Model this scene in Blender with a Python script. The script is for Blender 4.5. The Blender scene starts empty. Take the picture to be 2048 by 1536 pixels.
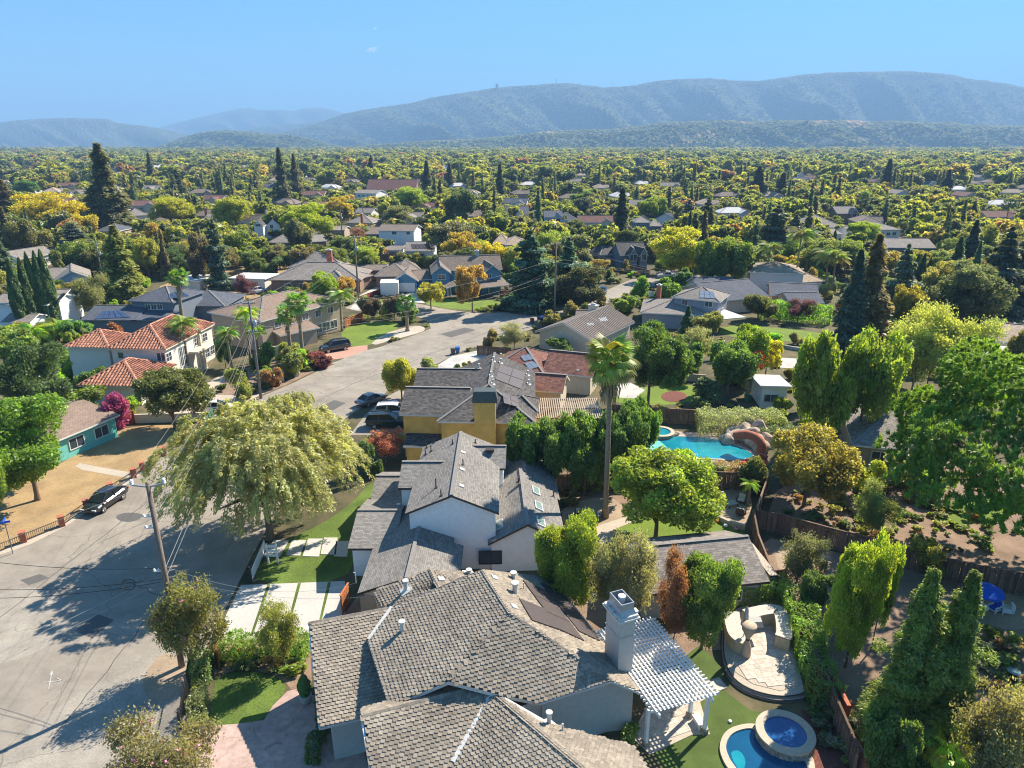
import bpy, bmesh, math, random
import numpy as np
from mathutils import Vector, Matrix
from mathutils.geometry import tessellate_polygon
random.seed(7); rng = np.random.default_rng(7)
R = math.radians
SC = bpy.context.scene
COL = SC.collection

# ------------------------------------------------------------------ camera
CAM_H, FPX, HY = 34.0, 1400.0, 290.0
PITCH = math.atan((768 - HY) / FPX)
cd = bpy.data.cameras.new('camera'); cam = bpy.data.objects.new('camera', cd); COL.objects.link(cam)
cam.location = (0, 0, CAM_H); cam.rotation_euler = (math.pi / 2 - PITCH, 0, 0)
cd.sensor_fit = 'HORIZONTAL'; cd.sensor_width = 36; cd.lens = 36 * FPX / 2048
cd.clip_start = 0.5; cd.clip_end = 60000
SC.camera = cam

# ------------------------------------------------------------------ sky, sun, exposure
SUN_EL, SUN_DIR = 42.0, (0.72, 0.69)          # towards the sun, in plan
w = bpy.data.worlds.new('World'); SC.world = w; w.use_nodes = True
nt = w.node_tree; bg = nt.nodes['Background']
sky = nt.nodes.new('ShaderNodeTexSky'); sky.sky_type = 'NISHITA'; sky.sun_disc = False
sky.sun_elevation = R(SUN_EL); sky.sun_rotation = math.atan2(SUN_DIR[0], SUN_DIR[1])
sky.altitude = 0; sky.air_density = 1.0; sky.dust_density = 0.0; sky.ozone_density = 3.0
gm_ = nt.nodes.new('ShaderNodeGamma'); gm_.inputs[1].default_value = 0.65; nt.links.new(sky.outputs[0], gm_.inputs[0])
tn_ = nt.nodes.new('ShaderNodeMix'); tn_.data_type = 'RGBA'; tn_.blend_type = 'MULTIPLY'; tn_.inputs[0].default_value = 1; tn_.inputs[7].default_value = (0.265, 0.57, 0.80, 1); nt.links.new(gm_.outputs[0], tn_.inputs[6]); nt.links.new(tn_.outputs[2], bg.inputs[0])
bg.inputs[1].default_value = 0.15
sl = bpy.data.lights.new('sun', 'SUN'); sun = bpy.data.objects.new('sun', sl); COL.objects.link(sun)
sl.energy = 4.4; sl.angle = R(0.5); sl.color = (1.0, 0.90, 0.74)
_d = Vector((SUN_DIR[0], SUN_DIR[1], math.tan(R(SUN_EL)) * math.hypot(*SUN_DIR))).normalized()
sun.rotation_euler = _d.to_track_quat('Z', 'Y').to_euler()
sun.location = (0, 0, 60)
vs = SC.view_settings
SC.display_settings.display_device = 'sRGB'
vs.view_transform = 'Standard'; vs.look = 'None'; vs.exposure = 1.4; vs.gamma = 1.0; vs.use_curve_mapping = False
cy = SC.cycles
cy.max_bounces = 8; cy.diffuse_bounces = 5; cy.glossy_bounces = 3; cy.transmission_bounces = 4; cy.volume_bounces = 0
cy.transparent_max_bounces = 6; cy.caustics_reflective = False; cy.caustics_refractive = False
cy.filter_width = 1.1
cy.use_denoising = True

# ------------------------------------------------------------------ pixel <-> place helpers (2048 x 1536 photo pixels)
_c, _s = math.cos(PITCH), math.sin(PITCH)
def ray(px, py):
    x = (px - 1024) / FPX; y = -(py - 768) / FPX
    return Vector((x, _c + y * _s, -_s + y * _c))
def G(px, py, z=0.0):
    r = ray(px, py); t = (z - CAM_H) / r.z
    return Vector((r.x * t, r.y * t, z))
def PROJ(p):
    y, z = p[1], p[2] - CAM_H
    d = y * _c - z * _s; u = y * _s + z * _c
    return 1024 + FPX * p[0] / d, 768 - FPX * u / d, d
def onplane(px, py, p0, n):
    o = Vector((0, 0, CAM_H)); r = ray(px, py)
    return o + r * ((p0 - o).dot(n) / r.dot(n))
def top_z(base, py):
    # height at which something standing on base reaches pixel row py
    r = ray(1024, py); t = base.y / r.y
    return CAM_H + r.z * t
def scale_at(p):   # metres per photo pixel at p
    return PROJ(p)[2] / FPX

# ------------------------------------------------------------------ object helpers
def tag(o, label=None, cat=None, group=None, kind=None):
    if label: o['label'] = label
    if cat: o['category'] = cat
    if group: o['group'] = group
    if kind: o['kind'] = kind
    return o
def thing(name, label, cat, loc=(0, 0, 0), rz=0.0, group=None):
    o = bpy.data.objects.new(name, None); COL.objects.link(o)
    o.location = loc; o.rotation_euler = (0, 0, rz); o.empty_display_size = 0.3
    return tag(o, label, cat, group)
def link(name, me, parent=None, loc=None):
    o = bpy.data.objects.new(name, me); COL.objects.link(o)
    if parent: o.parent = parent
    if loc is not None: o.location = loc
    return o
def world_off(o):
    v = Vector((0, 0, 0))
    while o is not None:
        v = v + Vector(o.location); o = o.parent
    return v
def copy_tree(o, parent=None):
    c = o.copy(); COL.objects.link(c); c.parent = parent
    for ch in list(o.children): copy_tree(ch, c)
    return c

class MB:
    """collects faces with material slots; build() links them as one mesh object"""
    def __init__(s): s.v = []; s.f = []; s.m = []
    def add(s, verts, faces, m=0):
        b = len(s.v); s.v += [tuple(v) for v in verts]
        for f in faces: s.f.append(tuple(b + i for i in f)); s.m.append(m)
        return s
    def poly(s, pts, m=0): return s.add(pts, [tuple(range(len(pts)))], m)
    def box(s, c, size, rz=0.0, m=0, M=None):
        x, y, z = size[0] / 2, size[1] / 2, size[2] / 2
        vs_ = [Vector((a * x, b * y, d * z)) for a in (-1, 1) for b in (-1, 1) for d in (-1, 1)]
        if M is None: M = Matrix.Rotation(rz, 3, 'Z')
        vs_ = [M @ v + Vector(c) for v in vs_]
        return s.add(vs_, [(0, 1, 3, 2), (4, 6, 7, 5), (0, 4, 5, 1), (2, 3, 7, 6), (0, 2, 6, 4), (1, 5, 7, 3)], m)
    def bar(s, a, b, wd, ht=None, m=0, up=Vector((0, 0, 1))):
        a, b = Vector(a), Vector(b); ht = ht or wd
        x = (b - a); L = x.length
        if L < 1e-6: return s
        x.normalize()
        if abs(x.dot(up)) > 0.98: up = Vector((1, 0, 0))
        y = up.cross(x).normalized(); z = x.cross(y)
        M = Matrix((x, y, z)).transposed()
        return s.box((a + b) / 2, (L, wd, ht), m=m, M=M)
    def tube(s, pts, radii, n=8, m=0, cap=True):
        pts = [Vector(p) for p in pts]
        if not hasattr(radii, '__len__'): radii = [radii] * len(pts)
        rings = []; b = len(s.v)
        for i, p in enumerate(pts):
            d = (pts[min(i + 1, len(pts) - 1)] - pts[max(i - 1, 0)])
            d = d.normalized() if d.length > 1e-9 else Vector((0, 0, 1))
            up = Vector((0, 0, 1)) if abs(d.z) < 0.9 else Vector((1, 0, 0))
            x = up.cross(d).normalized(); y = d.cross(x)
            for k in range(n):
                a = 2 * math.pi * k / n
                s.v.append(tuple(p + (x * math.cos(a) + y * math.sin(a)) * radii[i]))
        for i in range(len(pts) - 1):
            for k in range(n):
                k2 = (k + 1) % n
                s.f.append((b + i * n + k, b + i * n + k2, b + (i + 1) * n + k2, b + (i + 1) * n + k)); s.m.append(m)
        if cap:
            s.f.append(tuple(b + k for k in range(n))[::-1]); s.m.append(m)
            e = b + (len(pts) - 1) * n
            s.f.append(tuple(e + k for k in range(n))); s.m.append(m)
        return s
    def prism(s, outline, z0, z1, m=0, sides=True):
        n = len(outline); b = len(s.v)
        o2 = [(p[0], p[1]) for p in outline]
        ar = sum(o2[i][0] * o2[(i + 1) % n][1] - o2[(i + 1) % n][0] * o2[i][1] for i in range(n))
        if ar < 0: o2 = o2[::-1]
        s.v += [(x, y, z0) for x, y in o2] + [(x, y, z1) for x, y in o2]
        for t in tessellate_polygon([[Vector((x, y, 0)) for x, y in o2]]):
            a, c, d = t
            q = (Vector(o2[c]) - Vector(o2[a])).to_3d().cross((Vector(o2[d]) - Vector(o2[a])).to_3d()).z
            t2 = (a, c, d) if q > 0 else (a, d, c)
            s.f.append(tuple(b + n + i for i in t2)); s.m.append(m)
        for i in range(n):
            j = (i + 1) % n
            s.f.append((b + i, b + j, b + n + j, b + n + i)); s.m.append(m)
        return s
    def lathe(s, prof, c=(0, 0, 0), n=16, m=0):
        return s.tube([(c[0], c[1], c[2] + z) for r, z in prof], [r for r, z in prof], n, m)
    def build(s, name, mats, parent=None, smooth=False, local=False, loc=None):
        me = bpy.data.meshes.new(name)
        off = world_off(parent) if (parent is not None and not local) else Vector((0, 0, 0))
        if loc is not None: off = off + Vector(loc)
        vv = [(v[0] - off.x, v[1] - off.y, v[2] - off.z) for v in s.v] if off.length else s.v
        me.from_pydata(vv, [], s.f)
        if not isinstance(mats, (list, tuple)): mats = [mats]
        for m in mats: me.materials.append(m)
        if len(mats) > 1: me.polygons.foreach_set('material_index', s.m)
        if smooth: me.polygons.foreach_set('use_smooth', [True] * len(s.f))
        me.update()
        return link(name, me, parent, loc)

# ------------------------------------------------------------------ materials
def mat(name, col, rough=0.85, var=0.12, scale=6.0, bump=0.0, bscale=None, metal=0.0, spec=0.3, col2=None, coords='Object', big=0.0, bigscale=0.12, emis=None, detail=6.0, stretch=None):
    m = bpy.data.materials.new(name); m.use_nodes = True; nt = m.node_tree; N = nt.nodes; L = nt.links
    p = N['Principled BSDF']; p.inputs['Roughness'].default_value = rough; p.inputs['Metallic'].default_value = metal
    p.inputs['Specular IOR Level'].default_value = spec
    geo = N.new('ShaderNodeNewGeometry')
    vec = geo.outputs['Position']
    if stretch:
        mp = N.new('ShaderNodeMapping'); mp.inputs['Scale'].default_value = stretch; L.new(vec, mp.inputs[0]); vec = mp.outputs[0]
    n1 = N.new('ShaderNodeTexNoise'); n1.inputs['Scale'].default_value = scale; n1.inputs['Detail'].default_value = detail; n1.inputs['Roughness'].default_value = 0.65
    L.new(vec, n1.inputs['Vector'])
    mx = N.new('ShaderNodeMix'); mx.data_type = 'RGBA'
    c1 = col; c2 = col2 if col2 else tuple(min(1, c * (1 + 2 * var)) for c in col)
    c0 = tuple(c * (1 - var) for c in col) if not col2 else col
    mr = N.new('ShaderNodeMapRange'); mr.inputs[1].default_value = 0.32; mr.inputs[2].default_value = 0.68
    L.new(n1.outputs[0], mr.inputs[0])
    L.new(mr.outputs[0], mx.inputs[0])
    mx.inputs[6].default_value = (*c0, 1); mx.inputs[7].default_value = (*c2, 1)
    out = mx.outputs[2]
    if big > 0:
        n2 = N.new('ShaderNodeTexNoise'); n2.inputs['Scale'].default_value = bigscale; n2.inputs['Detail'].default_value = 4
        L.new(vec, n2.inputs['Vector'])
        mr2 = N.new('ShaderNodeMapRange'); mr2.inputs[1].default_value = 0.3; mr2.inputs[2].default_value = 0.7
        mr2.inputs[3].default_value = 1 - big; mr2.inputs[4].default_value = 1 + big
        L.new(n2.outputs[0], mr2.inputs[0])
        vm = N.new('ShaderNodeVectorMath'); vm.operation = 'SCALE'; L.new(out, vm.inputs[0]); L.new(mr2.outputs[0], vm.inputs['Scale']); out = vm.outputs[0]
    L.new(out, p.inputs['Base Color'])
    if bump > 0:
        nb = N.new('ShaderNodeTexNoise'); nb.inputs['Scale'].default_value = bscale or scale * 3; nb.inputs['Detail'].default_value = 5
        L.new(vec, nb.inputs['Vector'])
        bp = N.new('ShaderNodeBump'); bp.inputs['Strength'].default_value = bump; bp.inputs['Distance'].default_value = 0.05
        L.new(nb.outputs[0], bp.inputs['Height']); L.new(bp.outputs[0], p.inputs['Normal'])
    return m

def island_tint(m, amt=0.35):
    """vary a material's brightness from piece to piece"""
    nt = m.node_tree; N = nt.nodes; L = nt.links; p = N['Principled BSDF']
    src = p.inputs['Base Color'].links[0].from_socket
    geo = N.new('ShaderNodeNewGeometry'); oi = N.new('ShaderNodeObjectInfo')
    ad = N.new('ShaderNodeMath'); ad.operation = 'ADD'; L.new(geo.outputs['Random Per Island'], ad.inputs[0]); L.new(oi.outputs['Random'], ad.inputs[1])
    fr = N.new('ShaderNodeMath'); fr.operation = 'FRACT'; L.new(ad.outputs[0], fr.inputs[0])
    mr = N.new('ShaderNodeMapRange'); mr.inputs[3].default_value = 1 - amt; mr.inputs[4].default_value = 1 + amt
    L.new(fr.outputs[0], mr.inputs[0])
    vm = N.new('ShaderNodeVectorMath'); vm.operation = 'SCALE'; L.new(src, vm.inputs[0]); L.new(mr.outputs[0], vm.inputs['Scale'])
    L.new(vm.outputs[0], p.inputs['Base Color'])
    return m

def leafmat(name, inst=False, trans=0.52, sat=1.0):
    m = bpy.data.materials.new(name); m.use_nodes = True; nt = m.node_tree; N = nt.nodes; L = nt.links
    N.remove(N['Principled BSDF']); out = N['Material Output']
    if inst:
        at = N.new('ShaderNodeAttribute'); at.attribute_type = 'INSTANCER'; at.attribute_name = 'tint'; col = at.outputs['Color']
    else:
        at = N.new('ShaderNodeObjectInfo'); col = at.outputs['Color']
    geo = N.new('ShaderNodeNewGeometry')
    mr = N.new('ShaderNodeMapRange'); mr.inputs[3].default_value = 2.0 if inst else 2.0; mr.inputs[4].default_value = 2.6 if inst else 3.1
    L.new(geo.outputs['Random Per Island'], mr.inputs[0])
    nz = N.new('ShaderNodeTexNoise'); nz.inputs['Scale'].default_value = 0.55; nz.inputs['Detail'].default_value = 3
    L.new(geo.outputs['Position'], nz.inputs['Vector'])
    mr2 = N.new('ShaderNodeMapRange'); mr2.inputs[1].default_value = 0.3; mr2.inputs[2].default_value = 0.7; mr2.inputs[3].default_value = 0.72; mr2.inputs[4].default_value = 1.3
    L.new(nz.outputs[0], mr2.inputs[0])
    mu = N.new('ShaderNodeMath'); mu.operation = 'MULTIPLY'; L.new(mr.outputs[0], mu.inputs[0]); L.new(mr2.outputs[0], mu.inputs[1])
    vm = N.new('ShaderNodeVectorMath'); vm.operation = 'SCALE'; L.new(col, vm.inputs[0]); L.new(mu.outputs[0], vm.inputs['Scale'])
    # some leaves lean to yellow
    hs = N.new('ShaderNodeHueSaturation'); hs.inputs['Saturation'].default_value = 1.05 * sat
    mh = N.new('ShaderNodeMapRange'); mh.inputs[3].default_value = 0.475; mh.inputs[4].default_value = 0.52
    L.new(nz.outputs[0], mh.inputs[0]); L.new(mh.outputs[0], hs.inputs['Hue']); L.new(vm.outputs[0], hs.inputs['Color'])
    d = N.new('ShaderNodeBsdfDiffuse'); L.new(hs.outputs[0], d.inputs[0])
    t = N.new('ShaderNodeBsdfTranslucent')
    tc = N.new('ShaderNodeMix'); tc.data_type = 'RGBA'; tc.blend_type = 'MULTIPLY'; tc.inputs[0].default_value = 1
    L.new(hs.outputs[0], tc.inputs[6]); tc.inputs[7].default_value = (1.8, 1.68, 0.8, 1); L.new(tc.outputs[2], t.inputs[0])
    mx = N.new('ShaderNodeMixShader'); mx.inputs[0].default_value = trans
    L.new(d.outputs[0], mx.inputs[1]); L.new(t.outputs[0], mx.inputs[2])
    g = N.new('ShaderNodeBsdfGlossy'); g.inputs['Roughness'].default_value = 0.45; g.inputs['Color'].default_value = (0.9, 0.9, 0.9, 1)
    m2 = N.new('ShaderNodeMixShader'); m2.inputs[0].default_value = 0.035
    L.new(mx.outputs[0], m2.inputs[1]); L.new(g.outputs[0], m2.inputs[2]); L.new(m2.outputs[0], out.inputs[0])
    return m

M = {}
M['leaf'] = leafmat('leaf'); M['leaf_far'] = leafmat('leaf_far', inst=True, trans=0.6)
M['needle'] = leafmat('needle', trans=0.42); M['needle_far'] = leafmat('needle_far', inst=True, trans=0.42)
M['bark'] = mat('bark', (0.16, 0.115, 0.08), 0.95, 0.3, 9, 0.6, 20)
M['palmbark'] = mat('palm_bark', (0.24, 0.19, 0.14), 0.95, 0.3, 4, 0.8, 14, stretch=(1, 1, 3))
M['deadfrond'] = mat('dead_frond', (0.30, 0.22, 0.13), 0.95, 0.3, 6)
M['asphalt'] = mat('asphalt', (0.275, 0.24, 0.20), 0.93, 0.10, 14, 0.25, 60, big=0.14, bigscale=0.09, detail=10)
M['asphalt_dark'] = mat('asphalt_patch', (0.11, 0.105, 0.10), 0.93, 0.12, 14, 0.25, 60, big=0.1)
M['asphalt_pale'] = mat('asphalt_worn', (0.29, 0.26, 0.22), 0.93, 0.14, 9, 0.25, 60, big=0.18, bigscale=0.25, detail=10)
M['apron'] = mat('gravel_apron', (0.27, 0.235, 0.195), 0.95, 0.2, 10, 0.4, 50, big=0.15, bigscale=0.3, detail=10)
M['concrete'] = mat('concrete', (0.46, 0.44, 0.41), 0.85, 0.08, 6, 0.15, 40, big=0.08, bigscale=0.4)
M['concrete_warm'] = mat('concrete_warm', (0.42, 0.36, 0.29), 0.88, 0.1, 6, 0.15, 40, big=0.1, bigscale=0.3)
M['white_slab'] = mat('white_slab', (0.46, 0.44, 0.41), 0.8, 0.05, 4, 0.1, 30, big=0.05, bigscale=0.4)
M['pink_drive'] = mat('pink_stamped_drive', (0.42, 0.30, 0.26), 0.8, 0.14, 2.2, 0.15, 25, big=0.1, bigscale=0.3)
M['salmon_drive'] = mat('salmon_drive', (0.42, 0.24, 0.18), 0.85, 0.1, 3, big=0.08)
M['travertine'] = island_tint(mat('travertine', (0.46, 0.40, 0.34), 0.75, 0.14, 5, 0.15, 30), 0.16)
M['flag'] = mat('flagstone', (0.34, 0.27, 0.23), 0.85, 0.2, 1.6, 0.2, 20, big=0.1)
M['lawn'] = mat('lawn', (0.055, 0.105, 0.018), 0.95, 0.3, 7, 1.0, 30, col2=(0.15, 0.20, 0.035), big=0.35, bigscale=0.35, detail=12)
M['lawn_bright'] = mat('lawn_bright', (0.10, 0.17, 0.02), 0.95, 0.3, 9, 0.8, 40, col2=(0.19, 0.25, 0.035), big=0.15, bigscale=0.3, detail=12)
M['turf'] = mat('artificial_turf', (0.06, 0.10, 0.022), 0.95, 0.3, 12, 0.5, 60, col2=(0.10, 0.14, 0.03), big=0.22, bigscale=0.5, detail=12)
M['dry'] = mat('dry_grass', (0.30, 0.20, 0.095), 0.97, 0.3, 3.5, 0.8, 25, col2=(0.42, 0.29, 0.15), big=0.2, bigscale=0.4, detail=12)
M['mulch'] = mat('mulch', (0.18, 0.12, 0.085), 0.97, 0.4, 9, 0.9, 30, col2=(0.34, 0.235, 0.165), big=0.25, bigscale=0.5, detail=12)
M['redmulch'] = mat('red_mulch', (0.16, 0.06, 0.045), 0.97, 0.3, 9, 0.9, 30, big=0.2)
M['dirt'] = mat('dry_dirt', (0.30, 0.22, 0.15), 0.97, 0.3, 4, 0.6, 25, col2=(0.40, 0.31, 0.22), big=0.2, bigscale=0.3, detail=12)
M['gravel'] = mat('gravel', (0.40, 0.35, 0.29), 0.95, 0.3, 14, 0.8, 40, big=0.15)
def cracks(m, sc=.10, wid=.006, amt=.28):
    nt = m.node_tree; N = nt.nodes; L = nt.links; p = N['Principled BSDF']; src = p.inputs['Base Color'].links[0].from_socket
    geo = N.new('ShaderNodeNewGeometry'); nz = N.new('ShaderNodeTexNoise'); nz.inputs['Scale'].default_value = .8; nz.inputs['Detail'].default_value = 6; L.new(geo.outputs['Position'], nz.inputs['Vector'])
    va = N.new('ShaderNodeVectorMath'); va.operation = 'MULTIPLY_ADD'; L.new(nz.outputs['Color'], va.inputs[0]); va.inputs[1].default_value = (1.6, 1.6, 0); L.new(geo.outputs['Position'], va.inputs[2])
    vo = N.new('ShaderNodeTexVoronoi'); vo.feature = 'DISTANCE_TO_EDGE'; vo.inputs['Scale'].default_value = sc; L.new(va.outputs[0], vo.inputs['Vector'])
    mr = N.new('ShaderNodeMapRange'); mr.inputs[1].default_value = wid * .3; mr.inputs[2].default_value = wid; mr.inputs[3].default_value = 1 - amt; L.new(vo.outputs['Distance'], mr.inputs[0])
    # drip and wheel stains
    n2 = N.new('ShaderNodeTexNoise'); n2.inputs['Scale'].default_value = .45; n2.inputs['Detail'].default_value = 9; n2.inputs['Roughness'].default_value = .7; L.new(geo.outputs['Position'], n2.inputs['Vector'])
    m2 = N.new('ShaderNodeMapRange'); m2.inputs[1].default_value = .35; m2.inputs[2].default_value = .65; m2.inputs[3].default_value = .80; m2.inputs[4].default_value = 1.12; L.new(n2.outputs[0], m2.inputs[0])
    mu = N.new('ShaderNodeMath'); mu.operation = 'MULTIPLY'; L.new(mr.outputs[0], mu.inputs[0]); L.new(m2.outputs[0], mu.inputs[1])
    vm = N.new('ShaderNodeVectorMath'); vm.operation = 'SCALE'; L.new(src, vm.inputs[0]); L.new(mu.outputs[0], vm.inputs['Scale']); L.new(vm.outputs[0], p.inputs['Base Color'])
cracks(M['asphalt']); cracks(M['asphalt_pale'], .13); cracks(M['concrete'], .15, .008, .4); cracks(M['pink_drive'], .4, .01, .3)
def white(name, c, **k): return mat(name, c, k.pop('rough', 0.7), k.pop('var', 0.04), 3, **k)
M['white'] = white('white_paint', (0.74, 0.74, 0.73)); M['trim'] = white('white_trim', (0.68, 0.68, 0.66))
M['offwhite'] = white('offwhite_render', (0.66, 0.63, 0.57)); M['whitewall'] = mat('white_render', (0.80, 0.80, 0.79), 0.9, 0.04, 3, 0.15, 40)
M['greywall'] = mat('grey_render', (0.46, 0.45, 0.42), 0.9, 0.05, 3, 0.25, 30)
M['pinkwall'] = mat('pale_pink_render', (0.62, 0.50, 0.46), 0.9, 0.05, 3, 0.2, 30)
M['ochre'] = mat('ochre_render', (0.62, 0.39, 0.11), 0.9, 0.1, 1.2, 0.25, 25, big=0.08, bigscale=0.5)
M['cream'] = mat('cream_render', (0.60, 0.52, 0.40), 0.9, 0.06, 2, 0.2, 25)
M['tan'] = mat('tan_render', (0.42, 0.33, 0.25), 0.9, 0.06, 2, 0.2, 25)
M['brownwall'] = mat('brown_siding', (0.27, 0.17, 0.12), 0.9, 0.08, 3, 0.2, 25)
M['bluewall'] = mat('blue_siding', (0.10, 0.24, 0.36), 0.8, 0.06, 3, stretch=(1, 1, 6))
M['palebluewall'] = mat('pale_blue_siding', (0.27, 0.38, 0.52), 0.8, 0.06, 3)
M['capgreen'] = mat('dark_green_metal', (0.07, 0.085, 0.085), 0.6, 0.1, 3)
M['slatewall'] = mat('slate_siding', (0.16, 0.19, 0.23), 0.8, 0.06, 3)
M['lilacgrey'] = mat('grey_siding', (0.27, 0.29, 0.34), 0.8, 0.06, 3)
M['teal'] = mat('teal_siding', (0.16, 0.50, 0.45), 0.8, 0.06, 3)
M['wood'] = island_tint(mat('fence_wood', (0.155, 0.10, 0.07), 0.92, 0.3, 3, 0.4, 20, stretch=(6, 6, 0.6)), 0.35)
M['newwood'] = island_tint(mat('orange_fence_wood', (0.36, 0.13, 0.05), 0.9, 0.25, 3, 0.3, 20, stretch=(6, 6, 0.6)), 0.25)
M['redwood_stain'] = mat('red_stained_wood', (0.25, 0.06, 0.035), 0.85, 0.15, 4)
M['terracotta'] = mat('terracotta_wall', (0.40, 0.14, 0.085), 0.9, 0.12, 3, 0.2)
M['polewood'] = mat('pole_wood', (0.20, 0.15, 0.12), 0.92, 0.3, 4, 0.5, 20, stretch=(5, 5, 0.4))
M['greypole'] = mat('grey_pole', (0.17, 0.16, 0.16), 0.8, 0.15, 4)
M['iron'] = mat('black_iron', (0.025, 0.025, 0.027), 0.5, 0.1, 8)
M['brick'] = mat('brick_pillar', (0.33, 0.115, 0.07), 0.9, 0.3, 9, 0.5, 20)
M['bronze'] = mat('dark_bronze', (0.055, 0.045, 0.04), 0.5, 0.1, 8)
M['metal'] = mat('grey_metal', (0.38, 0.42, 0.46), 0.35, 0.06, 6, metal=0.6)
M['flash'] = mat('pale_flashing', (0.55, 0.54, 0.51), 0.55, 0.08, 6)
M['rubber'] = mat('rubber', (0.018, 0.018, 0.018), 0.8, 0.1, 8)
M['rim'] = mat('alloy_rim', (0.5, 0.5, 0.5), 0.3, 0.05, 8, metal=0.8)
M['wire'] = mat('pale_cable', (0.30, 0.29, 0.28), 0.5, 0.05, 8)
M['wire_dark'] = mat('dark_cable', (0.03, 0.03, 0.03), 0.6, 0.05, 8)
M['porcelain'] = mat('porcelain', (0.72, 0.72, 0.74), 0.3, 0.03, 8)
M['paint'] = mat('road_paint', (0.36, 0.35, 0.33), 0.8, 0.3, 8)
M['cushion'] = mat('cushion', (0.55, 0.52, 0.48), 0.95, 0.06, 6)
M['rattan'] = mat('dark_rattan', (0.06, 0.05, 0.045), 0.8, 0.2, 20)
M['tancanvas'] = mat('tan_canvas', (0.42, 0.33, 0.25), 0.95, 0.08, 5)
M['greycanvas'] = mat('grey_canvas', (0.42, 0.41, 0.39), 0.95, 0.08, 5)
M['bluecanvas'] = mat('blue_canvas', (0.015, 0.10, 0.55), 0.85, 0.08, 4)
M['bluebin'] = mat('blue_plastic', (0.02, 0.13, 0.42), 0.5, 0.05, 4); M['darkbin'] = mat('dark_plastic', (0.05, 0.05, 0.055), 0.5, 0.05, 4)
M['greenpaint'] = mat('green_paint', (0.07, 0.17, 0.10), 0.6, 0.12, 5)
M['coping'] = mat('pool_coping', (0.47, 0.38, 0.29), 0.8, 0.1, 5, 0.15, 30)
M['stone'] = mat('stacked_stone', (0.27, 0.23, 0.18), 0.9, 0.4, 5, 0.8, 12)
M['rock'] = mat('boulder_rock', (0.40, 0.31, 0.24), 0.9, 0.3, 1.4, 0.8, 6)
M['stucco_bar'] = mat('ochre_stucco', (0.43, 0.35, 0.23), 0.9, 0.08, 4, 0.2, 30)
M['counter'] = mat('stone_counter', (0.47, 0.40, 0.34), 0.7, 0.2, 7)
def glassmat(name, c, rough=0.06):
    m = mat(name, c, rough, 0.1, 0.8, spec=0.9); return m
M['glass'] = glassmat('window_glass', (0.05, 0.065, 0.08)); M['skylight'] = glassmat('skylight_glass', (0.20, 0.28, 0.26))
M['solar'] = mat('solar_panel', (0.075, 0.06, 0.06), 0.45, 0.1, 2, spec=0.3)
M['solar_blue'] = mat('blue_solar_panel', (0.05, 0.075, 0.14), 0.2, 0.1, 2, spec=0.7)
M['solar_pale'] = mat('glinting_solar_panel', (0.22, 0.26, 0.32), 0.3, 0.1, 2, spec=0.7)
M['carglass'] = mat('car_glass', (0.015, 0.02, 0.024), 0.12, 0.1, 2, spec=0.35)
def carpaint(name, c, metal=0.0):
    m = mat(name, c, 0.28, 0.02, 2, spec=0.6, metal=metal)
    p = m.node_tree.nodes['Principled BSDF']; p.inputs['Coat Weight'].default_value = 0.8; p.inputs['Coat Roughness'].default_value = 0.05
    return m
M['car_black'] = carpaint('black_car_paint', (0.012, 0.012, 0.016)); M['car_grey'] = carpaint('grey_car_paint', (0.17, 0.175, 0.18), 0.3)
M['car_white'] = carpaint('white_car_paint', (0.68, 0.69, 0.70)); M['car_blue'] = carpaint('blue_car_paint', (0.02, 0.06, 0.22)); M['car_cover'] = mat('car_cover', (0.5, 0.5, 0.52), 0.7, 0.1, 3)
M['lamp'] = mat('lamp_glass', (0.6, 0.6, 0.6), 0.15, 0.05, 4); M['taillamp'] = mat('tail_lamp', (0.3, 0.02, 0.02), 0.2, 0.05, 4)

def watermat(name, deep, shallow, scale=2.0, bumps=0.25, depthscale=0.25):
    m = mat(name, deep, 0.04, 0.1, depthscale, bump=bumps, bscale=scale, spec=0.5, col2=shallow)
    return m
M['water_deep'] = watermat('pool_water', (0.006, 0.055, 0.13), (0.012, 0.10, 0.21))
M['water_turq'] = watermat('turquoise_pool_water', (0.008, 0.17, 0.25), (0.02, 0.30, 0.36))
M['water_shallow'] = watermat('shallow_pool_water', (0.13, 0.50, 0.46), (0.25, 0.60, 0.52), 3, 0.2, 1.5)
M['water_spa'] = watermat('spa_water', (0.015, 0.07, 0.22), (0.03, 0.14, 0.34))

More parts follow.
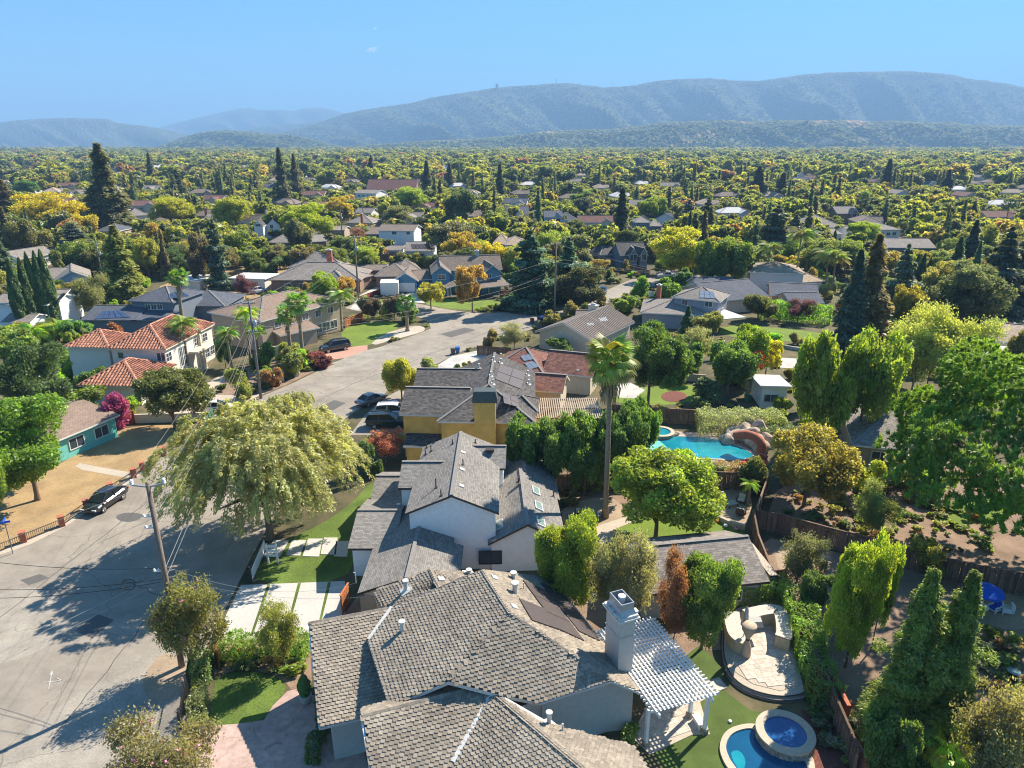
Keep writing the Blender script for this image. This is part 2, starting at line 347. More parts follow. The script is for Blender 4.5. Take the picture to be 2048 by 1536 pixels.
def roofmat(name, c, course=0.18, var=0.25, tab=0.3, big=0.1, rough=0.92, fine=14, bump=0.5):
    """composition shingles: courses and tabs in the roof's own local UV (metres along eave, up slope)"""
    m = bpy.data.materials.new(name); m.use_nodes = True; nt = m.node_tree; N = nt.nodes; L = nt.links
    p = N['Principled BSDF']; p.inputs['Roughness'].default_value = rough; p.inputs['Specular IOR Level'].default_value = 0.2
    uv = N.new('ShaderNodeUVMap')
    br = N.new('ShaderNodeTexBrick'); br.inputs['Scale'].default_value = 1.0
    br.inputs['Brick Width'].default_value = tab; br.inputs['Row Height'].default_value = course; br.inputs['Mortar Size'].default_value = 0.012
    br.inputs['Bias'].default_value = 0.0; br.inputs['Mortar Smooth'].default_value = 0.2
    br.inputs['Color1'].default_value = (*[x * (1 - var) for x in c], 1); br.inputs['Color2'].default_value = (*[x * (1 + var) for x in c], 1)
    br.inputs['Mortar'].default_value = (*[x * 0.55 for x in c], 1)
    L.new(uv.outputs[0], br.inputs['Vector'])
    geo = N.new('ShaderNodeNewGeometry')
    n2 = N.new('ShaderNodeTexNoise'); n2.inputs['Scale'].default_value = 0.4; n2.inputs['Detail'].default_value = 8; L.new(geo.outputs['Position'], n2.inputs['Vector'])
    mr = N.new('ShaderNodeMapRange'); mr.inputs[1].default_value = 0.3; mr.inputs[2].default_value = 0.7; mr.inputs[3].default_value = 1 - big; mr.inputs[4].default_value = 1 + big
    L.new(n2.outputs[0], mr.inputs[0])
    n3 = N.new('ShaderNodeTexNoise'); n3.inputs['Scale'].default_value = fine; n3.inputs['Detail'].default_value = 3; L.new(geo.outputs['Position'], n3.inputs['Vector'])
    mr3 = N.new('ShaderNodeMapRange'); mr3.inputs[1].default_value = 0.3; mr3.inputs[2].default_value = 0.7; mr3.inputs[3].default_value = 0.85; mr3.inputs[4].default_value = 1.15
    L.new(n3.outputs[0], mr3.inputs[0])
    mu = N.new('ShaderNodeMath'); mu.operation = 'MULTIPLY'; L.new(mr.outputs[0], mu.inputs[0]); L.new(mr3.outputs[0], mu.inputs[1])
    vm = N.new('ShaderNodeVectorMath'); vm.operation = 'SCALE'; L.new(br.outputs['Color'], vm.inputs[0]); L.new(mu.outputs[0], vm.inputs['Scale'])
    L.new(vm.outputs[0], p.inputs['Base Color'])
    # each course laps the one below: a saw-tooth height up the slope
    sp = N.new('ShaderNodeSeparateXYZ'); L.new(uv.outputs[0], sp.inputs[0])
    dv = N.new('ShaderNodeMath'); dv.operation = 'DIVIDE'; L.new(sp.outputs['Y'], dv.inputs[0]); dv.inputs[1].default_value = course
    fr = N.new('ShaderNodeMath'); fr.operation = 'FRACT'; L.new(dv.outputs[0], fr.inputs[0])
    iv = N.new('ShaderNodeMath'); iv.operation = 'SUBTRACT'; iv.inputs[0].default_value = 1; L.new(fr.outputs[0], iv.inputs[1])
    ad = N.new('ShaderNodeMath'); ad.operation = 'ADD'; L.new(iv.outputs[0], ad.inputs[0]); L.new(br.outputs['Color'], ad.inputs[1])
    bp = N.new('ShaderNodeBump'); bp.inputs['Strength'].default_value = bump; bp.inputs['Distance'].default_value = 0.03
    L.new(ad.outputs[0], bp.inputs['Height']); L.new(bp.outputs[0], p.inputs['Normal'])
    return m
M['r_mid'] = roofmat('grey_shingle_roof', (0.225, 0.21, 0.195), 0.16, 0.22, 0.35)
M['r_dark'] = roofmat('charcoal_shingle_roof', (0.095, 0.088, 0.085), 0.22, 0.4, 0.38, bump=0.8)
M['r_slate'] = roofmat('slate_blue_roof', (0.10, 0.11, 0.135), 0.2, 0.2, 0.35)
M['r_brown'] = roofmat('brown_shingle_roof', (0.21, 0.165, 0.135), 0.2, 0.22, 0.35)
M['r_grey'] = roofmat('weathered_grey_roof', (0.25, 0.22, 0.195), 0.2, 0.25, 0.4)
M['r_red'] = roofmat('red_brown_roof', (0.20, 0.095, 0.075), 0.24, 0.35, 0.4, bump=0.8)
M['r_tan'] = roofmat('tan_tile_roof', (0.36, 0.28, 0.21), 0.25, 0.25, 0.35, bump=0.8)
M['r_taupe'] = roofmat('taupe_shingle_roof', (0.26, 0.19, 0.15), 0.2, 0.15, 0.35)
M['r_rust'] = roofmat('rust_shingle_roof', (0.19, 0.10, 0.085), 0.2, 0.2, 0.35)
M['r_white'] = mat('white_flat_roof', (0.52, 0.51, 0.50), 0.8, 0.06, 2)
M['shingle'] = island_tint(mat('wave_shingle', (0.25, 0.212, 0.168), 0.93, 0.16, 10, 0.3, 40, big=0.16, bigscale=0.45), 0.22)
M['cap'] = island_tint(mat('ridge_cap_shingle', (0.21, 0.195, 0.185), 0.93, 0.15, 5), 0.15)
M['under'] = mat('roof_underlay', (0.055, 0.05, 0.047), 0.95, 0.1, 6)
M['barrel'] = island_tint(mat('terracotta_tile', (0.40, 0.185, 0.12), 0.85, 0.22, 3, 0.2, 20), 0.28)
M['barrel_under'] = mat('terracotta_pan', (0.24, 0.12, 0.08), 0.9, 0.2, 3)
M['rib'] = island_tint(mat('tan_tile_rib', (0.36, 0.29, 0.23), 0.85, 0.12, 4), 0.1)
M['r_ribbed'] = mat('tan_tile_pan', (0.27, 0.21, 0.165), 0.9, 0.15, 4, 0.2)
# ------------------------------------------------------------------ sheets on the ground
def sheet(name, pts, z, m, kind='structure', label=None, cat=None, px=True, thick=0.0, smooth=0):
    P = [G(a, b, z) for a, b in pts] if px else [Vector((a, b, z)) for a, b in pts]
    if smooth: P = chaikin(P, smooth)
    mb = MB(); mb.prism(P, z - max(thick, 0.003), z)
    o = mb.build(name, m); tag(o, label, cat, kind=kind); return o
def chaikin(P, n=2, closed=True):
    for _ in range(n):
        Q = []
        for i in range(len(P) if closed else len(P) - 1):
            a, b = P[i], P[(i + 1) % len(P)]
            Q += [a * 0.75 + b * 0.25, a * 0.25 + b * 0.75]
        P = Q if closed else [P[0]] + Q + [P[-1]]
    return P

# ------------------------------------------------------------------ roofs, walls, windows
def face_axes(f):
    n = Vector((0, 0, 0))
    for i in range(len(f)):
        n += (f[i] - f[0]).cross(f[(i + 1) % len(f)] - f[0])
    n.normalize()
    if n.z < 0: n = -n
    h = Vector((0, 0, 1)).cross(n)
    h = h.normalized() if h.length > 1e-4 else Vector((1, 0, 0))
    return h, n.cross(h), n
def roof_obj(faces, m, parent, name='roof', thick=0.17, fascia=None, label=None):
    off = world_off(parent)
    me = bpy.data.meshes.new(name); v = []; f = []; uvs = []
    for fc in faces:
        h, s, n = face_axes(fc)
        nn = Vector((0, 0, 0))
        for i in range(len(fc)): nn += (fc[i] - fc[0]).cross(fc[(i + 1) % len(fc)] - fc[0])
        if nn.z < 0: fc = fc[::-1]
        b = len(v); v += [tuple(p - off) for p in fc]; f.append(tuple(range(b, b + len(fc))))
        zb = min(fc, key=lambda p: p.z)
        uvs += [((p - zb).dot(h) + 50, (p - zb).dot(s)) for p in fc]
    me.from_pydata(v, [], f); me.materials.append(m)
    ul = me.uv_layers.new(name='UVMap'); ul.data.foreach_set('uv', [c for uv in uvs for c in uv])
    o = link(name, me, parent)
    if fascia:
        cnt = {}
        key = lambda p: (round(p.x, 2), round(p.y, 2), round(p.z, 2))
        for fc in faces:
            for i in range(len(fc)):
                a, b = fc[i], fc[(i + 1) % len(fc)]; k = frozenset((key(a), key(b)))
                cnt.setdefault(k, []).append((a, b))
        mb = MB(); dz = Vector((0, 0, -thick))
        for fc in faces: mb.poly([p + dz for p in fc][::-1])
        for k, e in cnt.items():
            if len(e) == 1:
                a, b = e[0]; mb.poly([a, b, b + dz * 1.15, a + dz * 1.15])
        mb.build('fascia', fascia, parent)
    return o

def wing(p0, p1, dep, ze, zr, kind='gable', ridge='u', over=0.45, px=True):
    """p0,p1: the two eave corners nearest the viewer, dep: metres or a pixel on the far eave corner"""
    A = G(p0[0], p0[1], ze) if px else Vector((p0[0], p0[1], ze)); B = G(p1[0], p1[1], ze) if px else Vector((p1[0], p1[1], ze))
    u = (B - A); L = u.length; u.normalize(); v = Vector((-u.y, u.x, 0))
    if hasattr(dep, '__len__'): D = (G(dep[0], dep[1], ze) - A).dot(v)
    else: D = dep
    W = dict(A=A, u=u, v=v, L=L, D=D, ze=ze, zr=zr, kind=kind, ridge=ridge, over=over)
    P = lambda a, b, z: A + u * a + v * b + Vector((0, 0, z - ze))
    W['P'] = P
    if ridge == 'u':
        a, b, c, d = P(0, 0, ze), P(L, 0, ze), P(L, D, ze), P(0, D, ze); h = D / 2; LL = L
        i0 = h if kind in ('hip', 'hipL') else 0; i1 = h if kind in ('hip', 'hipR') else 0
        if i0 + i1 > L * 0.98: k = L * 0.98 / (i0 + i1); i0 *= k; i1 *= k
        r0, r1 = P(i0, h, zr), P(L - i1, h, zr)
        fF, fB = [a, b, r1, r0], [c, d, r0, r1]; fL, fR = [d, a, r0], [b, c, r1]
        F = {'F': fF, 'B': fB}
        if i0: F['L'] = fL
        if i1: F['R'] = fR
    else:
        a, b, c, d = P(0, 0, ze), P(L, 0, ze), P(L, D, ze), P(0, D, ze); h = L / 2
        i0 = h if kind in ('hip', 'hipF') else 0; i1 = h if kind in ('hip', 'hipB') else 0
        if i0 + i1 > D * 0.98: k = D * 0.98 / (i0 + i1); i0 *= k; i1 *= k
        r0, r1 = P(h, i0, zr), P(h, D - i1, zr)
        F = {'L': [d, a, r0, r1], 'R': [b, c, r1, r0]}
        if i0: F['F'] = [a, b, r0]
        if i1: F['B'] = [c, d, r1]
    if kind == 'flat': F = {'T': [a, b, c, d]}; W['ze2'] = ze
    if kind == 'shed': F = {'T': [P(0, 0, ze), P(L, 0, ze), P(L, D, zr), P(0, D, zr)]}
    if kind == 'shedback': F = {'T': [P(0, 0, zr), P(L, 0, zr), P(L, D, ze), P(0, D, ze)]}
    W['faces'] = F
    return W
def wing_walls(W, mb, z0=0.0, m=0):
    o = W['over']; L, D, ze, zr, P = W['L'], W['D'], W['ze'], W['zr'], W['P']
    span = D if W['ridge'] == 'u' else L
    pitch = (zr - ze) / (span / 2) if W['kind'] not in ('flat', 'shed', 'shedback') else 0
    zt = ze + pitch * o - 0.2
    c = [(o, o), (L - o, o), (L - o, D - o), (o, D - o)]
    zs = [zt] * 4
    if W['kind'] == 'shed': k = (zr - ze) / D; zs = [ze + k * o - .2, ze + k * o - .2, zr - k * o - .2, zr - k * o - .2]
    if W['kind'] == 'shedback': k = (zr - ze) / D; zs = [zr - k * o - .2, zr - k * o - .2, ze + k * o - .2, ze + k * o - .2]
    for i in range(4):
        j = (i + 1) % 4
        pts = [P(*c[i], z0), P(*c[j], z0), P(*c[j], zs[j]), P(*c[i], zs[i])]
        side = 'FRBL'[i]
        if W['kind'] not in ('flat', 'shed', 'shedback') and side not in W['faces']:
            mid = ((c[i][0] + c[j][0]) / 2, (c[i][1] + c[j][1]) / 2)
            pts = pts[:3] + [P(*mid, zr - 0.2)] + pts[3:]
        mb.poly(pts, m)
def wall_plane(W, side):
    o, L, D, P, u, v = W['over'], W['L'], W['D'], W['P'], W['u'], W['v']
    return {'F': (P(0, o, 0), -v), 'B': (P(0, D - o, 0), v), 'L': (P(o, 0, 0), -u), 'R': (P(L - o, 0, 0), u)}[side]
def rect_on_wall(W, side, x0, y0, x1, y1):
    p, n = wall_plane(W, side)
    t = Vector((0, 0, 1)).cross(n)
    cx, cy_ = (x0 + x1) / 2, (y0 + y1) / 2
    c = onplane(cx, cy_, p, n)
    w_ = abs((onplane(x1, cy_, p, n) - onplane(x0, cy_, p, n)).dot(t)); h_ = abs(onplane(cx, y0, p, n).z - onplane(cx, y1, p, n).z)
    return c, n, t, w_, h_
def window_at(par, c, n, t, w_, h_, frame='trim', mull=1, bar=0.09, glass='glass', name='window', rows=0, label=None):
    f = MB(); U = Vector((0, 0, 1)); c = c + n * 0.03
    for sx in (-1, 1): f.bar(c + t * (sx * w_ / 2) - U * (h_ / 2 + bar / 2), c + t * (sx * w_ / 2) + U * (h_ / 2 + bar / 2), bar, 0.12, up=n)
    for sz in (-1, 1): f.bar(c - t * (w_ / 2 - bar / 2) + U * (sz * h_ / 2), c + t * (w_ / 2 - bar / 2) + U * (sz * h_ / 2), 0.12, bar)
    for k in range(mull):
        x = -w_ / 2 + w_ * (k + 1) / (mull + 1); f.bar(c + t * x - U * (h_ / 2 - bar / 2), c + t * x + U * (h_ / 2 - bar / 2), bar * 0.7, 0.09, up=n)
    for k in range(rows):
        z = -h_ / 2 + h_ * (k + 1) / (rows + 1); f.bar(c - t * w_ / 2 + U * z, c + t * w_ / 2 + U * z, 0.07, bar * 0.5)
    o = f.build(name, M[frame], par)
    if label: o['label'] = label
    g = MB(); g.bar(c - t * w_ / 2 - n * 0.01, c + t * w_ / 2 - n * 0.01, 0.03, h_)
    g.build('pane', M[glass], o)
    return o

class House:
    def __init__(s, name, label, wall, roof, fascia='trim', cat='house', group=None, at=None, z0=0.0):
        s.name = name; s.label = label; s.cat = cat; s.group = group; s.wall = wall; s.roofm = roof; s.fas = fascia
        s.W = []; s.t = None; s.z0 = z0; s.at = at; s.caps = True
    def wing(s, *a, **k):
        wall = k.pop('wall', s.wall); roof = k.pop('roof', s.roofm); z0 = k.pop('z0', s.z0); fas = k.pop('fascia', s.fas); drop = k.pop('drop', ())
        W = wing(*a, **k)
        if s.t is None:
            c = W['P'](W['L'] / 2, W['D'] / 2, 0); s.t = thing(s.name, s.label, s.cat, (c.x, c.y, 0), 0, s.group)
        if wall:
            mb = MB(); wing_walls(W, mb, z0); mb.build('wall', M[wall], s.t)
        if roof: roof_obj([f for k_, f in W['faces'].items() if k_ not in drop], M[roof], s.t, fascia=M[fas] if fas else None)
        if roof and s.caps and W['kind'] not in ('flat', 'shed', 'shedback'):
            cnt = {}; key = lambda p: (round(p.x, 2), round(p.y, 2), round(p.z, 2))
            for f in W['faces'].values():
                for i in range(len(f)):
                    a, b = f[i], f[(i + 1) % len(f)]; kk = frozenset((key(a), key(b)))
                    if kk in cnt and len(kk) == 2 and (a - b).length > 1:
                        mb = MB(); up = Vector((0, 0, .03)); mb.bar(a + up, b + up, .3, .06); mb.build('ridge_cap', M['cap'], s.t)
                    cnt[kk] = 1
        s.W.append(W); return W
    def win(s, wi, side, x0, y0, x1, y1, **k):
        return window_at(s.t, *rect_on_wall(s.W[wi], side, x0, y0, x1, y1), **k)
    def winuv(s, wi, side, a, z, w_, h_, **k):
        W = s.W[wi]; p, n = wall_plane(W, side); t = Vector((0, 0, 1)).cross(n)
        ln = W['L'] if side in 'FB' else W['D']
        base = {'F': W['P'](0, W['over'], 0), 'R': W['P'](W['L'] - W['over'], 0, 0), 'B': W['P'](W['L'], W['D'] - W['over'], 0), 'L': W['P'](W['over'], W['D'], 0)}[side]
        return window_at(s.t, base + t * (a * ln) + Vector((0, 0, z)), n, t, w_, h_, **k)
    def plane(s, wi, face):
        f = s.W[wi]['faces'][face]; h, sl, n = face_axes(f); return f[0], n, h, sl
    def chimney(s, px, py, zb, zt, w_=0.9, d_=0.7, m='brick', cap=None, rz=None):
        c = G(px, py, zb); W = s.W[0]; a = math.atan2(W['u'].y, W['u'].x) if rz is None else rz
        mb = MB(); mb.box((c.x, c.y, (zb - 1.2 + zt) / 2), (w_, d_, zt - zb + 1.2), a); o = mb.build('chimney', M[m], s.t)
        mb = MB(); mb.box((c.x, c.y, zt + 0.06), (w_ + 0.2, d_ + 0.2, 0.12), a); mb.box((c.x, c.y, zt + 0.25), (w_ * 0.5, d_ * 0.5, 0.26), a); mb.build('chimney_cap', M[cap or 'flash'], o)
        return o
    def panel(s, wi, face, quad, m='solar', name='solar_panel', lift=0.08, nx=1, ny=1, plane=None):
        p, n = (s.plane(wi, face)[:2]) if plane is None else plane
        q = [onplane(a, b, p + n * lift, n) for a, b in quad]
        for i in range(nx):
            for j in range(ny):
                def bl(a, b):
                    return (q[0] * (1 - a) + q[1] * a) * (1 - b) + (q[3] * (1 - a) + q[2] * a) * b
                e = 0.012
                a0, a1, b0, b1 = i / nx + e, (i + 1) / nx - e, j / ny + e, (j + 1) / ny - e
                c = [bl(a0, b0), bl(a1, b0), bl(a1, b1), bl(a0, b1)]
                mb = MB(); mb.add(c + [x - n * 0.05 for x in c], [(0, 1, 2, 3), (7, 6, 5, 4), (0, 4, 5, 1), (1, 5, 6, 2), (2, 6, 7, 3), (3, 7, 4, 0)])
                mb.build(name, M[m], s.t)
    def vent(s, px, py, plane, h=0.5, r=0.07, m='flash', cap=False, name='vent_pipe'):
        p, n = plane[:2]; c = onplane(px, py, p, n)
        mb = MB(); mb.tube([c - Vector((0, 0, 0.1)), c + Vector((0, 0, h))], r, 8)
        if cap: mb.tube([c + Vector((0, 0, h)), c + Vector((0, 0, h + 0.1))], r * 1.6, 8)
        mb.box(c + n * 0.02, (r * 6, r * 6, 0.03), M=Matrix((face_ax(n))).transposed())
        return mb.build(name, M[m], s.t)
def face_ax(n):
    h = Vector((0, 0, 1)).cross(n); h = h.normalized() if h.length > 1e-4 else Vector((1, 0, 0)); return (h, n.cross(h), n)

def inside2(p, poly):
    x, y = p; c = False; n = len(poly); j = n - 1
    for i in range(n):
        xi, yi = poly[i]; xj, yj = poly[j]
        if (yi > y) != (yj > y) and x < (xj - xi) * (y - yi) / (yj - yi) + xi: c = not c
        j = i
    return c
SH_V = [(-.13, .34, .012), (.13, .34, .012), (.13, .055, .06), (.05, -.05, .085), (-.13, .0, .07), (.13, .055, 0.0), (.05, -.05, 0.0), (-.13, .0, 0.0)]
SH_F = [(0, 4, 3, 2, 1), (4, 7, 6, 3), (3, 6, 5, 2), (0, 7, 4), (1, 2, 5)]
def shingle_places(faces, wd=0.27, ex=0.23):
    out = []
    for fc in faces:
        h, s, n = face_axes(fc); o = min(fc, key=lambda p: p.z)
        pl = [((p - o).dot(h), (p - o).dot(s)) for p in fc]
        x0, x1 = min(a for a, b in pl), max(a for a, b in pl); y1 = max(b for a, b in pl)
        row = 0; y = 0.0
        while y < y1:
            x = x0 + (row % 2) * wd / 2 + random.uniform(-.02, .02)
            while x < x1:
                if inside2((x, y + 0.1), pl) and (inside2((x - .1, y + .12), pl) or inside2((x + .1, y + .12), pl)):
                    jx = random.uniform(-.012, .012); fl = 1 if (int(round(x / wd)) + row) % 2 else -1
                    Mx = Matrix((h, s, n)).transposed().to_4x4(); Mx.translation = o + h * (x + jx) + s * (y + random.uniform(-.015, .015)) + n * 0.006
                    out.append(Mx)
                x += wd
            y += ex; row += 1
    return out
def lay_shingles(faces, parent, m, name='shingle', maxn=290):
    pl = shingle_places(faces); camp = Vector((0, 0, CAM_H))
    def vis(Mx):
        x, y, d = PROJ(Mx.translation); return (0 if (0 <= x <= 2048 and y <= 1536) else 1000) + d
    pl.sort(key=vis); off = world_off(parent)
    me = bpy.data.meshes.new(name); me.from_pydata(SH_V, [], SH_F); me.materials.append(m)
    for Mx in pl[:maxn]:
        o = bpy.data.objects.new(name, me); COL.objects.link(o); o.parent = parent
        M2 = Mx.copy(); M2.translation = Mx.translation - off; o.matrix_basis = M2
    mb = MB(); V = [Vector(v) for v in SH_V]
    for Mx in pl[maxn:]:
        k = random.uniform(.9, 1.15)
        mb.add([Mx @ Vector((v.x, v.y, v.z * k)) for v in V], SH_F)
    o = mb.build('shingle_field', m, parent); o['kind'] = 'stuff'
def ridge_caps(a, b, parent, m, step=0.24, w_=0.26, name='ridge_cap'):
    L = (b - a).length; n = max(1, int(L / step)); d = (b - a).normalized(); off = world_off(parent)
    me = bpy.data.meshes.get(name + '_mesh')
    if me is None:
        me = bpy.data.meshes.new(name + '_mesh'); s = step * 0.62
        me.from_pydata([(-s, -w_ / 2, -.03), (-s, 0, .045), (-s, w_ / 2, -.03), (s, -w_ / 2, .0), (s, 0, .085), (s, w_ / 2, .0), (s, -w_ / 2, -.05), (s, w_ / 2, -.05)], [], [(0, 1, 4, 3), (1, 2, 5, 4), (3, 4, 5, 7, 6), (0, 3, 6), (2, 7, 5)]); me.materials.append(m)
    y = Vector((0, 0, 1)).cross(d).normalized(); z = d.cross(y)
    for i in range(n):
        o = bpy.data.objects.new(name, me); COL.objects.link(o); o.parent = parent
        Mx = Matrix((d, y, z)).transposed().to_4x4(); Mx.translation = a + (b - a) * ((i + .5) / n) - off; o.matrix_basis = Mx
def ribs(faces, parent, m, gap=0.42, r=0.11, name='tile_rib', seg=5, stuff=True, step=0.0):
    mb = MB()
    objs = []
    for fc in faces:
        h, s, n = face_axes(fc); o = min(fc, key=lambda p: p.z)
        pl = [((p - o).dot(h), (p - o).dot(s)) for p in fc]
        x0, x1 = min(a for a, b in pl), max(a for a, b in pl); x = x0 + gap / 2
        while x < x1:
            ys = []
            for i in range(len(pl)):
                (xa, ya), (xb, yb) = pl[i], pl[(i + 1) % len(pl)]
                if (xa > x) != (xb > x): ys.append(ya + (yb - ya) * (x - xa) / (xb - xa))
            if len(ys) >= 2:
                y0, y1 = min(ys), max(ys)
                if y1 - y0 > 0.2:
                    if not stuff: mb = MB()
                    nseg = max(1, int((y1 - y0) / step)) if step else 1
                    for q in range(nseg):
                        ya, yb = y0 + (y1 - y0) * q / nseg, y0 + (y1 - y0) * (q + 1) / nseg
                        ring = []
                        for yy, rr, up in ((ya, r * 1.06, 0.035 if step else 0.0), (yb, r * 0.9, 0.0)):
                            ring.append([o + h * (x + rr * math.cos(math.pi * k / seg)) + s * yy + n * (rr * math.sin(math.pi * k / seg) + up) for k in range(seg + 1)])
                        b = len(mb.v); mb.v += [tuple(p) for p in ring[0] + ring[1]]
                        for k in range(seg): mb.f.append((b + k, b + k + 1, b + seg + 2 + k, b + seg + 1 + k)); mb.m.append(0)
                        mb.f.append(tuple(b + k for k in range(seg + 1))[::-1]); mb.m.append(0)
                    if not stuff: mb.build(name, m, parent)
            x += gap
    if stuff:
        o = mb.build(name, m, parent); o['kind'] = 'stuff'
# ------------------------------------------------------------------ foliage prototypes (unit: crown radius 1, whole height 1)
def leaf_mesh(name, P, Nn, size, m, aspect=1.7, jit=0.55, updir=None, asp=2.1):
    """many leaf-clump rhombs: centres P, outward normals Nn, one size each"""
    # asp: usual height / radius of the finished plant, so that clumps keep their shape when it is scaled
    P = P * np.array([1, 1, asp]); n = len(P); r = rng.normal(size=(n, 3)); r /= np.linalg.norm(r, axis=1, keepdims=True)
    nn = Nn * (1 - jit) + r * jit; nn /= np.linalg.norm(nn, axis=1, keepdims=True) + 1e-9
    if updir is None: a = rng.normal(size=(n, 3))
    else: a = updir + 0.35 * rng.normal(size=(n, 3))
    a -= nn * (a * nn).sum(1, keepdims=True); a /= np.linalg.norm(a, axis=1, keepdims=True) + 1e-9
    b = np.cross(nn, a)
    sz = np.broadcast_to(np.asarray(size, float), (n,)) * rng.uniform(0.65, 1.35, n)
    hl = (sz * aspect * 0.5)[:, None]; hw = (sz * 0.5)[:, None]
    bend = nn * (sz * 0.18)[:, None]
    V = np.stack([P - a * hl - bend, P + b * hw + bend * .5, P + a * hl - bend, P - b * hw + bend * .5], 1).reshape(-1, 3) / np.array([1, 1, asp])
    me = bpy.data.meshes.new(name)
    me.vertices.add(4 * n); me.vertices.foreach_set('co', V.astype(np.float32).ravel())
    me.loops.add(4 * n); me.loops.foreach_set('vertex_index', np.arange(4 * n, dtype=np.int32))
    me.polygons.add(n); me.polygons.foreach_set('loop_start', np.arange(0, 4 * n, 4, dtype=np.int32))
    try: me.polygons.foreach_set('loop_total', np.full(n, 4, np.int32))
    except Exception: pass
    me.update(calc_edges=True); me.materials.append(m)
    return me
def unit(n):
    r = rng.normal(size=(n, 3)); return r / np.linalg.norm(r, axis=1, keepdims=True)
def crown_broad(name, n, size, K=26, low=0.22, flat=1.0, m=None, lobe=0.34, jit=0.68, droop=0.0, loose=0.3):
    """crown of leaf lobes; z from low..1, radius 1"""
    n1 = max(5, K // 6)
    C = unit(n1); C[:, 2] = np.abs(C[:, 2]) * 1.35 - 0.6; C /= np.linalg.norm(C, axis=1, keepdims=True)
    C *= rng.uniform(0.30, 0.66, n1)[:, None]; C += rng.normal(0, .07, 3)
    k1 = rng.integers(0, n1, K); e = unit(K); e[:, 2] += .2; e += C[k1]; e /= np.linalg.norm(e, axis=1, keepdims=True)
    C2 = C[k1] + e * rng.uniform(.18, .40, K)[:, None]
    C = np.vstack([C2, unit(max(3, K // 6)) * 0.3]); lr = lobe * .78 * rng.uniform(0.5, 1.3, len(C))
    wts = lr ** 2; wts /= wts.sum(); idx = rng.choice(len(C), n, p=wts)
    d = unit(n); d[:, 2] += 0.25; d += 0.45 * C[idx] / (np.linalg.norm(C[idx], axis=1, keepdims=True) + 1e-6)
    d /= np.linalg.norm(d, axis=1, keepdims=True)
    rr = lr[idx] * (1 - 0.5 * rng.random(n) ** 2.2 + loose * rng.random(n) ** 3)
    p = C[idx] + d * rr[:, None]
    if droop: p[:, 2] -= droop * (p[:, 0] ** 2 + p[:, 1] ** 2) ** 1.0 * rng.random(n) * 0.6
    q = d * 0.75 + p * 0.35
    p[:, 2] = low + (1 - low) * (np.clip(p[:, 2] * flat, -1.2, 1.2) * 0.5 / flat + 0.5)
    zz = (p[:, 2] - low) / (1 - low); p[:, :2] *= (1 + .5 * np.clip(zz - .35, 0, 1))[:, None]
    k = np.quantile(np.hypot(p[:, 0], p[:, 1]), .965); p[:, :2] /= k
    zt = np.quantile(p[:, 2], .995); p[:, 2] = p[:, 2] / zt
    q /= np.linalg.norm(q, axis=1, keepdims=True)
    return leaf_mesh(name, p, q, size, m or M['leaf'], jit=jit)
def trunk_mesh(name, h=0.5, r=0.045, limbs=6, reach=0.55, seed=1, top=0.75):
    rs = random.Random(seed); mb = MB()
    mb.tube([(0, 0, -0.03), (0.01, 0, 0.06), (0.015, 0.01, h * 0.6), (0.0, 0.01, h)], [r * 1.45, r, r * .8, r * .6], 8)
    for k in range(limbs):
        a = k * 2.4 + rs.uniform(-.3, .3); z0 = h * rs.uniform(.6, 1)
        e = reach * rs.uniform(.6, 1.1); zt = min(top, z0 + rs.uniform(.15, .35))
        m1 = (math.cos(a) * e * .45, math.sin(a) * e * .45, z0 + (zt - z0) * .6)
        mb.tube([(0, 0, z0 - .02), m1, (math.cos(a + .2) * e, math.sin(a + .2) * e, zt)], [r * .5, r * .35, r * .12], 6)
    me = bpy.data.meshes.new(name); me.from_pydata(mb.v, [], mb.f); me.materials.append(M['bark'])
    me.polygons.foreach_set('use_smooth', [True] * len(mb.f)); return me
def crown_conifer(name, n, size, tiers=26, low=0.06, taper=0.85, droop=0.12, m=None, rag=0.35, aspect=2.6, tipz=0.0, asp=4.5):
    P = []; Q = []; U = []
    per = n // tiers
    for t in range(tiers):
        f = t / (tiers - 1); z = low + (1 - low) * f ** 0.95
        rad = max(0.03, (1 - f) ** taper) * rng.uniform(1 - rag, 1.0)
        nb = int(7 + 6 * (1 - f)); k = max(6, int(per * (0.35 + 1.3 * (1 - f))))
        br = rng.integers(0, nb, k); ph = rng.random() * 6.28
        brl = rng.uniform(1 - rag, 1.0, nb)
        a = ph + br * 2 * np.pi / nb + rng.normal(0, 0.16, k)
        s = np.sqrt(rng.random(k)) ; r = rad * brl[br] * (0.12 + 0.88 * s)
        zz = z - droop * rad * s ** 1.6 + rng.normal(0, 0.012, k) + tipz * s
        P.append(np.stack([np.cos(a) * r, np.sin(a) * r, zz], 1))
        o = np.stack([np.cos(a), np.sin(a), np.full(k, 0.1)], 1); U.append(o)
        Q.append(np.stack([np.cos(a) * .45, np.sin(a) * .45, np.ones(k)], 1))
    P = np.vstack(P); Q = np.vstack(Q); U = np.vstack(U); Q /= np.linalg.norm(Q, axis=1, keepdims=True)
    P[:, 2] = np.clip(P[:, 2], 0.01, 1.0)
    return leaf_mesh(name, P, Q, size, m or M['needle'], aspect=aspect, jit=0.4, updir=U, asp=asp)
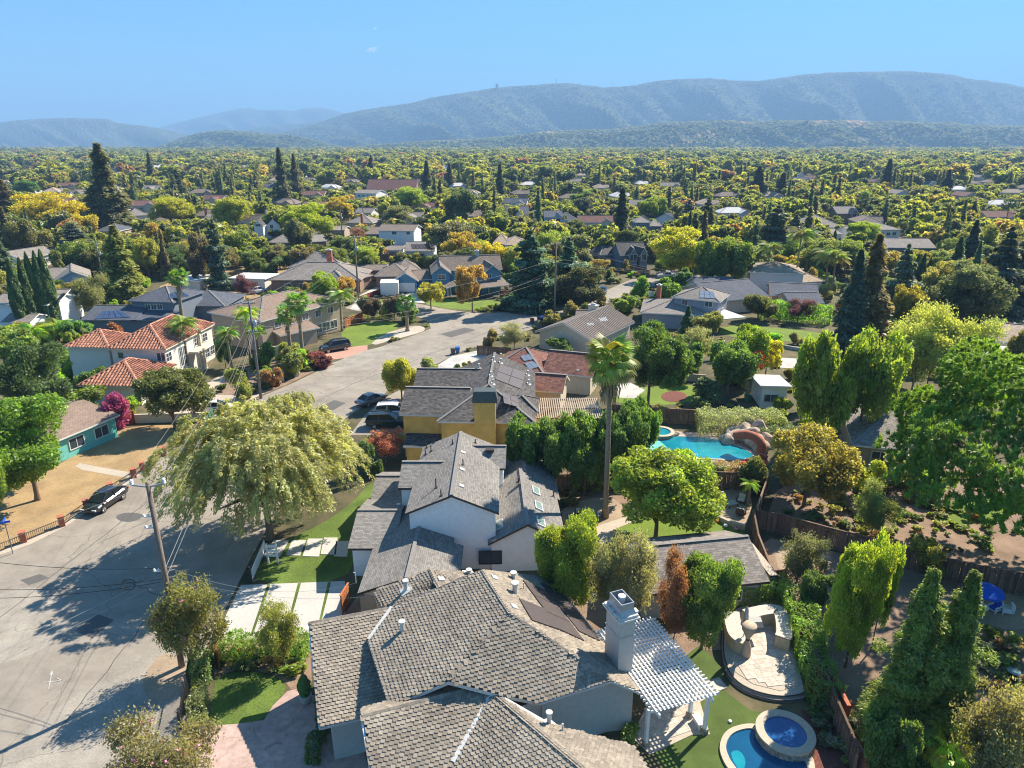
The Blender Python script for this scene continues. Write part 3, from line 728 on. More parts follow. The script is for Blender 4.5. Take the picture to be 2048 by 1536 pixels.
def crown_column(name, n, size, m=None, pw=0.55):
    z = rng.random(n) ** 0.9; a = rng.random(n) * 2 * np.pi
    r = np.clip(np.sin(np.pi * np.clip(z * 0.93 + 0.07, 0, 1)) ** pw, 0, 1) * np.where(z < .5, 1, 1 - (z - .5) * .7)
    r = r * rng.uniform(0.78, 1.05, n) * (1 + .1 * np.sin(a * 5 + z * 20))
    P = np.stack([np.cos(a) * r, np.sin(a) * r, 0.02 + z * 0.98], 1)
    Q = np.stack([np.cos(a), np.sin(a), np.full(n, .35)], 1); Q /= np.linalg.norm(Q, axis=1, keepdims=True)
    return leaf_mesh(name, P, Q, size, m or M['needle'], aspect=2.6, jit=.4, updir=np.tile([0., 0, 1], (n, 1)) + Q * .25, asp=10)
def crown_dome(name, n, size):
    """umbrella pine: up-pointing tufts of needles on a lumpy dome"""
    T_ = 30; nt_ = n // T_; d = unit(nt_ * 3); d = d[d[:, 2] > -0.02][:nt_]; nt_ = len(d)
    b = 1 + .10 * np.sin(d[:, 0] * 9 + 1) * np.sin(d[:, 1] * 8) + .08 * np.sin(d[:, 2] * 13 + 4 * d[:, 0]) + .05 * np.sin(d[:, 1] * 23) * np.sin(d[:, 0] * 21)
    c = d * (b * (1 - .16 * rng.random(nt_) ** 2))[:, None]; c[:, 2] = 0.48 + c[:, 2] * 0.50
    P = np.repeat(c, T_, 0); o = np.repeat(d, T_, 0); k = len(P); dirs = o * .7 + unit(k) * .55; dirs[:, 2] += .75; dirs /= np.linalg.norm(dirs, axis=1, keepdims=True)
    P = P + dirs * np.array([1, 1, .8]) * (.012 + rng.random(k) * .022)[:, None]
    return leaf_mesh(name, P, o + np.array([0, 0, .5]), size, M['leaf'], aspect=4.5, jit=.5, updir=dirs * 3, asp=1.3)
def crown_weep(name, n, size):
    """loose feathery crown whose outer sprays hang"""
    K = 60; C = unit(K); C[:, 2] = np.abs(C[:, 2]) * 1.0 - .12; C *= rng.uniform(.45, .88, K)[:, None]
    idx = rng.integers(0, K, n); ns = 22
    st = rng.integers(0, K * ns, n) ; cs = C[st // ns] + unit(K * ns)[st] * .22
    t = rng.random(n); out = cs / (np.linalg.norm(cs, axis=1, keepdims=True) + 1e-6)
    p = cs + out * (t * .13)[:, None] + rng.normal(0, .016, (n, 3)); p[:, 2] -= t ** 1.5 * .26
    U = out * .5; U[:, 2] -= t * 1.2
    q = out * .6 + np.array([0, 0, .6]); q /= np.linalg.norm(q, axis=1, keepdims=True)
    p[:, :2] /= np.quantile(np.hypot(p[:, 0], p[:, 1]), .97)
    p[:, 2] = .54 + p[:, 2] * .48; p[:, 2] = np.clip(p[:, 2] / p[:, 2].max(), .03, 1)
    return leaf_mesh(name, p, q, size, M['leaf'], aspect=3.0, jit=.45, updir=U, asp=1.7)
def box_hedge(name, n, size, L, W_, H, m=None):
    f = rng.random(n); p = np.stack([rng.uniform(-L / 2, L / 2, n), rng.uniform(-W_ / 2, W_ / 2, n), rng.uniform(0, H, n)], 1); q = np.zeros((n, 3))
    a = rng.random(n) * (L * W_ + 2 * L * H + 2 * W_ * H)
    for i in range(n):
        if a[i] < L * W_: p[i, 2] = H; q[i, 2] = 1
        elif a[i] < L * W_ + 2 * L * H: s = 1 if rng.random() < .5 else -1; p[i, 1] = s * W_ / 2; q[i, 1] = s
        else: s = 1 if rng.random() < .5 else -1; p[i, 0] = s * L / 2; q[i, 0] = s
    p += rng.normal(0, size * .55, (n, 3)) + .12 * np.sin(p[:, [1, 0, 0]] * 3.1 + 1) * np.array([.5, 1, 1])
    p[:, 2] = np.clip(p[:, 2], 0.02, None)
    return leaf_mesh(name, p, q + [0, 0, .2], size, m or M['leaf'], jit=.5, asp=1)

PR = {}
PR['broad_hi'] = [(crown_broad('crown', 50000, .034, 84, low=.04, lobe=.27), trunk_mesh('trunk', seed=i)) for i in range(2)]
PR['broad'] = [(crown_broad('crown', 16000, .058, 54, low=.03, lobe=.30), trunk_mesh('trunk', seed=i + 5)) for i in range(4)]
PR['round'] = [(crown_broad('crown', 30000, .042, 100, low=.03, lobe=.25, loose=.35), trunk_mesh('trunk', h=.35, seed=i + 9)) for i in range(2)]
PR['bush'] = [(crown_broad('crown', 7000, .08, 30, low=-.25, lobe=.33), trunk_mesh('stem', h=.3, r=.05, seed=i + 12)) for i in range(3)]
PR['sparse'] = [(crown_broad('crown', 19000, .034, 64, low=.02, lobe=.24, loose=.9), trunk_mesh('trunk', h=.4, r=.03, limbs=9, seed=i + 15)) for i in range(2)]
PR['conifer_hi'] = [(crown_conifer('crown', 70000, .022, 22, asp=3.2, rag=.55, taper=.62, low=.02, droop=.04, tipz=.02, m=M['leaf']), trunk_mesh('trunk', h=.9, r=.03, limbs=0)) for i in range(1)]
PR['conifer'] = [(crown_conifer('crown', 14000, .068, 28, taper=.72, rag=.5), trunk_mesh('trunk', h=.9, r=.035, limbs=0)) for i in range(3)]
PR['redwood'] = [(crown_conifer('crown', 15000, .075, 30, low=.02, taper=.62, rag=.6, droop=.12), trunk_mesh('trunk', h=.95, r=.05, limbs=0)) for i in range(3)]
PR['cedar'] = [(crown_conifer('crown', 18000, .05, 13, low=.06, taper=.6, rag=.5, droop=.03, aspect=2.2, asp=2.4), trunk_mesh('trunk', h=.9, r=.035, limbs=0)) for i in range(3)]
PR['cypress'] = [(crown_column('crown', 7000, .15), trunk_mesh('trunk', h=.3, r=.1, limbs=0)) for i in range(2)]
PR['weep'] = [(crown_weep('crown', 105000, .0135), trunk_mesh('trunk', h=.45, r=.04, limbs=14, reach=.75, seed=31, top=.95)) for i in range(1)]
PR['dome'] = [(crown_dome('crown', 260000, .0072), None)]

TREES = 0
def tree(px, by, ty, wpx, kind, col, name, label, cat='tree', group=None, rz=None, sq=1.0, z=0.0, base=None):
    """px: centre column, by: pixel row of the foot, ty: pixel row of the top, wpx: crown width in photo pixels"""
    b = G(px, by, z) if base is None else base
    H = top_z(b, ty) - b.z; Rr = wpx * scale_at(b + Vector((0, 0, H * .6))) / 2
    Rr *= {'redwood': 1.5, 'cedar': 1.25, 'conifer': 1.1, 'conifer_hi': 1.15}.get(kind, 1.0)
    if kind in ('redwood', 'cedar', 'conifer'): col = tuple(c * 1.3 for c in col)
    pr = random.choice(PR[kind])
    t = thing(name, label, cat, b, random.uniform(0, 6.28) if rz is None else rz, group)
    t.scale = (Rr, Rr * sq, H)
    if pr[1] is not None: link('stem' if kind == 'bush' else 'trunk', pr[1], t)
    c = link('crown', pr[0], t); c.color = (*col, 1)
    return t
# palms -----------------------------------------------------------------
def frond_mesh(kind):
    mb = MB()
    if kind == 'fan':      # petiole and a fan of stiff segments
        mb.tube([(0, 0, 0), (.5, 0, .03)], [.03, .02], 4)
        for k in range(-8, 9):
            a = k * .17; L = .62 * (1 - .03 * abs(k)); c, s = math.cos(a), math.sin(a)
            p = Vector((.5, 0, .03)); e = p + Vector((c * L, s * L, -.10 - .14 * abs(k) / 8)); md = p + Vector((c * L * .55, s * L * .55, .05))
            n = Vector((-s, c, 0)) * .055
            mb.add([p, md - n, e, md + n], [(0, 1, 2, 3)])
    elif kind == 'dead':
        for k in range(5):
            a = (k - 2) * .22
            mb.add([(0, 0, 0), (.18 + .05 * k, .1 * (k - 2) - .04, -.6), (.2, .1 * (k - 2), -1.15), (.18 + .05 * k, .1 * (k - 2) + .05, -.6)], [(0, 1, 2, 3)])
    else:                  # pinnate arching frond
        N = 15; pts = []
        for i in range(N + 1):
            t = i / N; pts.append(Vector((1.0 * t - .12 * t * t, 0, .55 * t - .95 * t * t)))
        mb.tube(pts, [.022 * (1 - .8 * i / N) for i in range(N + 1)], 4)
        for i in range(2, N + 1):
            L = .30 * math.sin(math.pi * min(1, (i / N) * .82 + .15)) + .05
            d = (pts[i] - pts[i - 1]).normalized()
            for s in (-1, 1):
                e = pts[i] + Vector((d.x * L * .45, s * L * .8, d.z * L * .4 - L * .55)); q = d * .035
                mb.add([pts[i] - q, (pts[i] + e) / 2 + q * 1.3 + Vector((0, 0, .02)), e, (pts[i] + e) / 2 - q * 1.3], [(0, 1, 2, 3)])
    me = bpy.data.meshes.new('frond'); me.from_pydata(mb.v, [], mb.f)
    me.materials.append(M['deadfrond'] if kind == 'dead' else M['leaf']); return me
FR = {k: frond_mesh(k) for k in ('fan', 'dead', 'pin')}
def palm(px, by, cy_, wpx, kind, col, label, group=None, skirt=0, n=26, base=None, tr=0.2):
    b = G(px, by) if base is None else base; H = top_z(b, cy_)
    R_ = wpx * scale_at(b + Vector((0, 0, H))) / 2
    t = thing('fan_palm' if kind == 'fan' else 'feather_palm', label, 'palm tree', b, 0, group)
    mb = MB(); k = 10
    lean = Vector((random.uniform(-.03, .03) * H, random.uniform(-.03, .03) * H, 0))
    ps = [Vector((0, 0, -.1)) + lean * (i / k) ** 2 + Vector((0, 0, H * i / k)) for i in range(k + 1)]
    mb.tube(ps, [tr * (1.5 if i == 0 else 1.05 - .25 * i / k) for i in range(k + 1)], 10); tp = ps[-1]
    mb.build('trunk', M['palmbark'], t, smooth=True, local=True)
    for i in range(n):
        f = (i + .5) / n; el = 1.15 - 2.0 * f if kind == 'fan' else 1.15 - 1.35 * f
        o = link('frond', FR[kind], t); o.color = (*[c * random.uniform(.8, 1.25) for c in col], 1)
        s = R_ * random.uniform(.8, 1.05) / (1.05 if kind == 'fan' else .9)
        o.location = tp; o.rotation_euler = (random.uniform(-.3, .3), -el * (1 if kind == 'fan' else .8), i * 2.4); o.scale = (s, s, s)
    for i in range(skirt):
        o = link('dead_frond', FR['dead'], t); s = R_ * random.uniform(.7, 1.0)
        o.location = tp - Vector((0, 0, (i % 3) * R_ * .3 + .1)); o.rotation_euler = (0, random.uniform(-.12, .05), i * 2.4); o.scale = (s * .9, s * .9, s)
    return t
# ------------------------------------------------------------------ ground, roads, yards
mb = MB(); S_ = 14000
mb.add([(-S_, -300, 0), (S_, -300, 0), (S_, 2 * S_, 0), (-S_, 2 * S_, 0)], [(0, 1, 2, 3)])
M['ground'] = mat('valley_ground', (0.045, 0.055, 0.022), 0.97, 0.4, 0.35, 0.5, 6, col2=(0.15, 0.115, 0.065), big=0.3, bigscale=0.03, detail=12)
tag(mb.build('ground', M['ground']), kind='structure')
ROAD = [(-900, 1120), (0, 1104), (62, 1082), (125, 1050), (180, 1014), (262, 958), (330, 908), (400, 858), (452, 826), (520, 794), (590, 764), (640, 740), (700, 716), (765, 692), (830, 670), (862, 657), (858, 646), (842, 636), (820, 628),
        (768, 622), (716, 622), (690, 616), (706, 607), (760, 606), (812, 604), (840, 608), (880, 616), (930, 624), (980, 626), (1040, 622), (1100, 614), (1150, 600), (1195, 588), (1232, 572), (1262, 559), (1300, 554), (1360, 550), (1440, 545), (1520, 532), (1640, 520), (1640, 534), (1530, 548), (1440, 559), (1350, 566), (1285, 575), (1255, 590), (1220, 604), (1180, 622), (1140, 637), (1090, 651), (1030, 668), (975, 686), (925, 702), (885, 722), (845, 742), (800, 766),
        (765, 790), (712, 822), (655, 862), (600, 905), (545, 960), (490, 1040), (440, 1130), (395, 1230), (350, 1330), (318, 1400), (280, 1480), (250, 1560), (200, 1680), (-900, 1680)]
sheet('street', ROAD, 0.012, M['asphalt'])
# worn paler patches and dark repairs on the street
for pts, m in (([(-500, 1250), (0, 1190), (60, 1170), (120, 1190), (150, 1240), (90, 1300), (0, 1330), (-500, 1420)], 'asphalt_pale'),
               ([(0, 1490), (140, 1400), (230, 1330), (290, 1300), (330, 1290), (345, 1310), (270, 1480), (230, 1536), (0, 1640)], 'asphalt_pale'),
               ([(228, 1033), (250, 1024), (292, 1028), (272, 1043), (243, 1044)], 'asphalt_dark'),
               ([(640, 742), (700, 718), (780, 690), (812, 694), (740, 722), (680, 748)], 'asphalt_pale'),
               ([(905, 624), (1000, 628), (1060, 622), (1100, 618), (1090, 632), (980, 650), (920, 640)], 'asphalt_pale')):
    sheet('road_patch', pts, 0.016 if m == 'asphalt_pale' else 0.018, M[m], smooth=2)
for pts in ([(150, 1262), (196, 1228), (228, 1240), (184, 1276)], [(640, 815), (668, 800), (692, 806), (664, 822)], [(880, 668), (930, 655), (952, 660), (902, 675)], [(40, 1160), (80, 1148), (100, 1156), (58, 1170)]): sheet('road_patch', pts, 0.0185, M['asphalt_dark'])
mb = MB()
for a, b in (((0, 1235), (420, 905)), ((420, 905), (700, 770)), ((700, 770), (1000, 655)), ((90, 1500), (300, 1230)), ((560, 850), (600, 812)), ((250, 1160), (330, 1195))):
    P_ = [G(a[0] + (b[0] - a[0]) * i / 12, a[1] + (b[1] - a[1]) * i / 12, .026) + Vector((random.uniform(-.12, .12), random.uniform(-.12, .12), 0)) for i in range(13)]
    for p, q in zip(P_, P_[1:]): mb.bar(p, q, .07, .006)
tag(mb.build('tar_seam', M['asphalt_dark']), kind='structure')
# gravel shoulder on the right of the street, in front of the near houses
sheet('gravel_shoulder', [(318, 1400), (350, 1330), (395, 1230), (440, 1130), (490, 1040), (560, 950), (600, 930), (560, 1010), (505, 1110), (440, 1240), (415, 1290), (385, 1345), (375, 1400), (372, 1460), (350, 1536), (250, 1700), (120, 1700), (250, 1536), (285, 1470)], 0.016, M['apron'])
sheet('sand_patch', [(300, 1330), (330, 1300), (372, 1330), (380, 1360), (350, 1400), (300, 1400), (280, 1370)], 0.021, M['dirt'], smooth=2)
sheet('kerb_strip', [(0, 1110), (62, 1088), (127, 1055), (183, 1018), (264, 961), (330, 911), (402, 861), (398, 856), (326, 905), (258, 955), (176, 1012), (120, 1048), (56, 1079), (0, 1100)], 0.024, M['concrete_warm'])
# painted survey cross on the road
mb = MB()
a = G(85, 1365, .03); b = G(124, 1361, .03); mb.bar(a, b, .07, .004); c_ = G(97, 1378, .032); d_ = G(104, 1342, .032); mb.bar(c_, d_, .07, .004)
mb.bar(b, G(114, 1356, .03), .06, .004); mb.bar(b, G(117, 1368, .03), .06, .004); mb.bar(d_, G(99, 1350, .03), .06, .004); mb.bar(d_, G(106, 1350, .03), .06, .004)
tag(mb.build('road_marking', M['paint']), kind='structure')
# dry front lawn on the left, its paths
sheet('dry_lawn', [(-300, 1120), (0, 1100), (56, 1080), (120, 1048), (176, 1012), (258, 955), (326, 905), (396, 858), (380, 850), (300, 850), (240, 858), (160, 905), (60, 960), (-300, 1000)], 0.010, M['dry'])
sheet('front_path', [(160, 926), (200, 934), (256, 944), (268, 950), (258, 957), (200, 946), (165, 940), (150, 932)], 0.02, M['concrete_warm'])
# lawns, drives and yards
YARDS = [
 ('front_lawn', 'lawn', [(505, 1168), (520, 1130), (560, 1085), (640, 1050), (700, 1010), (745, 960), (775, 960), (760, 1010), (718, 1090), (690, 1168)], 0.012),
 ('driveway', 'white_slab', [(434, 1280), (452, 1230), (482, 1170), (690, 1162), (690, 1230), (640, 1262), (540, 1278)], 0.016),
 ('small_lawn', 'lawn', [(416, 1455), (425, 1400), (432, 1350), (500, 1340), (560, 1356), (575, 1380), (545, 1410), (528, 1440), (470, 1450)], 0.014),
 ('planting_bed', 'mulch', [(425, 1340), (440, 1290), (520, 1280), (620, 1280), (625, 1390), (590, 1390), (565, 1356), (500, 1336), (430, 1350)], 0.011),
 ('stamped_drive', 'pink_drive', [(300, 1620), (395, 1480), (415, 1452), (470, 1448), (528, 1440), (545, 1412), (575, 1382), (612, 1374), (625, 1390), (700, 1400), (760, 1620)], 0.018),
 ('side_yard', 'mulch', [(690, 1230), (740, 1150), (1060, 1140), (1330, 1240), (1330, 1300), (1000, 1300), (620, 1280)], 0.009),
 ('patio_yard', 'dirt', [(1120, 1010), (1215, 990), (1260, 1020), (1240, 1070), (1180, 1090), (1130, 1060)], 0.012),
 ('back_lawn', 'lawn_bright', [(1228, 1060), (1260, 1030), (1400, 1010), (1485, 1050), (1490, 1090), (1400, 1100), (1230, 1085)], 0.013),
 ('seating_terrace', 'dirt', [(1425, 1000), (1440, 975), (1500, 975), (1505, 1020), (1490, 1055), (1450, 1040), (1428, 1025)], 0.017),
 ('garden_path', 'concrete_warm', [(1165, 1075), (1200, 1050), (1262, 1030), (1270, 1042), (1225, 1060), (1228, 1080), (1190, 1092)], 0.018),
 ('side_mulch', 'mulch', [(1525, 1060), (1560, 960), (1690, 960), (1790, 950), (1900, 1010), (2048, 1000), (2300, 1180), (1800, 1140), (1640, 1090)], 0.010),
 ('oval_lawn', 'lawn_bright', [(1860, 1040), (1900, 1000), (1960, 990), (2010, 1005), (2020, 1030), (1960, 1045), (1900, 1055)], 0.016),
 ('neighbour_garden', 'mulch', [(1510, 1070), (1640, 1095), (1800, 1140), (2300, 1190), (2300, 1500), (1760, 1536), (1640, 1330), (1560, 1160)], 0.009),
 ('tan_patch', 'dirt', [(1545, 1090), (1620, 1098), (1680, 1120), (1600, 1150), (1560, 1150)], 0.012),
 ('tan_garden', 'dirt', [(1870, 1180), (2048, 1180), (2200, 1230), (2048, 1268), (1900, 1230), (1870, 1210)], 0.013),
 ('dirt_strip', 'mulch', [(1110, 940), (1210, 930), (1300, 980), (1420, 930), (1520, 950), (1530, 985), (1300, 1010), (1130, 1000)], 0.008),
 ('upper_lawn', 'lawn_bright', [(1440, 650), (1560, 655), (1660, 668), (1690, 690), (1640, 690), (1540, 678), (1440, 672)], 0.012),
 ('round_lawn', 'lawn_bright', [(1220, 790), (1300, 770), (1420, 770), (1440, 790), (1400, 800), (1330, 812), (1220, 805)], 0.011),
 ('garden_patio', 'concrete', [(1215, 770), (1260, 765), (1290, 780), (1270, 797), (1240, 795)], 0.016),
 ('villa_forecourt', 'mulch', [(400, 770), (470, 745), (540, 720), (600, 720), (640, 736), (590, 762), (520, 792), (450, 800)], 0.010),
 ('villa_path', 'concrete_warm', [(405, 770), (440, 752), (470, 748), (472, 756), (440, 768), (420, 780)], 0.017),
 ('villa_drive', 'concrete_warm', [(300, 835), (330, 790), (420, 790), (500, 790), (530, 786), (452, 822), (400, 845)], 0.011),
 ('salmon_drive', 'salmon_drive', [(640, 722), (655, 703), (700, 694), (735, 690), (735, 700), (690, 716)], 0.020),
 ('drive_lip', 'asphalt_pale', [(660, 728), (690, 716), (735, 700), (770, 692), (772, 700), (700, 726)], 0.021),
 ('corner_lawn', 'lawn_bright', [(682, 660), (720, 645), (790, 640), (800, 655), (770, 680), (720, 695), (685, 690)], 0.011),
 ('corner_gravel', 'gravel', [(735, 694), (765, 668), (810, 655), (835, 650), (852, 656), (845, 664), (800, 676)], 0.015),
 ('blue_house_lawn', 'lawn_bright', [(840, 606), (880, 598), (980, 598), (1010, 606), (960, 620), (900, 619)], 0.011),
 ('small_verge', 'lawn_bright', [(752, 600), (800, 596), (790, 605), (756, 607)], 0.011),
 ('white_drive', 'concrete', [(700, 618), (720, 590), (760, 570), (775, 575), (740, 604), (716, 620)], 0.014),
 ('house_drive', 'concrete', [(800, 604), (815, 585), (845, 585), (850, 606)], 0.014),
 ('parking_apron', 'concrete', [(862, 738), (905, 712), (960, 700), (1010, 705), (1000, 722), (900, 738)], 0.016),
 ('parking_drive', 'apron', [(700, 870), (730, 830), (770, 795), (800, 780), (830, 790), (830, 870)], 0.015),
 ('entry_lawn', 'lawn_bright', [(720, 885), (740, 868), (810, 866), (812, 885), (760, 893)], 0.018),
 ('slope_field', 'dry', [(290, 615), (330, 560), (480, 535), (640, 520), (640, 560), (540, 580), (440, 610)], 0.007),
 ('backyard_field', 'dry', [(460, 560), (540, 545), (640, 545), (640, 570), (520, 600), (430, 605)], 0.009),
 ('villa_lawn', 'lawn_bright', [(0, 830), (0, 800), (40, 782), (70, 790), (50, 820)], 0.011),
 ('far_front_lawn', 'lawn_bright', [(1820, 518), (1860, 512), (1900, 516), (1880, 524)], 0.012),
 ('side_terrace', 'mulch', [(1770, 930), (1890, 900), (2048, 960), (2048, 1000), (1900, 1000)], 0.0115),
 ('far_patio', 'concrete', [(1560, 715), (1640, 720), (1640, 740), (1560, 735)], 0.012),
]
for nm, m, pts, z in YARDS: sheet(nm, pts, z, M[m], smooth=1 if m in ('lawn', 'lawn_bright', 'mulch', 'dirt', 'gravel', 'dry') else 0)
# grass joints of the white drive and the stepping slabs of the front walk
for q in ([(500, 1272), (505, 1272), (541, 1168), (535, 1168)], [(567, 1276), (572, 1276), (602, 1166), (596, 1166)], [(633, 1264), (638, 1262), (662, 1164), (656, 1164)]):
    sheet('grass_joint', q, 0.024, M['lawn'])
for i, (a0, a1, b0, b1, y0, y1) in enumerate(((527, 560, 548, 578, 1112, 1080), (572, 600, 584, 612, 1110, 1080), (605, 638, 616, 645, 1112, 1077), (641, 672, 648, 675, 1108, 1075), (668, 694, 672, 700, 1112, 1082))):
    sheet('stepping_slab', [(a0, y0), (a1, y0 + 1), (b1, y1), (b0, y1)], 0.05, M['white_slab'], thick=.04)

# ------------------------------------------------------------------ hills
def dist_z(py, D):
    r = ray(1024, py); return CAM_H + r.z * (D / r.y)
def hill(name, prof, D, base, back, m, rough, gully, seed, nx=260, ny=46, gscale=1.0):
    """prof: skyline (px,py); D: distance of the crest; base: distance of the foot"""
    xs = [p[0] for p in prof]; ys = [p[1] for p in prof]
    px = np.linspace(xs[0], xs[-1], nx); zc = np.array([dist_z(y, D) for y in np.interp(px, xs, ys)])
    t = np.concatenate([np.linspace(0, 1, ny - 8), np.linspace(1.06, 1.5, 8)]); g = np.random.default_rng(seed)
    ph = g.random(24) * 6.28
    V = np.zeros((ny, nx, 3))
    for j, tt in enumerate(t):
        d = base + (D - base) * tt if tt <= 1 else D + (back - D) * (tt - 1) / .5
        f = np.sin(min(tt, 1) * np.pi / 2) ** .95 * (d / D) ** 1.25 if tt <= 1 else 1 - ((tt - 1) / .5) ** 1.4
        Xc = (px - 1024) / FPX * D / _c; X = Xc
        wv = np.zeros(nx); amp = 1.0
        for k in range(7):
            fr = gscale * 2 * np.pi / (900 / 1.75 ** k)
            wv += amp * (-2 * np.abs(np.sin(fr * (X + tt * (1100 + 260 * (k % 3)) + 190 * np.sin(X / 700 + k + 2.2 * tt)) / 2 + ph[k] + tt * 1.1 * np.sin(ph[k + 8])))); amp *= .56
        env = np.clip(np.sin(min(tt, 1) * np.pi) ** .8, 0, 1) if tt <= 1 else .3
        z = zc * f + gully * .5 * wv * env * (zc / zc.max()) + (rough * g.normal(size=nx) if .03 < tt < 1.01 else 0)
        V[j, :, 0] = X * d / D; V[j, :, 1] = d; V[j, :, 2] = np.maximum(z, -2 if tt < .02 or tt > 1.4 else .3)
    V[0, :, 2] = -2; V[-1, :, 2] = -2
    me = bpy.data.meshes.new(name); n = nx * ny
    idx = np.arange(n).reshape(ny, nx); F = np.stack([idx[:-1, :-1], idx[:-1, 1:], idx[1:, 1:], idx[1:, :-1]], -1).reshape(-1, 4)
    me.from_pydata(V.reshape(-1, 3).tolist(), [], F.tolist()); me.materials.append(m)
    me.polygons.foreach_set('use_smooth', [True] * len(F)); me.update()
    tag(link(name, me), kind='structure'); return V
def hillmat(name, wood, dry, dry_lo, tree_scale, bump):
    m = bpy.data.materials.new(name); m.use_nodes = True; nt = m.node_tree; N = nt.nodes; L = nt.links; p = N['Principled BSDF']
    p.inputs['Roughness'].default_value = 1; p.inputs['Specular IOR Level'].default_value = 0.05
    geo = N.new('ShaderNodeNewGeometry')
    v = N.new('ShaderNodeTexVoronoi'); v.inputs['Scale'].default_value = tree_scale; L.new(geo.outputs['Position'], v.inputs['Vector'])
    n = N.new('ShaderNodeTexNoise'); n.inputs['Scale'].default_value = 0.0035; n.inputs['Detail'].default_value = 7; n.inputs['Roughness'].default_value = .62; L.new(geo.outputs['Position'], n.inputs['Vector'])
    mr = N.new('ShaderNodeMapRange'); mr.inputs[1].default_value = dry_lo; mr.inputs[2].default_value = dry_lo + .05; L.new(n.outputs[0], mr.inputs[0])
    mr2 = N.new('ShaderNodeMapRange'); mr2.inputs[1].default_value = 0; mr2.inputs[2].default_value = 1; mr2.inputs[3].default_value = .55; mr2.inputs[4].default_value = 1.5; L.new(v.outputs['Color'], mr2.inputs[0])
    sc = N.new('ShaderNodeVectorMath'); sc.operation = 'SCALE'; sc.inputs[0].default_value = wood; L.new(mr2.outputs[0], sc.inputs['Scale'])
    mx = N.new('ShaderNodeMix'); mx.data_type = 'RGBA'; L.new(mr.outputs[0], mx.inputs[0]); L.new(sc.outputs[0], mx.inputs[6]); mx.inputs[7].default_value = (*dry, 1)
    L.new(mx.outputs[2], p.inputs['Base Color'])
    iv = N.new('ShaderNodeMath'); iv.operation = 'SUBTRACT'; iv.inputs[0].default_value = 1; L.new(v.outputs['Distance'], iv.inputs[1])
    bp = N.new('ShaderNodeBump'); bp.inputs['Strength'].default_value = bump; bp.inputs['Distance'].default_value = 9; L.new(iv.outputs[0], bp.inputs['Height']); L.new(bp.outputs[0], p.inputs['Normal'])
    return m
M['hill_far'] = hillmat('far_hill_chaparral', (.11, .13, .085), (.20, .17, .11), .72, .05, .8)
M['hill_main'] = hillmat('wooded_ridge', (.105, .122, .066), (.22, .17, .10), .70, .045, 1.0)
M['hill_foot'] = hillmat('oak_foothills', (.11, .125, .06), (.34, .23, .125), .60, .05, 1.0)
M['hill_gold'] = mat('golden_grass', (.42, .29, .155), 1, .3, .03, big=.1, bigscale=.004)
hill('far_hills', [(380, 262), (400, 254), (450, 240), (490, 230), (520, 222), (545, 217), (562, 216), (585, 221), (605, 219), (640, 222), (662, 216), (682, 215), (700, 218), (724, 225), (780, 240), (860, 255)], 11500, 9000, 13500, M['hill_far'], 0, 260, 3, 140, 30)
hill('left_hills', [(-700, 245), (-300, 262), (-60, 240), (0, 249), (30, 248), (60, 251), (110, 246), (150, 240), (200, 237), (250, 236), (308, 238), (325, 246), (360, 250), (390, 255), (440, 268), (520, 276), (620, 288)], 7000, 4600, 9000, M['hill_main'], .8, 170, 5)
hill('middle_ridge', [(400, 288), (500, 268), (560, 256), (620, 250), (690, 241), (740, 240), (800, 252), (900, 262), (1000, 272), (1100, 280)], 8600, 6500, 10000, M['hill_main'], .6, 200, 8, 180)
main_V = hill('main_ridge', [(520, 285), (600, 268), (680, 246), (725, 228), (760, 220), (800, 213), (850, 205), (880, 196), (920, 188), (960, 182), (990, 176), (1030, 172), (1080, 168), (1120, 166), (1160, 171), (1190, 175), (1230, 172), (1280, 161), (1330, 157), (1370, 156), (1410, 161), (1450, 162), (1490, 156), (1530, 149), (1570, 145), (1610, 144), (1650, 143), (1700, 142), (1740, 144), (1790, 149), (1820, 158), (1850, 161), (1890, 168), (1930, 177), (1970, 183), (2010, 183), (2048, 185), (2300, 180), (2700, 200), (3200, 240)], 6800, 4300, 9000, M['hill_main'], 1.5, 230, 11, 420, 80)
foot_V = hill('right_foothills', [(560, 305), (680, 297), (750, 291), (800, 287), (850, 283), (900, 280), (960, 276), (1030, 270), (1090, 262), (1140, 258), (1200, 258), (1260, 250), (1300, 244), (1350, 242), (1400, 239), (1440, 243), (1500, 240), (1560, 241), (1600, 239), (1660, 243), (1700, 241), (1760, 245), (1800, 243), (1840, 249), (1900, 250), (1960, 252), (2048, 254), (2300, 250), (2700, 270)], 3900, 2500, 4600, M['hill_foot'], .5, 110, 14, 420, 60, 1.6)
left_foot_V = hill('left_foothills', [(330, 306), (390, 296), (430, 276), (470, 264), (510, 260), (560, 263), (600, 267), (640, 271), (680, 282), (720, 292), (760, 300), (800, 304)], 4300, 2900, 5000, M['hill_foot'], .5, 50, 17, 200, 46, 1.6)
from mathutils.bvhtree import BVHTree
HB_ = []
for o in bpy.data.objects:
    if 'foothills' in o.name: HB_.append(BVHTree.FromPolygons([v.co[:] for v in o.data.vertices], [p.vertices[:] for p in o.data.polygons]))
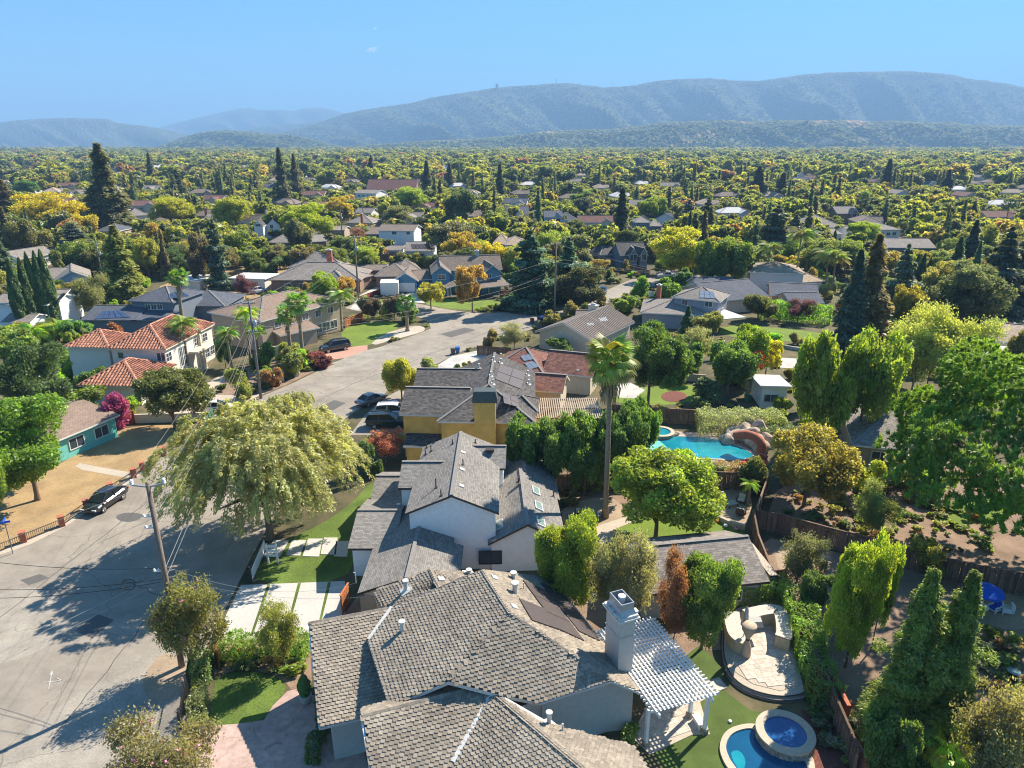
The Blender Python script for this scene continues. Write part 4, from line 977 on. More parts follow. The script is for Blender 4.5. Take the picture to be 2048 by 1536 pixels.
def grass_slope(name, pts, D0=0, D1=0):
    """a grassy clearing that lies on the slope"""
    x0, x1 = min(p[0] for p in pts) - 2, max(p[0] for p in pts) + 2; y0, y1 = min(p[1] for p in pts) - 1, max(p[1] for p in pts) + 1
    nx, ny = int((x1 - x0) / 2) + 2, int((y1 - y0) / 1) + 2; mb = MB(); P = {}
    for i in range(nx):
        for j in range(ny):
            a, b = x0 + 2 * i, y0 + j; r = ray(a, b).normalized(); h = [t for t in (B.ray_cast(Vector((0, 0, CAM_H)), r) for B in HB_) if t[0]]
            if h and inside2((a + random.uniform(-3, 3), b + random.uniform(-1, 1)), pts): P[i, j] = min(h, key=lambda t: t[3])[0] - r * 16 + Vector((0, 0, 4))
    for i, j in P:
        q = [(i, j), (i + 1, j), (i + 1, j + 1), (i, j + 1)]
        if all(k in P for k in q) and max((P[k] - P[i, j]).length for k in q) < 160: mb.poly([P[k] for k in q])
    if mb.f: tag(mb.build(name, M['hill_gold']), kind='structure')
grass_slope('golden_hillside', [(600, 268), (640, 269), (690, 276), (732, 288), (722, 292), (680, 286), (640, 276), (612, 272)], 3700, 3900)
grass_slope('golden_hillside', [(1166, 312), (1180, 305), (1205, 301), (1238, 303), (1245, 310), (1230, 314), (1195, 315)], 2750, 2850)
grass_slope('golden_hillside', [(1690, 282), (1715, 277), (1742, 276), (1748, 281), (1720, 285)], 3250, 3300)
grass_slope('golden_hillside', [(1630, 288), (1650, 280), (1668, 279), (1680, 286), (1655, 292)], 3200, 3250)
# summit masts
def mast(px, py, h):
    b = G(px, 300, 0); D = 6800; r = ray(px, py); p = Vector((0, 0, CAM_H)) + r * (D / r.y)
    mb = MB(); mb.bar(p - Vector((0, 0, 14)), p + Vector((0, 0, h)), 3.0); mb.bar(p + Vector((-5, 0, h * .6)), p + Vector((5, 0, h * .6)), 1.5)
    return mb.build('radio_mast', M['greypole'])
for px, py, h, lb in ((1113, 166, 40, 'thin radio mast on the ridge, leftmost of the three thin masts'), (1158, 171, 34, 'thin radio mast in a dip of the ridge, middle of three'), (1224, 171, 34, 'thin radio mast on the ridge, rightmost of the three')):
    tag(mast(px, py, h), lb, 'mast', 'thin masts on the ridge')
mb = MB(); p = Vector((0, 0, CAM_H)) + ray(994, 176) * (6800 / ray(994, 176).y)
mb.box(p + Vector((0, 0, 4)), (16, 16, 26)); mb.lathe([(12, 0), (13, 6), (13, 18), (5, 24)], p + Vector((0, 0, 12)), 12)
tag(mb.build('summit_tower', M['greypole']), 'squat dark summit tower on the skyline of the ridge', 'tower')

# ------------------------------------------------------------------ haze
HZ = 780.0
mb = MB(); mb.box((0, 6800, HZ / 2 - 6), (26000, 14400, HZ + 2))
hm = bpy.data.materials.new('haze'); hm.use_nodes = True; N = hm.node_tree.nodes; N.remove(N['Principled BSDF'])
pv = N.new('ShaderNodeVolumePrincipled'); pv.inputs['Color'].default_value = (0.36, 0.62, 1.0, 1); pv.inputs['Density'].default_value = 0.00016; pv.inputs['Anisotropy'].default_value = 0.0
hm.node_tree.links.new(pv.outputs[0], N['Material Output'].inputs['Volume'])
ho = mb.build('haze', hm); tag(ho, kind='stuff'); ho.display_type = 'WIRE'

# ------------------------------------------------------------------ geometry-nodes scatter for what nobody could count
def scatter(name, P, S, T, protos, kind='stuff', yaw=True):
    """one object: instances of protos on points with per-point scale (3) and tint"""
    me = bpy.data.meshes.new(name); n = len(P)
    me.vertices.add(n); me.vertices.foreach_set('co', np.asarray(P, np.float32).ravel())
    a = me.attributes.new('tint', 'FLOAT_COLOR', 'POINT'); a.data.foreach_set('color', np.hstack([T, np.ones((n, 1))]).astype(np.float32).ravel())
    a = me.attributes.new('scl', 'FLOAT_VECTOR', 'POINT'); a.data.foreach_set('vector', np.asarray(S, np.float32).ravel())
    a = me.attributes.new('yaw', 'FLOAT', 'POINT'); a.data.foreach_set('value', rng.random(n).astype(np.float32) * 6.283)
    pc = bpy.data.collections.new(name + '_kinds')
    for i, m_ in enumerate(protos):
        pc.objects.link(bpy.data.objects.new(f'{name}_kind_{i}', m_))
    ng = bpy.data.node_groups.new(name, 'GeometryNodeTree')
    ng.interface.new_socket('Geometry', in_out='INPUT', socket_type='NodeSocketGeometry'); ng.interface.new_socket('Geometry', in_out='OUTPUT', socket_type='NodeSocketGeometry')
    N = ng.nodes; L = ng.links; gi = N.new('NodeGroupInput'); go = N.new('NodeGroupOutput')
    iop = N.new('GeometryNodeInstanceOnPoints'); ci = N.new('GeometryNodeCollectionInfo'); ci.inputs['Collection'].default_value = pc
    ci.inputs['Separate Children'].default_value = True; ci.inputs['Reset Children'].default_value = True
    mp = N.new('GeometryNodeMeshToPoints'); L.new(gi.outputs[0], mp.inputs[0]); L.new(mp.outputs[0], iop.inputs['Points'])
    L.new(ci.outputs[0], iop.inputs['Instance']); iop.inputs['Pick Instance'].default_value = True
    rv = N.new('FunctionNodeRandomValue'); rv.data_type = 'INT'; rv.inputs[4].default_value = 0; rv.inputs[5].default_value = len(protos) - 1; L.new(rv.outputs[2], iop.inputs['Instance Index'])
    sa = N.new('GeometryNodeInputNamedAttribute'); sa.data_type = 'FLOAT_VECTOR'; sa.inputs[0].default_value = 'scl'; L.new(sa.outputs[0], iop.inputs['Scale'])
    ya = N.new('GeometryNodeInputNamedAttribute'); ya.data_type = 'FLOAT'; ya.inputs[0].default_value = 'yaw'
    cx = N.new('ShaderNodeCombineXYZ'); L.new(ya.outputs[0], cx.inputs[2])
    er = N.new('FunctionNodeEulerToRotation'); L.new(cx.outputs[0], er.inputs[0]); L.new(er.outputs[0], iop.inputs['Rotation'])
    L.new(iop.outputs[0], go.inputs[0])
    o = link(name, me); md = o.modifiers.new('scatter', 'NODES'); md.node_group = ng
    tag(o, kind=kind); return o
# ------------------------------------------------------------------ near grey house (hand laid roof planes)
def zon(px, py, pl): return onplane(px, py, pl[0], pl[1])
def plane3(a, b, c):
    n = (b - a).cross(c - a).normalized(); return (a, n if n.z > 0 else -n)
NH = thing('shingle_house', 'large grey house in the foreground with wave textured shingle roof and tall grey chimney', 'house', (0, 35, 0))
A_ = G(964, 1141, 7.4); B_ = G(1017, 1224, 7.4)
ev = G(1103, 1157, 3.0); ev2 = G(1283, 1385, 3.0)
E_PL = plane3(A_, B_, (ev + ev2) / 2)
L2 = G(737, 1280, 4.45); W_PL = plane3(A_, B_, L2)
C_ = zon(1223, 1360, E_PL); TR = zon(1103, 1157, E_PL); CR = zon(1283, 1385, E_PL)
F2 = G(1077, 1405, C_.z); S_PL = plane3(B_, C_, F2)
hd = W_PL[1].cross(S_PL[1]).normalized(); hd = hd if hd.z < 0 else -hd; V_ = B_ + hd * ((zon(926, 1380, W_PL) - B_).dot(hd)); L3 = zon(781, 1412, W_PL); L1 = zon(784, 1215, W_PL); AP = zon(985, 1386, S_PL)
f_west = [A_, L1, L2, L3, V_, B_]; f_south = [B_, V_, AP, F2, C_]; f_east = [A_, B_, C_, CR, TR]
# left wing
WR0 = G(619, 1246, 4.8); WR1 = G(784, 1215, 4.8); WE0 = G(641, 1454, 2.8); WE1 = G(735, 1433, 2.8)
uu = (WR1 - WR0).normalized(); WE1 = WE0 + uu * 4.2; WR1 = WR0 + uu * 5.4
f_lw = [WE0, WE1, WR1, WR0]
dd = WR0 - WE0; WB0 = WR0 + Vector((dd.x * .06, dd.y * .06, -.3)); WB1 = WB0 + uu * 5.4
f_lwb = [WR0, WR1, WB1, WB0]
# front wing with its ridge towards the valley, and the cross gable in front of it
FR0 = G(725, 1432, 4.9); FR1 = zon(926, 1380, plane3(FR0, FR0 + Vector((1, 0, 0)), FR0 + Vector((0, 1, 0))))
fu = (FR1 - FR0).normalized(); fv = Vector((-fu.y, fu.x, 0))
LWV = G(905, 1525, 3.55)
FE0 = FR0 - fv * 6.2 + Vector((0, 0, -2.6)); FE1 = FE0 + fu * 7.2
FW_PL = plane3(FR0, FR0 + fu, FE0)
APf = zon(985, 1386, FW_PL); VL = zon(905, 1525, FW_PL)
f_fw = [FR0, FE0, FE0 + fu * 2.0, VL, APf, zon(926, 1380, FW_PL)]
FB0 = FR0 + fv * 1.1 + Vector((0, 0, -.5)); f_fwb = [FR0, zon(926, 1380, FW_PL), zon(926, 1380, FW_PL) + fv * 1.1 + Vector((0, 0, -.5)), FB0]
# cross gable: ridge runs to the viewer's right
GR0 = APf.copy(); GR0.z += .05; GR1 = G(1190, 1560, GR0.z); gu = (GR1 - GR0).normalized(); gv = Vector((-gu.y, gu.x, 0))
G_L = plane3(GR0, GR1, VL); ee = G(1265, 1492, 2.9); G_R = plane3(GR0, GR1, ee)
f_gl = [GR0, VL, zon(850, 1640, G_L), zon(1100, 1700, G_L), GR1]
f_gr = [GR0, GR1, zon(1330, 1590, G_R), ee, zon(1087, 1445, G_R)]
# small back wing
BR0 = G(859, 1139, 5.6); BR1 = G(878, 1176, 5.6); f_bl = [BR0, G(748, 1183, 3.9), G(757, 1216, 3.9), G(850, 1205, 4.9), BR1]
f_br = [BR0, BR1, G(905, 1163, 5.3), G(950, 1146, 4.6)]
NF = [f_west, f_south, f_east, f_lw, f_lwb, f_fw, f_fwb, f_gl, f_gr, f_bl, f_br]
roof_obj(NF, M['under'], NH, fascia=M['flash'], thick=.2)
lay_shingles(NF, NH, M['shingle'])
UPV = Vector((0, 0, .05))
for a, b in ((A_, B_), (B_, C_), (A_, L1), (WR0, WR1), (FR0, FR1), (GR0, GR1), (BR0, BR1), (A_, TR)): ridge_caps(a + UPV * .5, b + UPV * .5, NH, M['shingle'])
mb = MB()
for a, b, w_ in ((L1, L2, .22), (APf, VL, .26), (APf, zon(1087, 1445, G_R), .22)): mb.bar(a + UPV * 1.5, b + UPV * 1.5, w_, .05)
mb.build('valley_flashing', M['flash'], NH)
mb = MB()   # gutters
for a, b in ((L2, L3), (C_, F2), (WE0, WE1), (WE0, WR0), (C_, CR)): mb.bar(a - UPV * 2, b - UPV * 2, .14, .13)
mb.build('gutter', M['flash'], NH)
mb = MB(); d_ = F2 + Vector((.25, .25, -.2)); mb.tube([d_, d_ + Vector((0, .1, -1.6))], .05, 6); mb.build('downspout', M['flash'], NH)
def curtain(mb, pts, z0=0.0, inset=Vector((0, 0, 0))):
    for a, b in zip(pts, pts[1:]):
        a, b = a + inset, b + inset; mb.poly([Vector((a.x, a.y, z0)), Vector((b.x, b.y, z0)), b - UPV * 3.2, a - UPV * 3.2])
mb = MB(); se = (B_ - A_).normalized()
ins = Vector((-.38 * 0, .0, 0))
curtain(mb, [F2 + Vector((-2.2, -.6, 0)), F2 + Vector((.1, .35, 0)), C_ + Vector((-.1, .35, 0)), CR + Vector((-.45, .2, 0))]); curtain(mb, [CR + Vector((-.45, .2, 0)), TR + Vector((-.5, -.2, 0))])
curtain(mb, [L1 + Vector((.5, .0, 0)), L2 + Vector((.5, 0, 0)), L3 + Vector((.5, .1, 0))], 0)
curtain(mb, [WE0 + Vector((.5, .35, 0)), WE1 + Vector((.2, .35, 0))]); curtain(mb, [WE0 + Vector((.5, .35, 0)), WR0 + Vector((.5, .1, 0)), WB0 + Vector((.5, -.3, 0)), WB1 + Vector((0, -.3, 0)), L1 + Vector((0, .3, 0))])
curtain(mb, [FE0 + Vector((.5, .3, 0)), FR0 + Vector((.45, .1, 0)), FB0 + Vector((.45, 0, 0))]); curtain(mb, [G(748, 1183, 3.9) + Vector((.4, 0, 0)), BR0 + Vector((0, -.4, 0)), G(950, 1146, 4.6), TR + Vector((-.5, -.3, 0))]); curtain(mb, [G(748, 1183, 3.9) + Vector((.4, 0, 0)), G(757, 1216, 3.9) + Vector((.4, 0, 0))])
curtain(mb, [ee + Vector((-.5, .2, 0)), zon(1330, 1590, G_R) + Vector((-.5, 0, 0))])
mb.build('wall', M['greywall'], NH)
# white trim on the gable ends
mb = MB(); mb.bar(WR0 - UPV * 3 + Vector((-.06, 0, 0)), WE0 - UPV * 3 + Vector((-.06, 0, 0)), .1, .22); mb.bar(FR0 - UPV * 3 + Vector((-.06, 0, 0)), FE0 - UPV * 3 + Vector((-.06, 0, 0)), .1, .24); mb.bar(WR0 - UPV * 3 + Vector((-.06, 0, 0)), WB0 - UPV * 3 + Vector((-.06, 0, 0)), .1, .22)
mb.build('bargeboard', M['trim'], NH)
# solar panels on the east slope
def nq(px, py): return zon(px, py, (E_PL[0] + E_PL[1] * .14, E_PL[1]))
E_h, E_s, E_n = face_ax(E_PL[1])
for q, n_ in (([(1046, 1159), (1090, 1179), (1169, 1281), (1119, 1258)], 3), ([(1081, 1164), (1121, 1180), (1201, 1282), (1159, 1262)], 3), ([(1038.5, 1196), (1089, 1216), (1119, 1258), (1065, 1240)], 1)):
    P4 = [nq(*p) for p in q]
    for j in range(n_):
        t0, t1 = j / n_ + .006, (j + 1) / n_ - .006
        c = [P4[0].lerp(P4[3], t0), P4[1].lerp(P4[2], t0), P4[1].lerp(P4[2], t1), P4[0].lerp(P4[3], t1)]
        mb = MB(); mb.add(c + [x - E_n * .09 for x in c], [(0, 1, 2, 3), (7, 6, 5, 4), (0, 4, 5, 1), (1, 5, 6, 2), (2, 6, 7, 3), (3, 7, 4, 0)]); mb.build('solar_panel', M['solar'], NH)
# roof vents and white flat vents
hh = House('x', 'x', None, None); hh.t = NH
hh.vent(1030, 1187, E_PL, .75, .17, 'flash', True); hh.vent(1027, 1158, E_PL, .45, .15, 'flash', True); hh.vent(1047, 1180, E_PL, .6, .04)
hh.vent(805, 1262, W_PL, .65, .14, 'flash', True); hh.vent(812, 1180, plane3(BR0, BR1, G(748, 1183, 3.9)), .7, .14, 'flash', True)
hh.vent(1098, 1447, G_R, .7, .12, 'flash', True); hh.vent(1125, 1462, G_R, .5, .05)
hh.vent(938, 1148, plane3(BR0, BR1, G(950, 1146, 4.6)), .3, .14, 'flash', True)
for px, py, pl in ((988, 1157, E_PL), (1027, 1215, E_PL), (882, 1160, plane3(BR0, BR1, G(950, 1146, 4.6)))):
    c = zon(px, py, pl); mb = MB(); mb.box(c + pl[1] * .08, (.42, .42, .1), M=Matrix(face_ax(pl[1])).transposed()); mb.build('flat_vent', M['trim'], NH)
# chimney: grey rendered stack, corbels and an open metal crown with a flue
cb = zon(1236, 1328, E_PL); ca = math.atan2(se.y, se.x)
def ctop(py): return top_z(cb, py)
mb = MB(); mb.box((cb.x, cb.y, (ctop(1222) + .5) / 2), (1.65, 1.05, ctop(1222) - .5), ca); mb.box((cb.x, cb.y, ctop(1258)), (1.73, 1.13, .08), ca); ch = mb.build('chimney', M['greywall'], NH)
zt = ctop(1222); mb = MB(); mb.box((cb.x, cb.y, zt), (2.1, 1.45, .12), ca); mb.box((cb.x, cb.y, zt + .14), (1.9, 1.28, .16), ca)
for k in (-1, 1):
    for j in (-.6, 0, .6): mb.box(Vector((cb.x, cb.y, zt + .26)) + Matrix.Rotation(ca, 3, 'Z') @ Vector((j * .95, k * .62, 0)), (.38, .3, .1), ca)
mb.build('chimney_corbel', M['flash'], ch)
mb = MB(); RM = Matrix.Rotation(ca, 3, 'Z'); o_ = Vector((cb.x, cb.y, 0))
def cr(w_, d_, z): return [o_ + RM @ Vector((sx * w_ / 2, sy * d_ / 2, z)) for sx, sy in ((-1, -1), (1, -1), (1, 1), (-1, 1))]
r0, r1, r2 = cr(1.7, 1.12, zt + .2), cr(1.42, .88, zt + .55), cr(1.42, .88, zt + 1.0); r3, r4 = cr(1.3, .76, zt + 1.0), cr(1.3, .76, zt + .5)
for a, b in ((r0, r1), (r1, r2), (r2, r3), (r3, r4)):
    for i in range(4): mb.poly([a[i], a[(i + 1) % 4], b[(i + 1) % 4], b[i]])
mb.poly(r4); mb.build('chimney_crown', M['metal'], ch)
mb = MB(); mb.tube([o_ + Vector((0, 0, zt + .4)), o_ + Vector((0, 0, zt + 1.0))], .17, 12); mb.tube([o_ + Vector((0, 0, zt + 1.0)), o_ + Vector((0, 0, zt + 1.12))], .24, 12); mb.build('flue', M['trim'], ch)
mb = MB(); sd = zon(1205, 1318, E_PL); mb.add([sd, cb + Vector((-.9, .9, -.6)), cb + Vector((-.3, -1.1, -.5)), cb + Vector((-.5, -.1, .5))], [(0, 1, 3), (0, 3, 2), (1, 2, 3)]); mb.build('chimney_cricket', M['metal'], ch)

# ------------------------------------------------------------------ white two-storey house
H2 = House('white_house', 'white two-storey house with grey shingle roofs and black trimmed gables', 'whitewall', 'r_mid', 'bronze')
H2.wing((810, 1027), (998, 1026), 13.3, 5.5, 7.15, 'gable', 'v', .3)
H2.wing((796, 976), (915, 976), 5.6, 5.35, 6.6, 'gable', 'u', .25, z0=2.5)
H2.wing((930, 936), (1011, 937), 5.2, 5.45, 6.6, 'gable', 'u', .25, z0=2.5)
H2.wing((-11.4, 43.8), (-4.0, 43.8), 6.5, 2.75, 4.1, 'gable', 'v', .4, wall='pinkwall', px=False)
H2.wing((695, 1097), (790, 1097), 8.6, 2.8, 3.95, 'gable', 'u', .3, wall='whitewall')
H2.wing((740, 1006), (800, 1006), 6.5, 2.8, 4.0, 'gable', 'u', .3)
H2.wing((-10.6, 50.3), (-4.8, 50.3), 11, 3.04, 4.1, 'gable', 'v', .2, px=False)
H2.wing((976, 1088), (1134, 1084), 10.5, 2.85, 4.6, 'gable', 'v', .3)
H2.wing((985, 1002), (1120, 1000), 7.5, 2.7, 4.3, 'gable', 'v', .3)
H2.win(7, 'F', 958, 1102, 1003, 1127, frame='iron', mull=1, bar=.07)
H2.winuv(0, 'L', .25, 3.4, .9, 1.3)
W_ = H2.plane(0, 'L'); E_ = H2.plane(0, 'R')
for px, py, h in ((872, 976, .9), (882, 992, .6), (862, 903, .7), (851, 909, .5), (853, 896, .45), (905, 888, .5), (868, 886, .4)): H2.vent(px, py, W_, h, .05, 'bronze')
H2.vent(926, 930, E_, .6, .05, 'bronze'); H2.vent(951, 886, E_, .4, .05, 'bronze'); H2.vent(1107, 993, H2.plane(7, 'R'), .6, .05, 'bronze'); H2.vent(1037, 965, H2.plane(8, 'R'), .5, .09, 'bronze')
for px, py in ((926, 905), (924, 939), (923, 972)):
    c = onplane(px, py, *E_[:2]); mb = MB(); mb.box(c + E_[1] * .04, (.4, .4, .07), M=Matrix(face_ax(E_[1])).transposed()); mb.build('flat_vent', M['flash'], H2.t)
c = onplane(980, 903, *H2.plane(2, 'F')[:2]); mb = MB(); mb.box(c + Vector((0, -.1, .2)), (.8, .6, .25)); mb.build('box_vent', M['bronze'], H2.t)
for wi, fc, q in ((7, 'R', [(1059, 973), (1084, 984), (1086, 989), (1058, 979)]), (7, 'R', [(1063, 1004), (1090, 1014), (1092, 1019), (1064, 1010)]), (7, 'R', [(1068, 1037), (1096, 1045), (1094, 1051), (1069, 1043)]), (7, 'L', [(991, 1040), (1008, 1054), (1003, 1058), (990, 1046)])):
    p = H2.plane(wi, fc); P4 = [onplane(a, b, p[0] + p[1] * .05, p[1]) for a, b in q]; c = sum(P4, Vector()) / 4; h, s, n = face_ax(p[1])
    mb = MB(); mb.box(c, (1.35, .75, .14), M=Matrix((h, s, n)).transposed()); o = mb.build('skylight', M['trim'], H2.t); mb = MB(); mb.box(c + n * .08, (1.15, .58, .03), M=Matrix((h, s, n)).transposed()); mb.build('pane', M['skylight'], o)
c = onplane(797, 1013, *H2.plane(6, 'L')[:2]); mb = MB(); mb.lathe([(.28, 0), (.27, .12), (.18, .24), (.02, .28)], c, 12); mb.build('sun_tunnel', M['porcelain'], H2.t, smooth=True)
c = onplane(712, 1166, *H2.plane(3, 'L')[:2]); mb = MB(); mb.tube([c, c + Vector((0, 0, .9)), c + Vector((-.12, -.1, 1.0))], .035, 6); mb.build('service_mast', M['flash'], H2.t)
p, n = wall_plane(H2.W[3], 'F'); c = onplane(737, 1208, p, n); mb = MB(); mb.box(c + n * .1, (1.1, .22, 1.5), math.atan2(n.y, n.x) + math.pi / 2); mb.build('meter_panel', M['tan'], H2.t)

# ------------------------------------------------------------------ yellow house
H3 = House('yellow_house', 'ochre yellow two-storey house with charcoal shingle roof and broad chimney', 'ochre', 'r_dark', 'flash')
H3.wing((-12.7, 73.2), (-5.0, 72.8), 8.6, 5.4, 7.2, 'gable', 'u', .4, px=False)
H3.wing((-8.2, 71.1), (2.6, 70.8), 18.4, 5.4, 7.9, 'hipF', 'v', .4, px=False)
H3.wing((-12.2, 80.4), (-4.0, 80.1), 8.6, 5.4, 7.2, 'gable', 'u', .4, px=False)
H3.wing((806, 893), (884, 893), 5.5, 2.6, 3.4, 'shed', 'u', .3)
H3.wing((-1.0, 74.2), (3.0, 74.0), 4.5, 5.4, 6.6, 'hip', 'u', .3, px=False)
c = onplane(971, 862, *wall_plane(H3.W[1], 'F')); c.y -= 1.2; zt = top_z(c, 806); mb = MB(); mb.box((c.x, c.y + .8, zt / 2), (2.3, 1.3, zt)); ch = mb.build('chimney', M['ochre'], H3.t)
mb = MB(); o_ = Vector((c.x, c.y + .8, 0)); RM = Matrix.Identity(3)
q0, q1, q2 = cr(2.7, 1.7, zt), cr(2.7, 1.7, zt + .35), cr(2.3, 1.4, zt + 1.25)
for a, b in ((q0, q1), (q1, q2)):
    for i in range(4): mb.poly([a[i], a[(i + 1) % 4], b[(i + 1) % 4], b[i]])
mb.poly(q2); mb.poly(q0[::-1]); mb.build('chimney_cap', M['capgreen'], ch)
Rp = H3.plane(1, 'R'); Wp3 = H3.plane(0, 'F')
for q in ([(1000, 728), (1052, 745), (1042, 778), (990, 758)], [(1004, 783), (1036, 797), (1040, 815), (1008, 806)]): H3.panel(1, 'R', q, 'solar', nx=2, ny=2)
for px, py in ((987, 722), (1002, 726), (982, 752), (986, 768), (1056, 750), (1058, 768)): H3.vent(px, py, Rp, .5, .09, 'flash', True)
H3.vent(958, 738, H3.plane(1, 'L'), .6, .09, 'flash', True)

# ------------------------------------------------------------------ houses right behind the yellow one
H4 = House('red_roof_house', 'cream single-storey house with red brown shingle roof behind the yellow house', 'cream', 'r_red', 'trim')
H4.wing((4.3, 96.4), (11.4, 93.9), 8, 3.0, 5.2, 'gable', 'u', .4, px=False)
H4.wing((2.4, 88.9), (6.8, 87.8), 5.5, 2.8, 4.4, 'gable', 'u', .4, px=False)
H4.wing((-3.4, 97.6), (4.6, 95.2), 10, 3.0, 5.3, 'hip', 'u', .4, px=False)
H4.panel(2, 'F', [(1040, 712), (1058, 708), (1068, 718), (1048, 722)], 'solar_pale', nx=2, ny=1); H4.panel(2, 'F', [(1048, 726), (1066, 722), (1079, 733), (1060, 739)], 'solar_pale', nx=2, ny=1)
H4.winuv(0, 'R', .35, 1.6, 1.4, 1.3); H4.winuv(0, 'R', .7, 1.5, 1.6, 2.0)
H4.vent(1002, 718, H4.plane(2, 'L'), .8, .1, 'flash', True); H4.vent(1155, 740, H4.plane(0, 'F'), .5, .05)
H5 = House('ribbed_roof_house', 'cream house with low tan ribbed roof and broad gable beyond the red roof', 'cream', 'r_ribbed', 'trim')
W = H5.wing((4.0, 119.0), (13.4, 112.6), 16.5, 3.0, 5.4, 'gable', 'v', .6, px=False)
ribs([W['faces']['R'], W['faces']['L']], H5.t, M['rib'], 0.62, .17, 'roof_rib', 4, stuff=False)
H5.wing((1150, 638), (1215, 640), 6, 2.9, 4.0, 'gable', 'u', .4, roof='r_brown')
H5.chimney(1186, 637, 3.5, 6.0, 1.8, .8, 'cream')
for q in ([(1197, 636), (1212, 634), (1216, 641), (1201, 643)], [(1172, 646), (1186, 645), (1190, 650), (1176, 651)]): H5.panel(0, 'R', q, 'solar_pale', 'skylight')
H5.winuv(0, 'F', .3, 1.5, 1.6, 1.1)
mb = MB(); 
# tan slatted patio cover beside the yellow house
PC = thing('patio_cover', 'tan slatted patio roof beside the yellow house', 'pergola', G(1135, 835, 0))
a, b = G(1063, 838, 2.6), G(1210, 838, 2.6); uq = (b - a); Lq = uq.length; uq.normalize(); vq = Vector((-uq.y, uq.x, 0)); dq = (G(1063, 796, 2.6) - a).length * .96
mbs = bpy.data.meshes.new('slat'); t_ = MB(); t_.box((0, dq / 2, 0), (.13, dq, .09)); mbs.from_pydata(t_.v, [], t_.f); mbs.materials.append(M['rib'])
k = 0.0
while k < Lq:
    o = link('slat', mbs, PC); o.location = a + uq * k - PC.location + Vector((0, 0, .1)); o.rotation_euler = (0, 0, math.atan2(uq.y, uq.x)); k += .27
mb = MB()
for t_ in (.05, .5, .95): mb.bar(a + vq * dq * t_, b + vq * dq * t_, .12, .2)
mb.build('beam', M['rib'], PC)
for sx in (.02, .35, .68, .98):
    for sy in (.05, .95): mb = MB(); p = a + uq * Lq * sx + vq * dq * sy; mb.box((p.x, p.y, 1.25), (.14, .14, 2.5)); mb.build('post', M['rib'], PC)

# ------------------------------------------------------------------ red tiled villa
H6 = House('tiled_villa', 'cream two-storey villa with terracotta barrel tile roofs along the street', 'offwhite', 'barrel_under', 'cream')
W0 = H6.wing((212, 697), (331, 699), (470, 648), 5.7, 8.2, 'hip', 'v', .45)
W1 = H6.wing((125, 694), (218, 696), 7.5, 5.4, 7.2, 'hip', 'u', .45)
W2 = H6.wing((154, 771), (280, 773), 10.0, 2.9, 5.2, 'hip', 'v', .45)
W3 = H6.wing((338, 666), (402, 662), 7.0, 5.9, 7.2, 'hip', 'v', .35, wall='cream')
for Wx in (W0, W1, W2, W3): ribs(list(Wx['faces'].values()), H6.t, M['barrel'], .48, .14, 'tile_rows', 4, step=.5)
for Wx in (W0, W1, W2):
    for k, f in Wx['faces'].items():
        if len(f) == 3: ridge_caps(f[0] + UPV * 2, f[2] + UPV * 2, H6.t, M['barrel'], .6, .42, 'hip_tile'); ridge_caps(f[1] + UPV * 2, f[2] + UPV * 2, H6.t, M['barrel'], .6, .42, 'hip_tile')
for Wx in (W0, W1, W2):
    f = Wx['faces'].get('L') if Wx['ridge'] == 'v' else Wx['faces'].get('F')
    if f and len(f) == 4: ridge_caps(f[2] + UPV * 2, f[3] + UPV * 2, H6.t, M['barrel'], .6, .42, 'hip_tile')
H6.win(0, 'F', 236, 704, 248, 717, mull=0); H6.win(0, 'F', 314, 705, 331, 722, mull=1)
for a_, z_, w_, h_ in ((.08, 4.2, 1.5, 1.3), (.08, 1.4, 1.6, 1.5), (.3, 3.2, 1.0, 3.0), (.36, 3.2, 1.0, 3.0), (.62, 4.2, 1.5, 1.2), (.8, 1.5, 1.6, 1.5), (.8, 4.2, 1.6, 1.3), (.92, 1.5, 1.4, 1.5)): H6.winuv(0, 'R', a_, z_, w_, h_, rows=1)
H6.winuv(2, 'R', .45, 1.2, 2.6, 2.2, frame='redwood_stain', glass='redwood_stain', name='garage_door', mull=3)
for a_ in (.45, .52, .58):
    p, n = wall_plane(W0, 'R'); q = W0['P'](W0['L'] + .9, W0['D'] * a_, 0); mb = MB(); mb.lathe([(.32, 0), (.25, .2), (.22, 3.0), (.32, 3.2)], q, 10); mb.build('column', M['cream'], H6.t)
q = W0['P'](W0['L'] + .6, W0['D'] * .515, 3.3); mb = MB(); mb.box(q, (1.6, 3.2, .3), math.atan2(W0['u'].y, W0['u'].x)); mb.build('porch_lintel', M['cream'], H6.t)

# ------------------------------------------------------------------ the other houses one can tell apart: table
def TH(name, label, wall, roof, wings, wins=(), fas='trim', chim=(), solar=(), cat='house', group=None, winuv=()):
    h = House(name, label, wall, roof, fas, cat, group)
    for w_ in wings:
        k = dict(w_[6]) if len(w_) > 6 else {}
        h.wing(w_[0], w_[1], w_[2], w_[3], w_[4], w_[5].split('/')[0], w_[5].split('/')[1], **k)
    for x in wins: h.win(x[0], x[1], *x[2:6], **(x[6] if len(x) > 6 else {}))
    for x in winuv: h.winuv(x[0], x[1], *x[2:6], **(x[6] if len(x) > 6 else {}))
    for x in chim: h.chimney(*x[:4], **(x[4] if len(x) > 4 else {}))
    for x in solar: h.panel(x[0], x[1], x[2], x[3], nx=x[4], ny=x[5])
    return h
def rw(wi, side, n, z, w_=1.4, h_=1.1, a0=.12, a1=.9, **k): return [(wi, side, a0 + (a1 - a0) * (i + .5) / n, z, w_, h_, k) for i in range(n)]
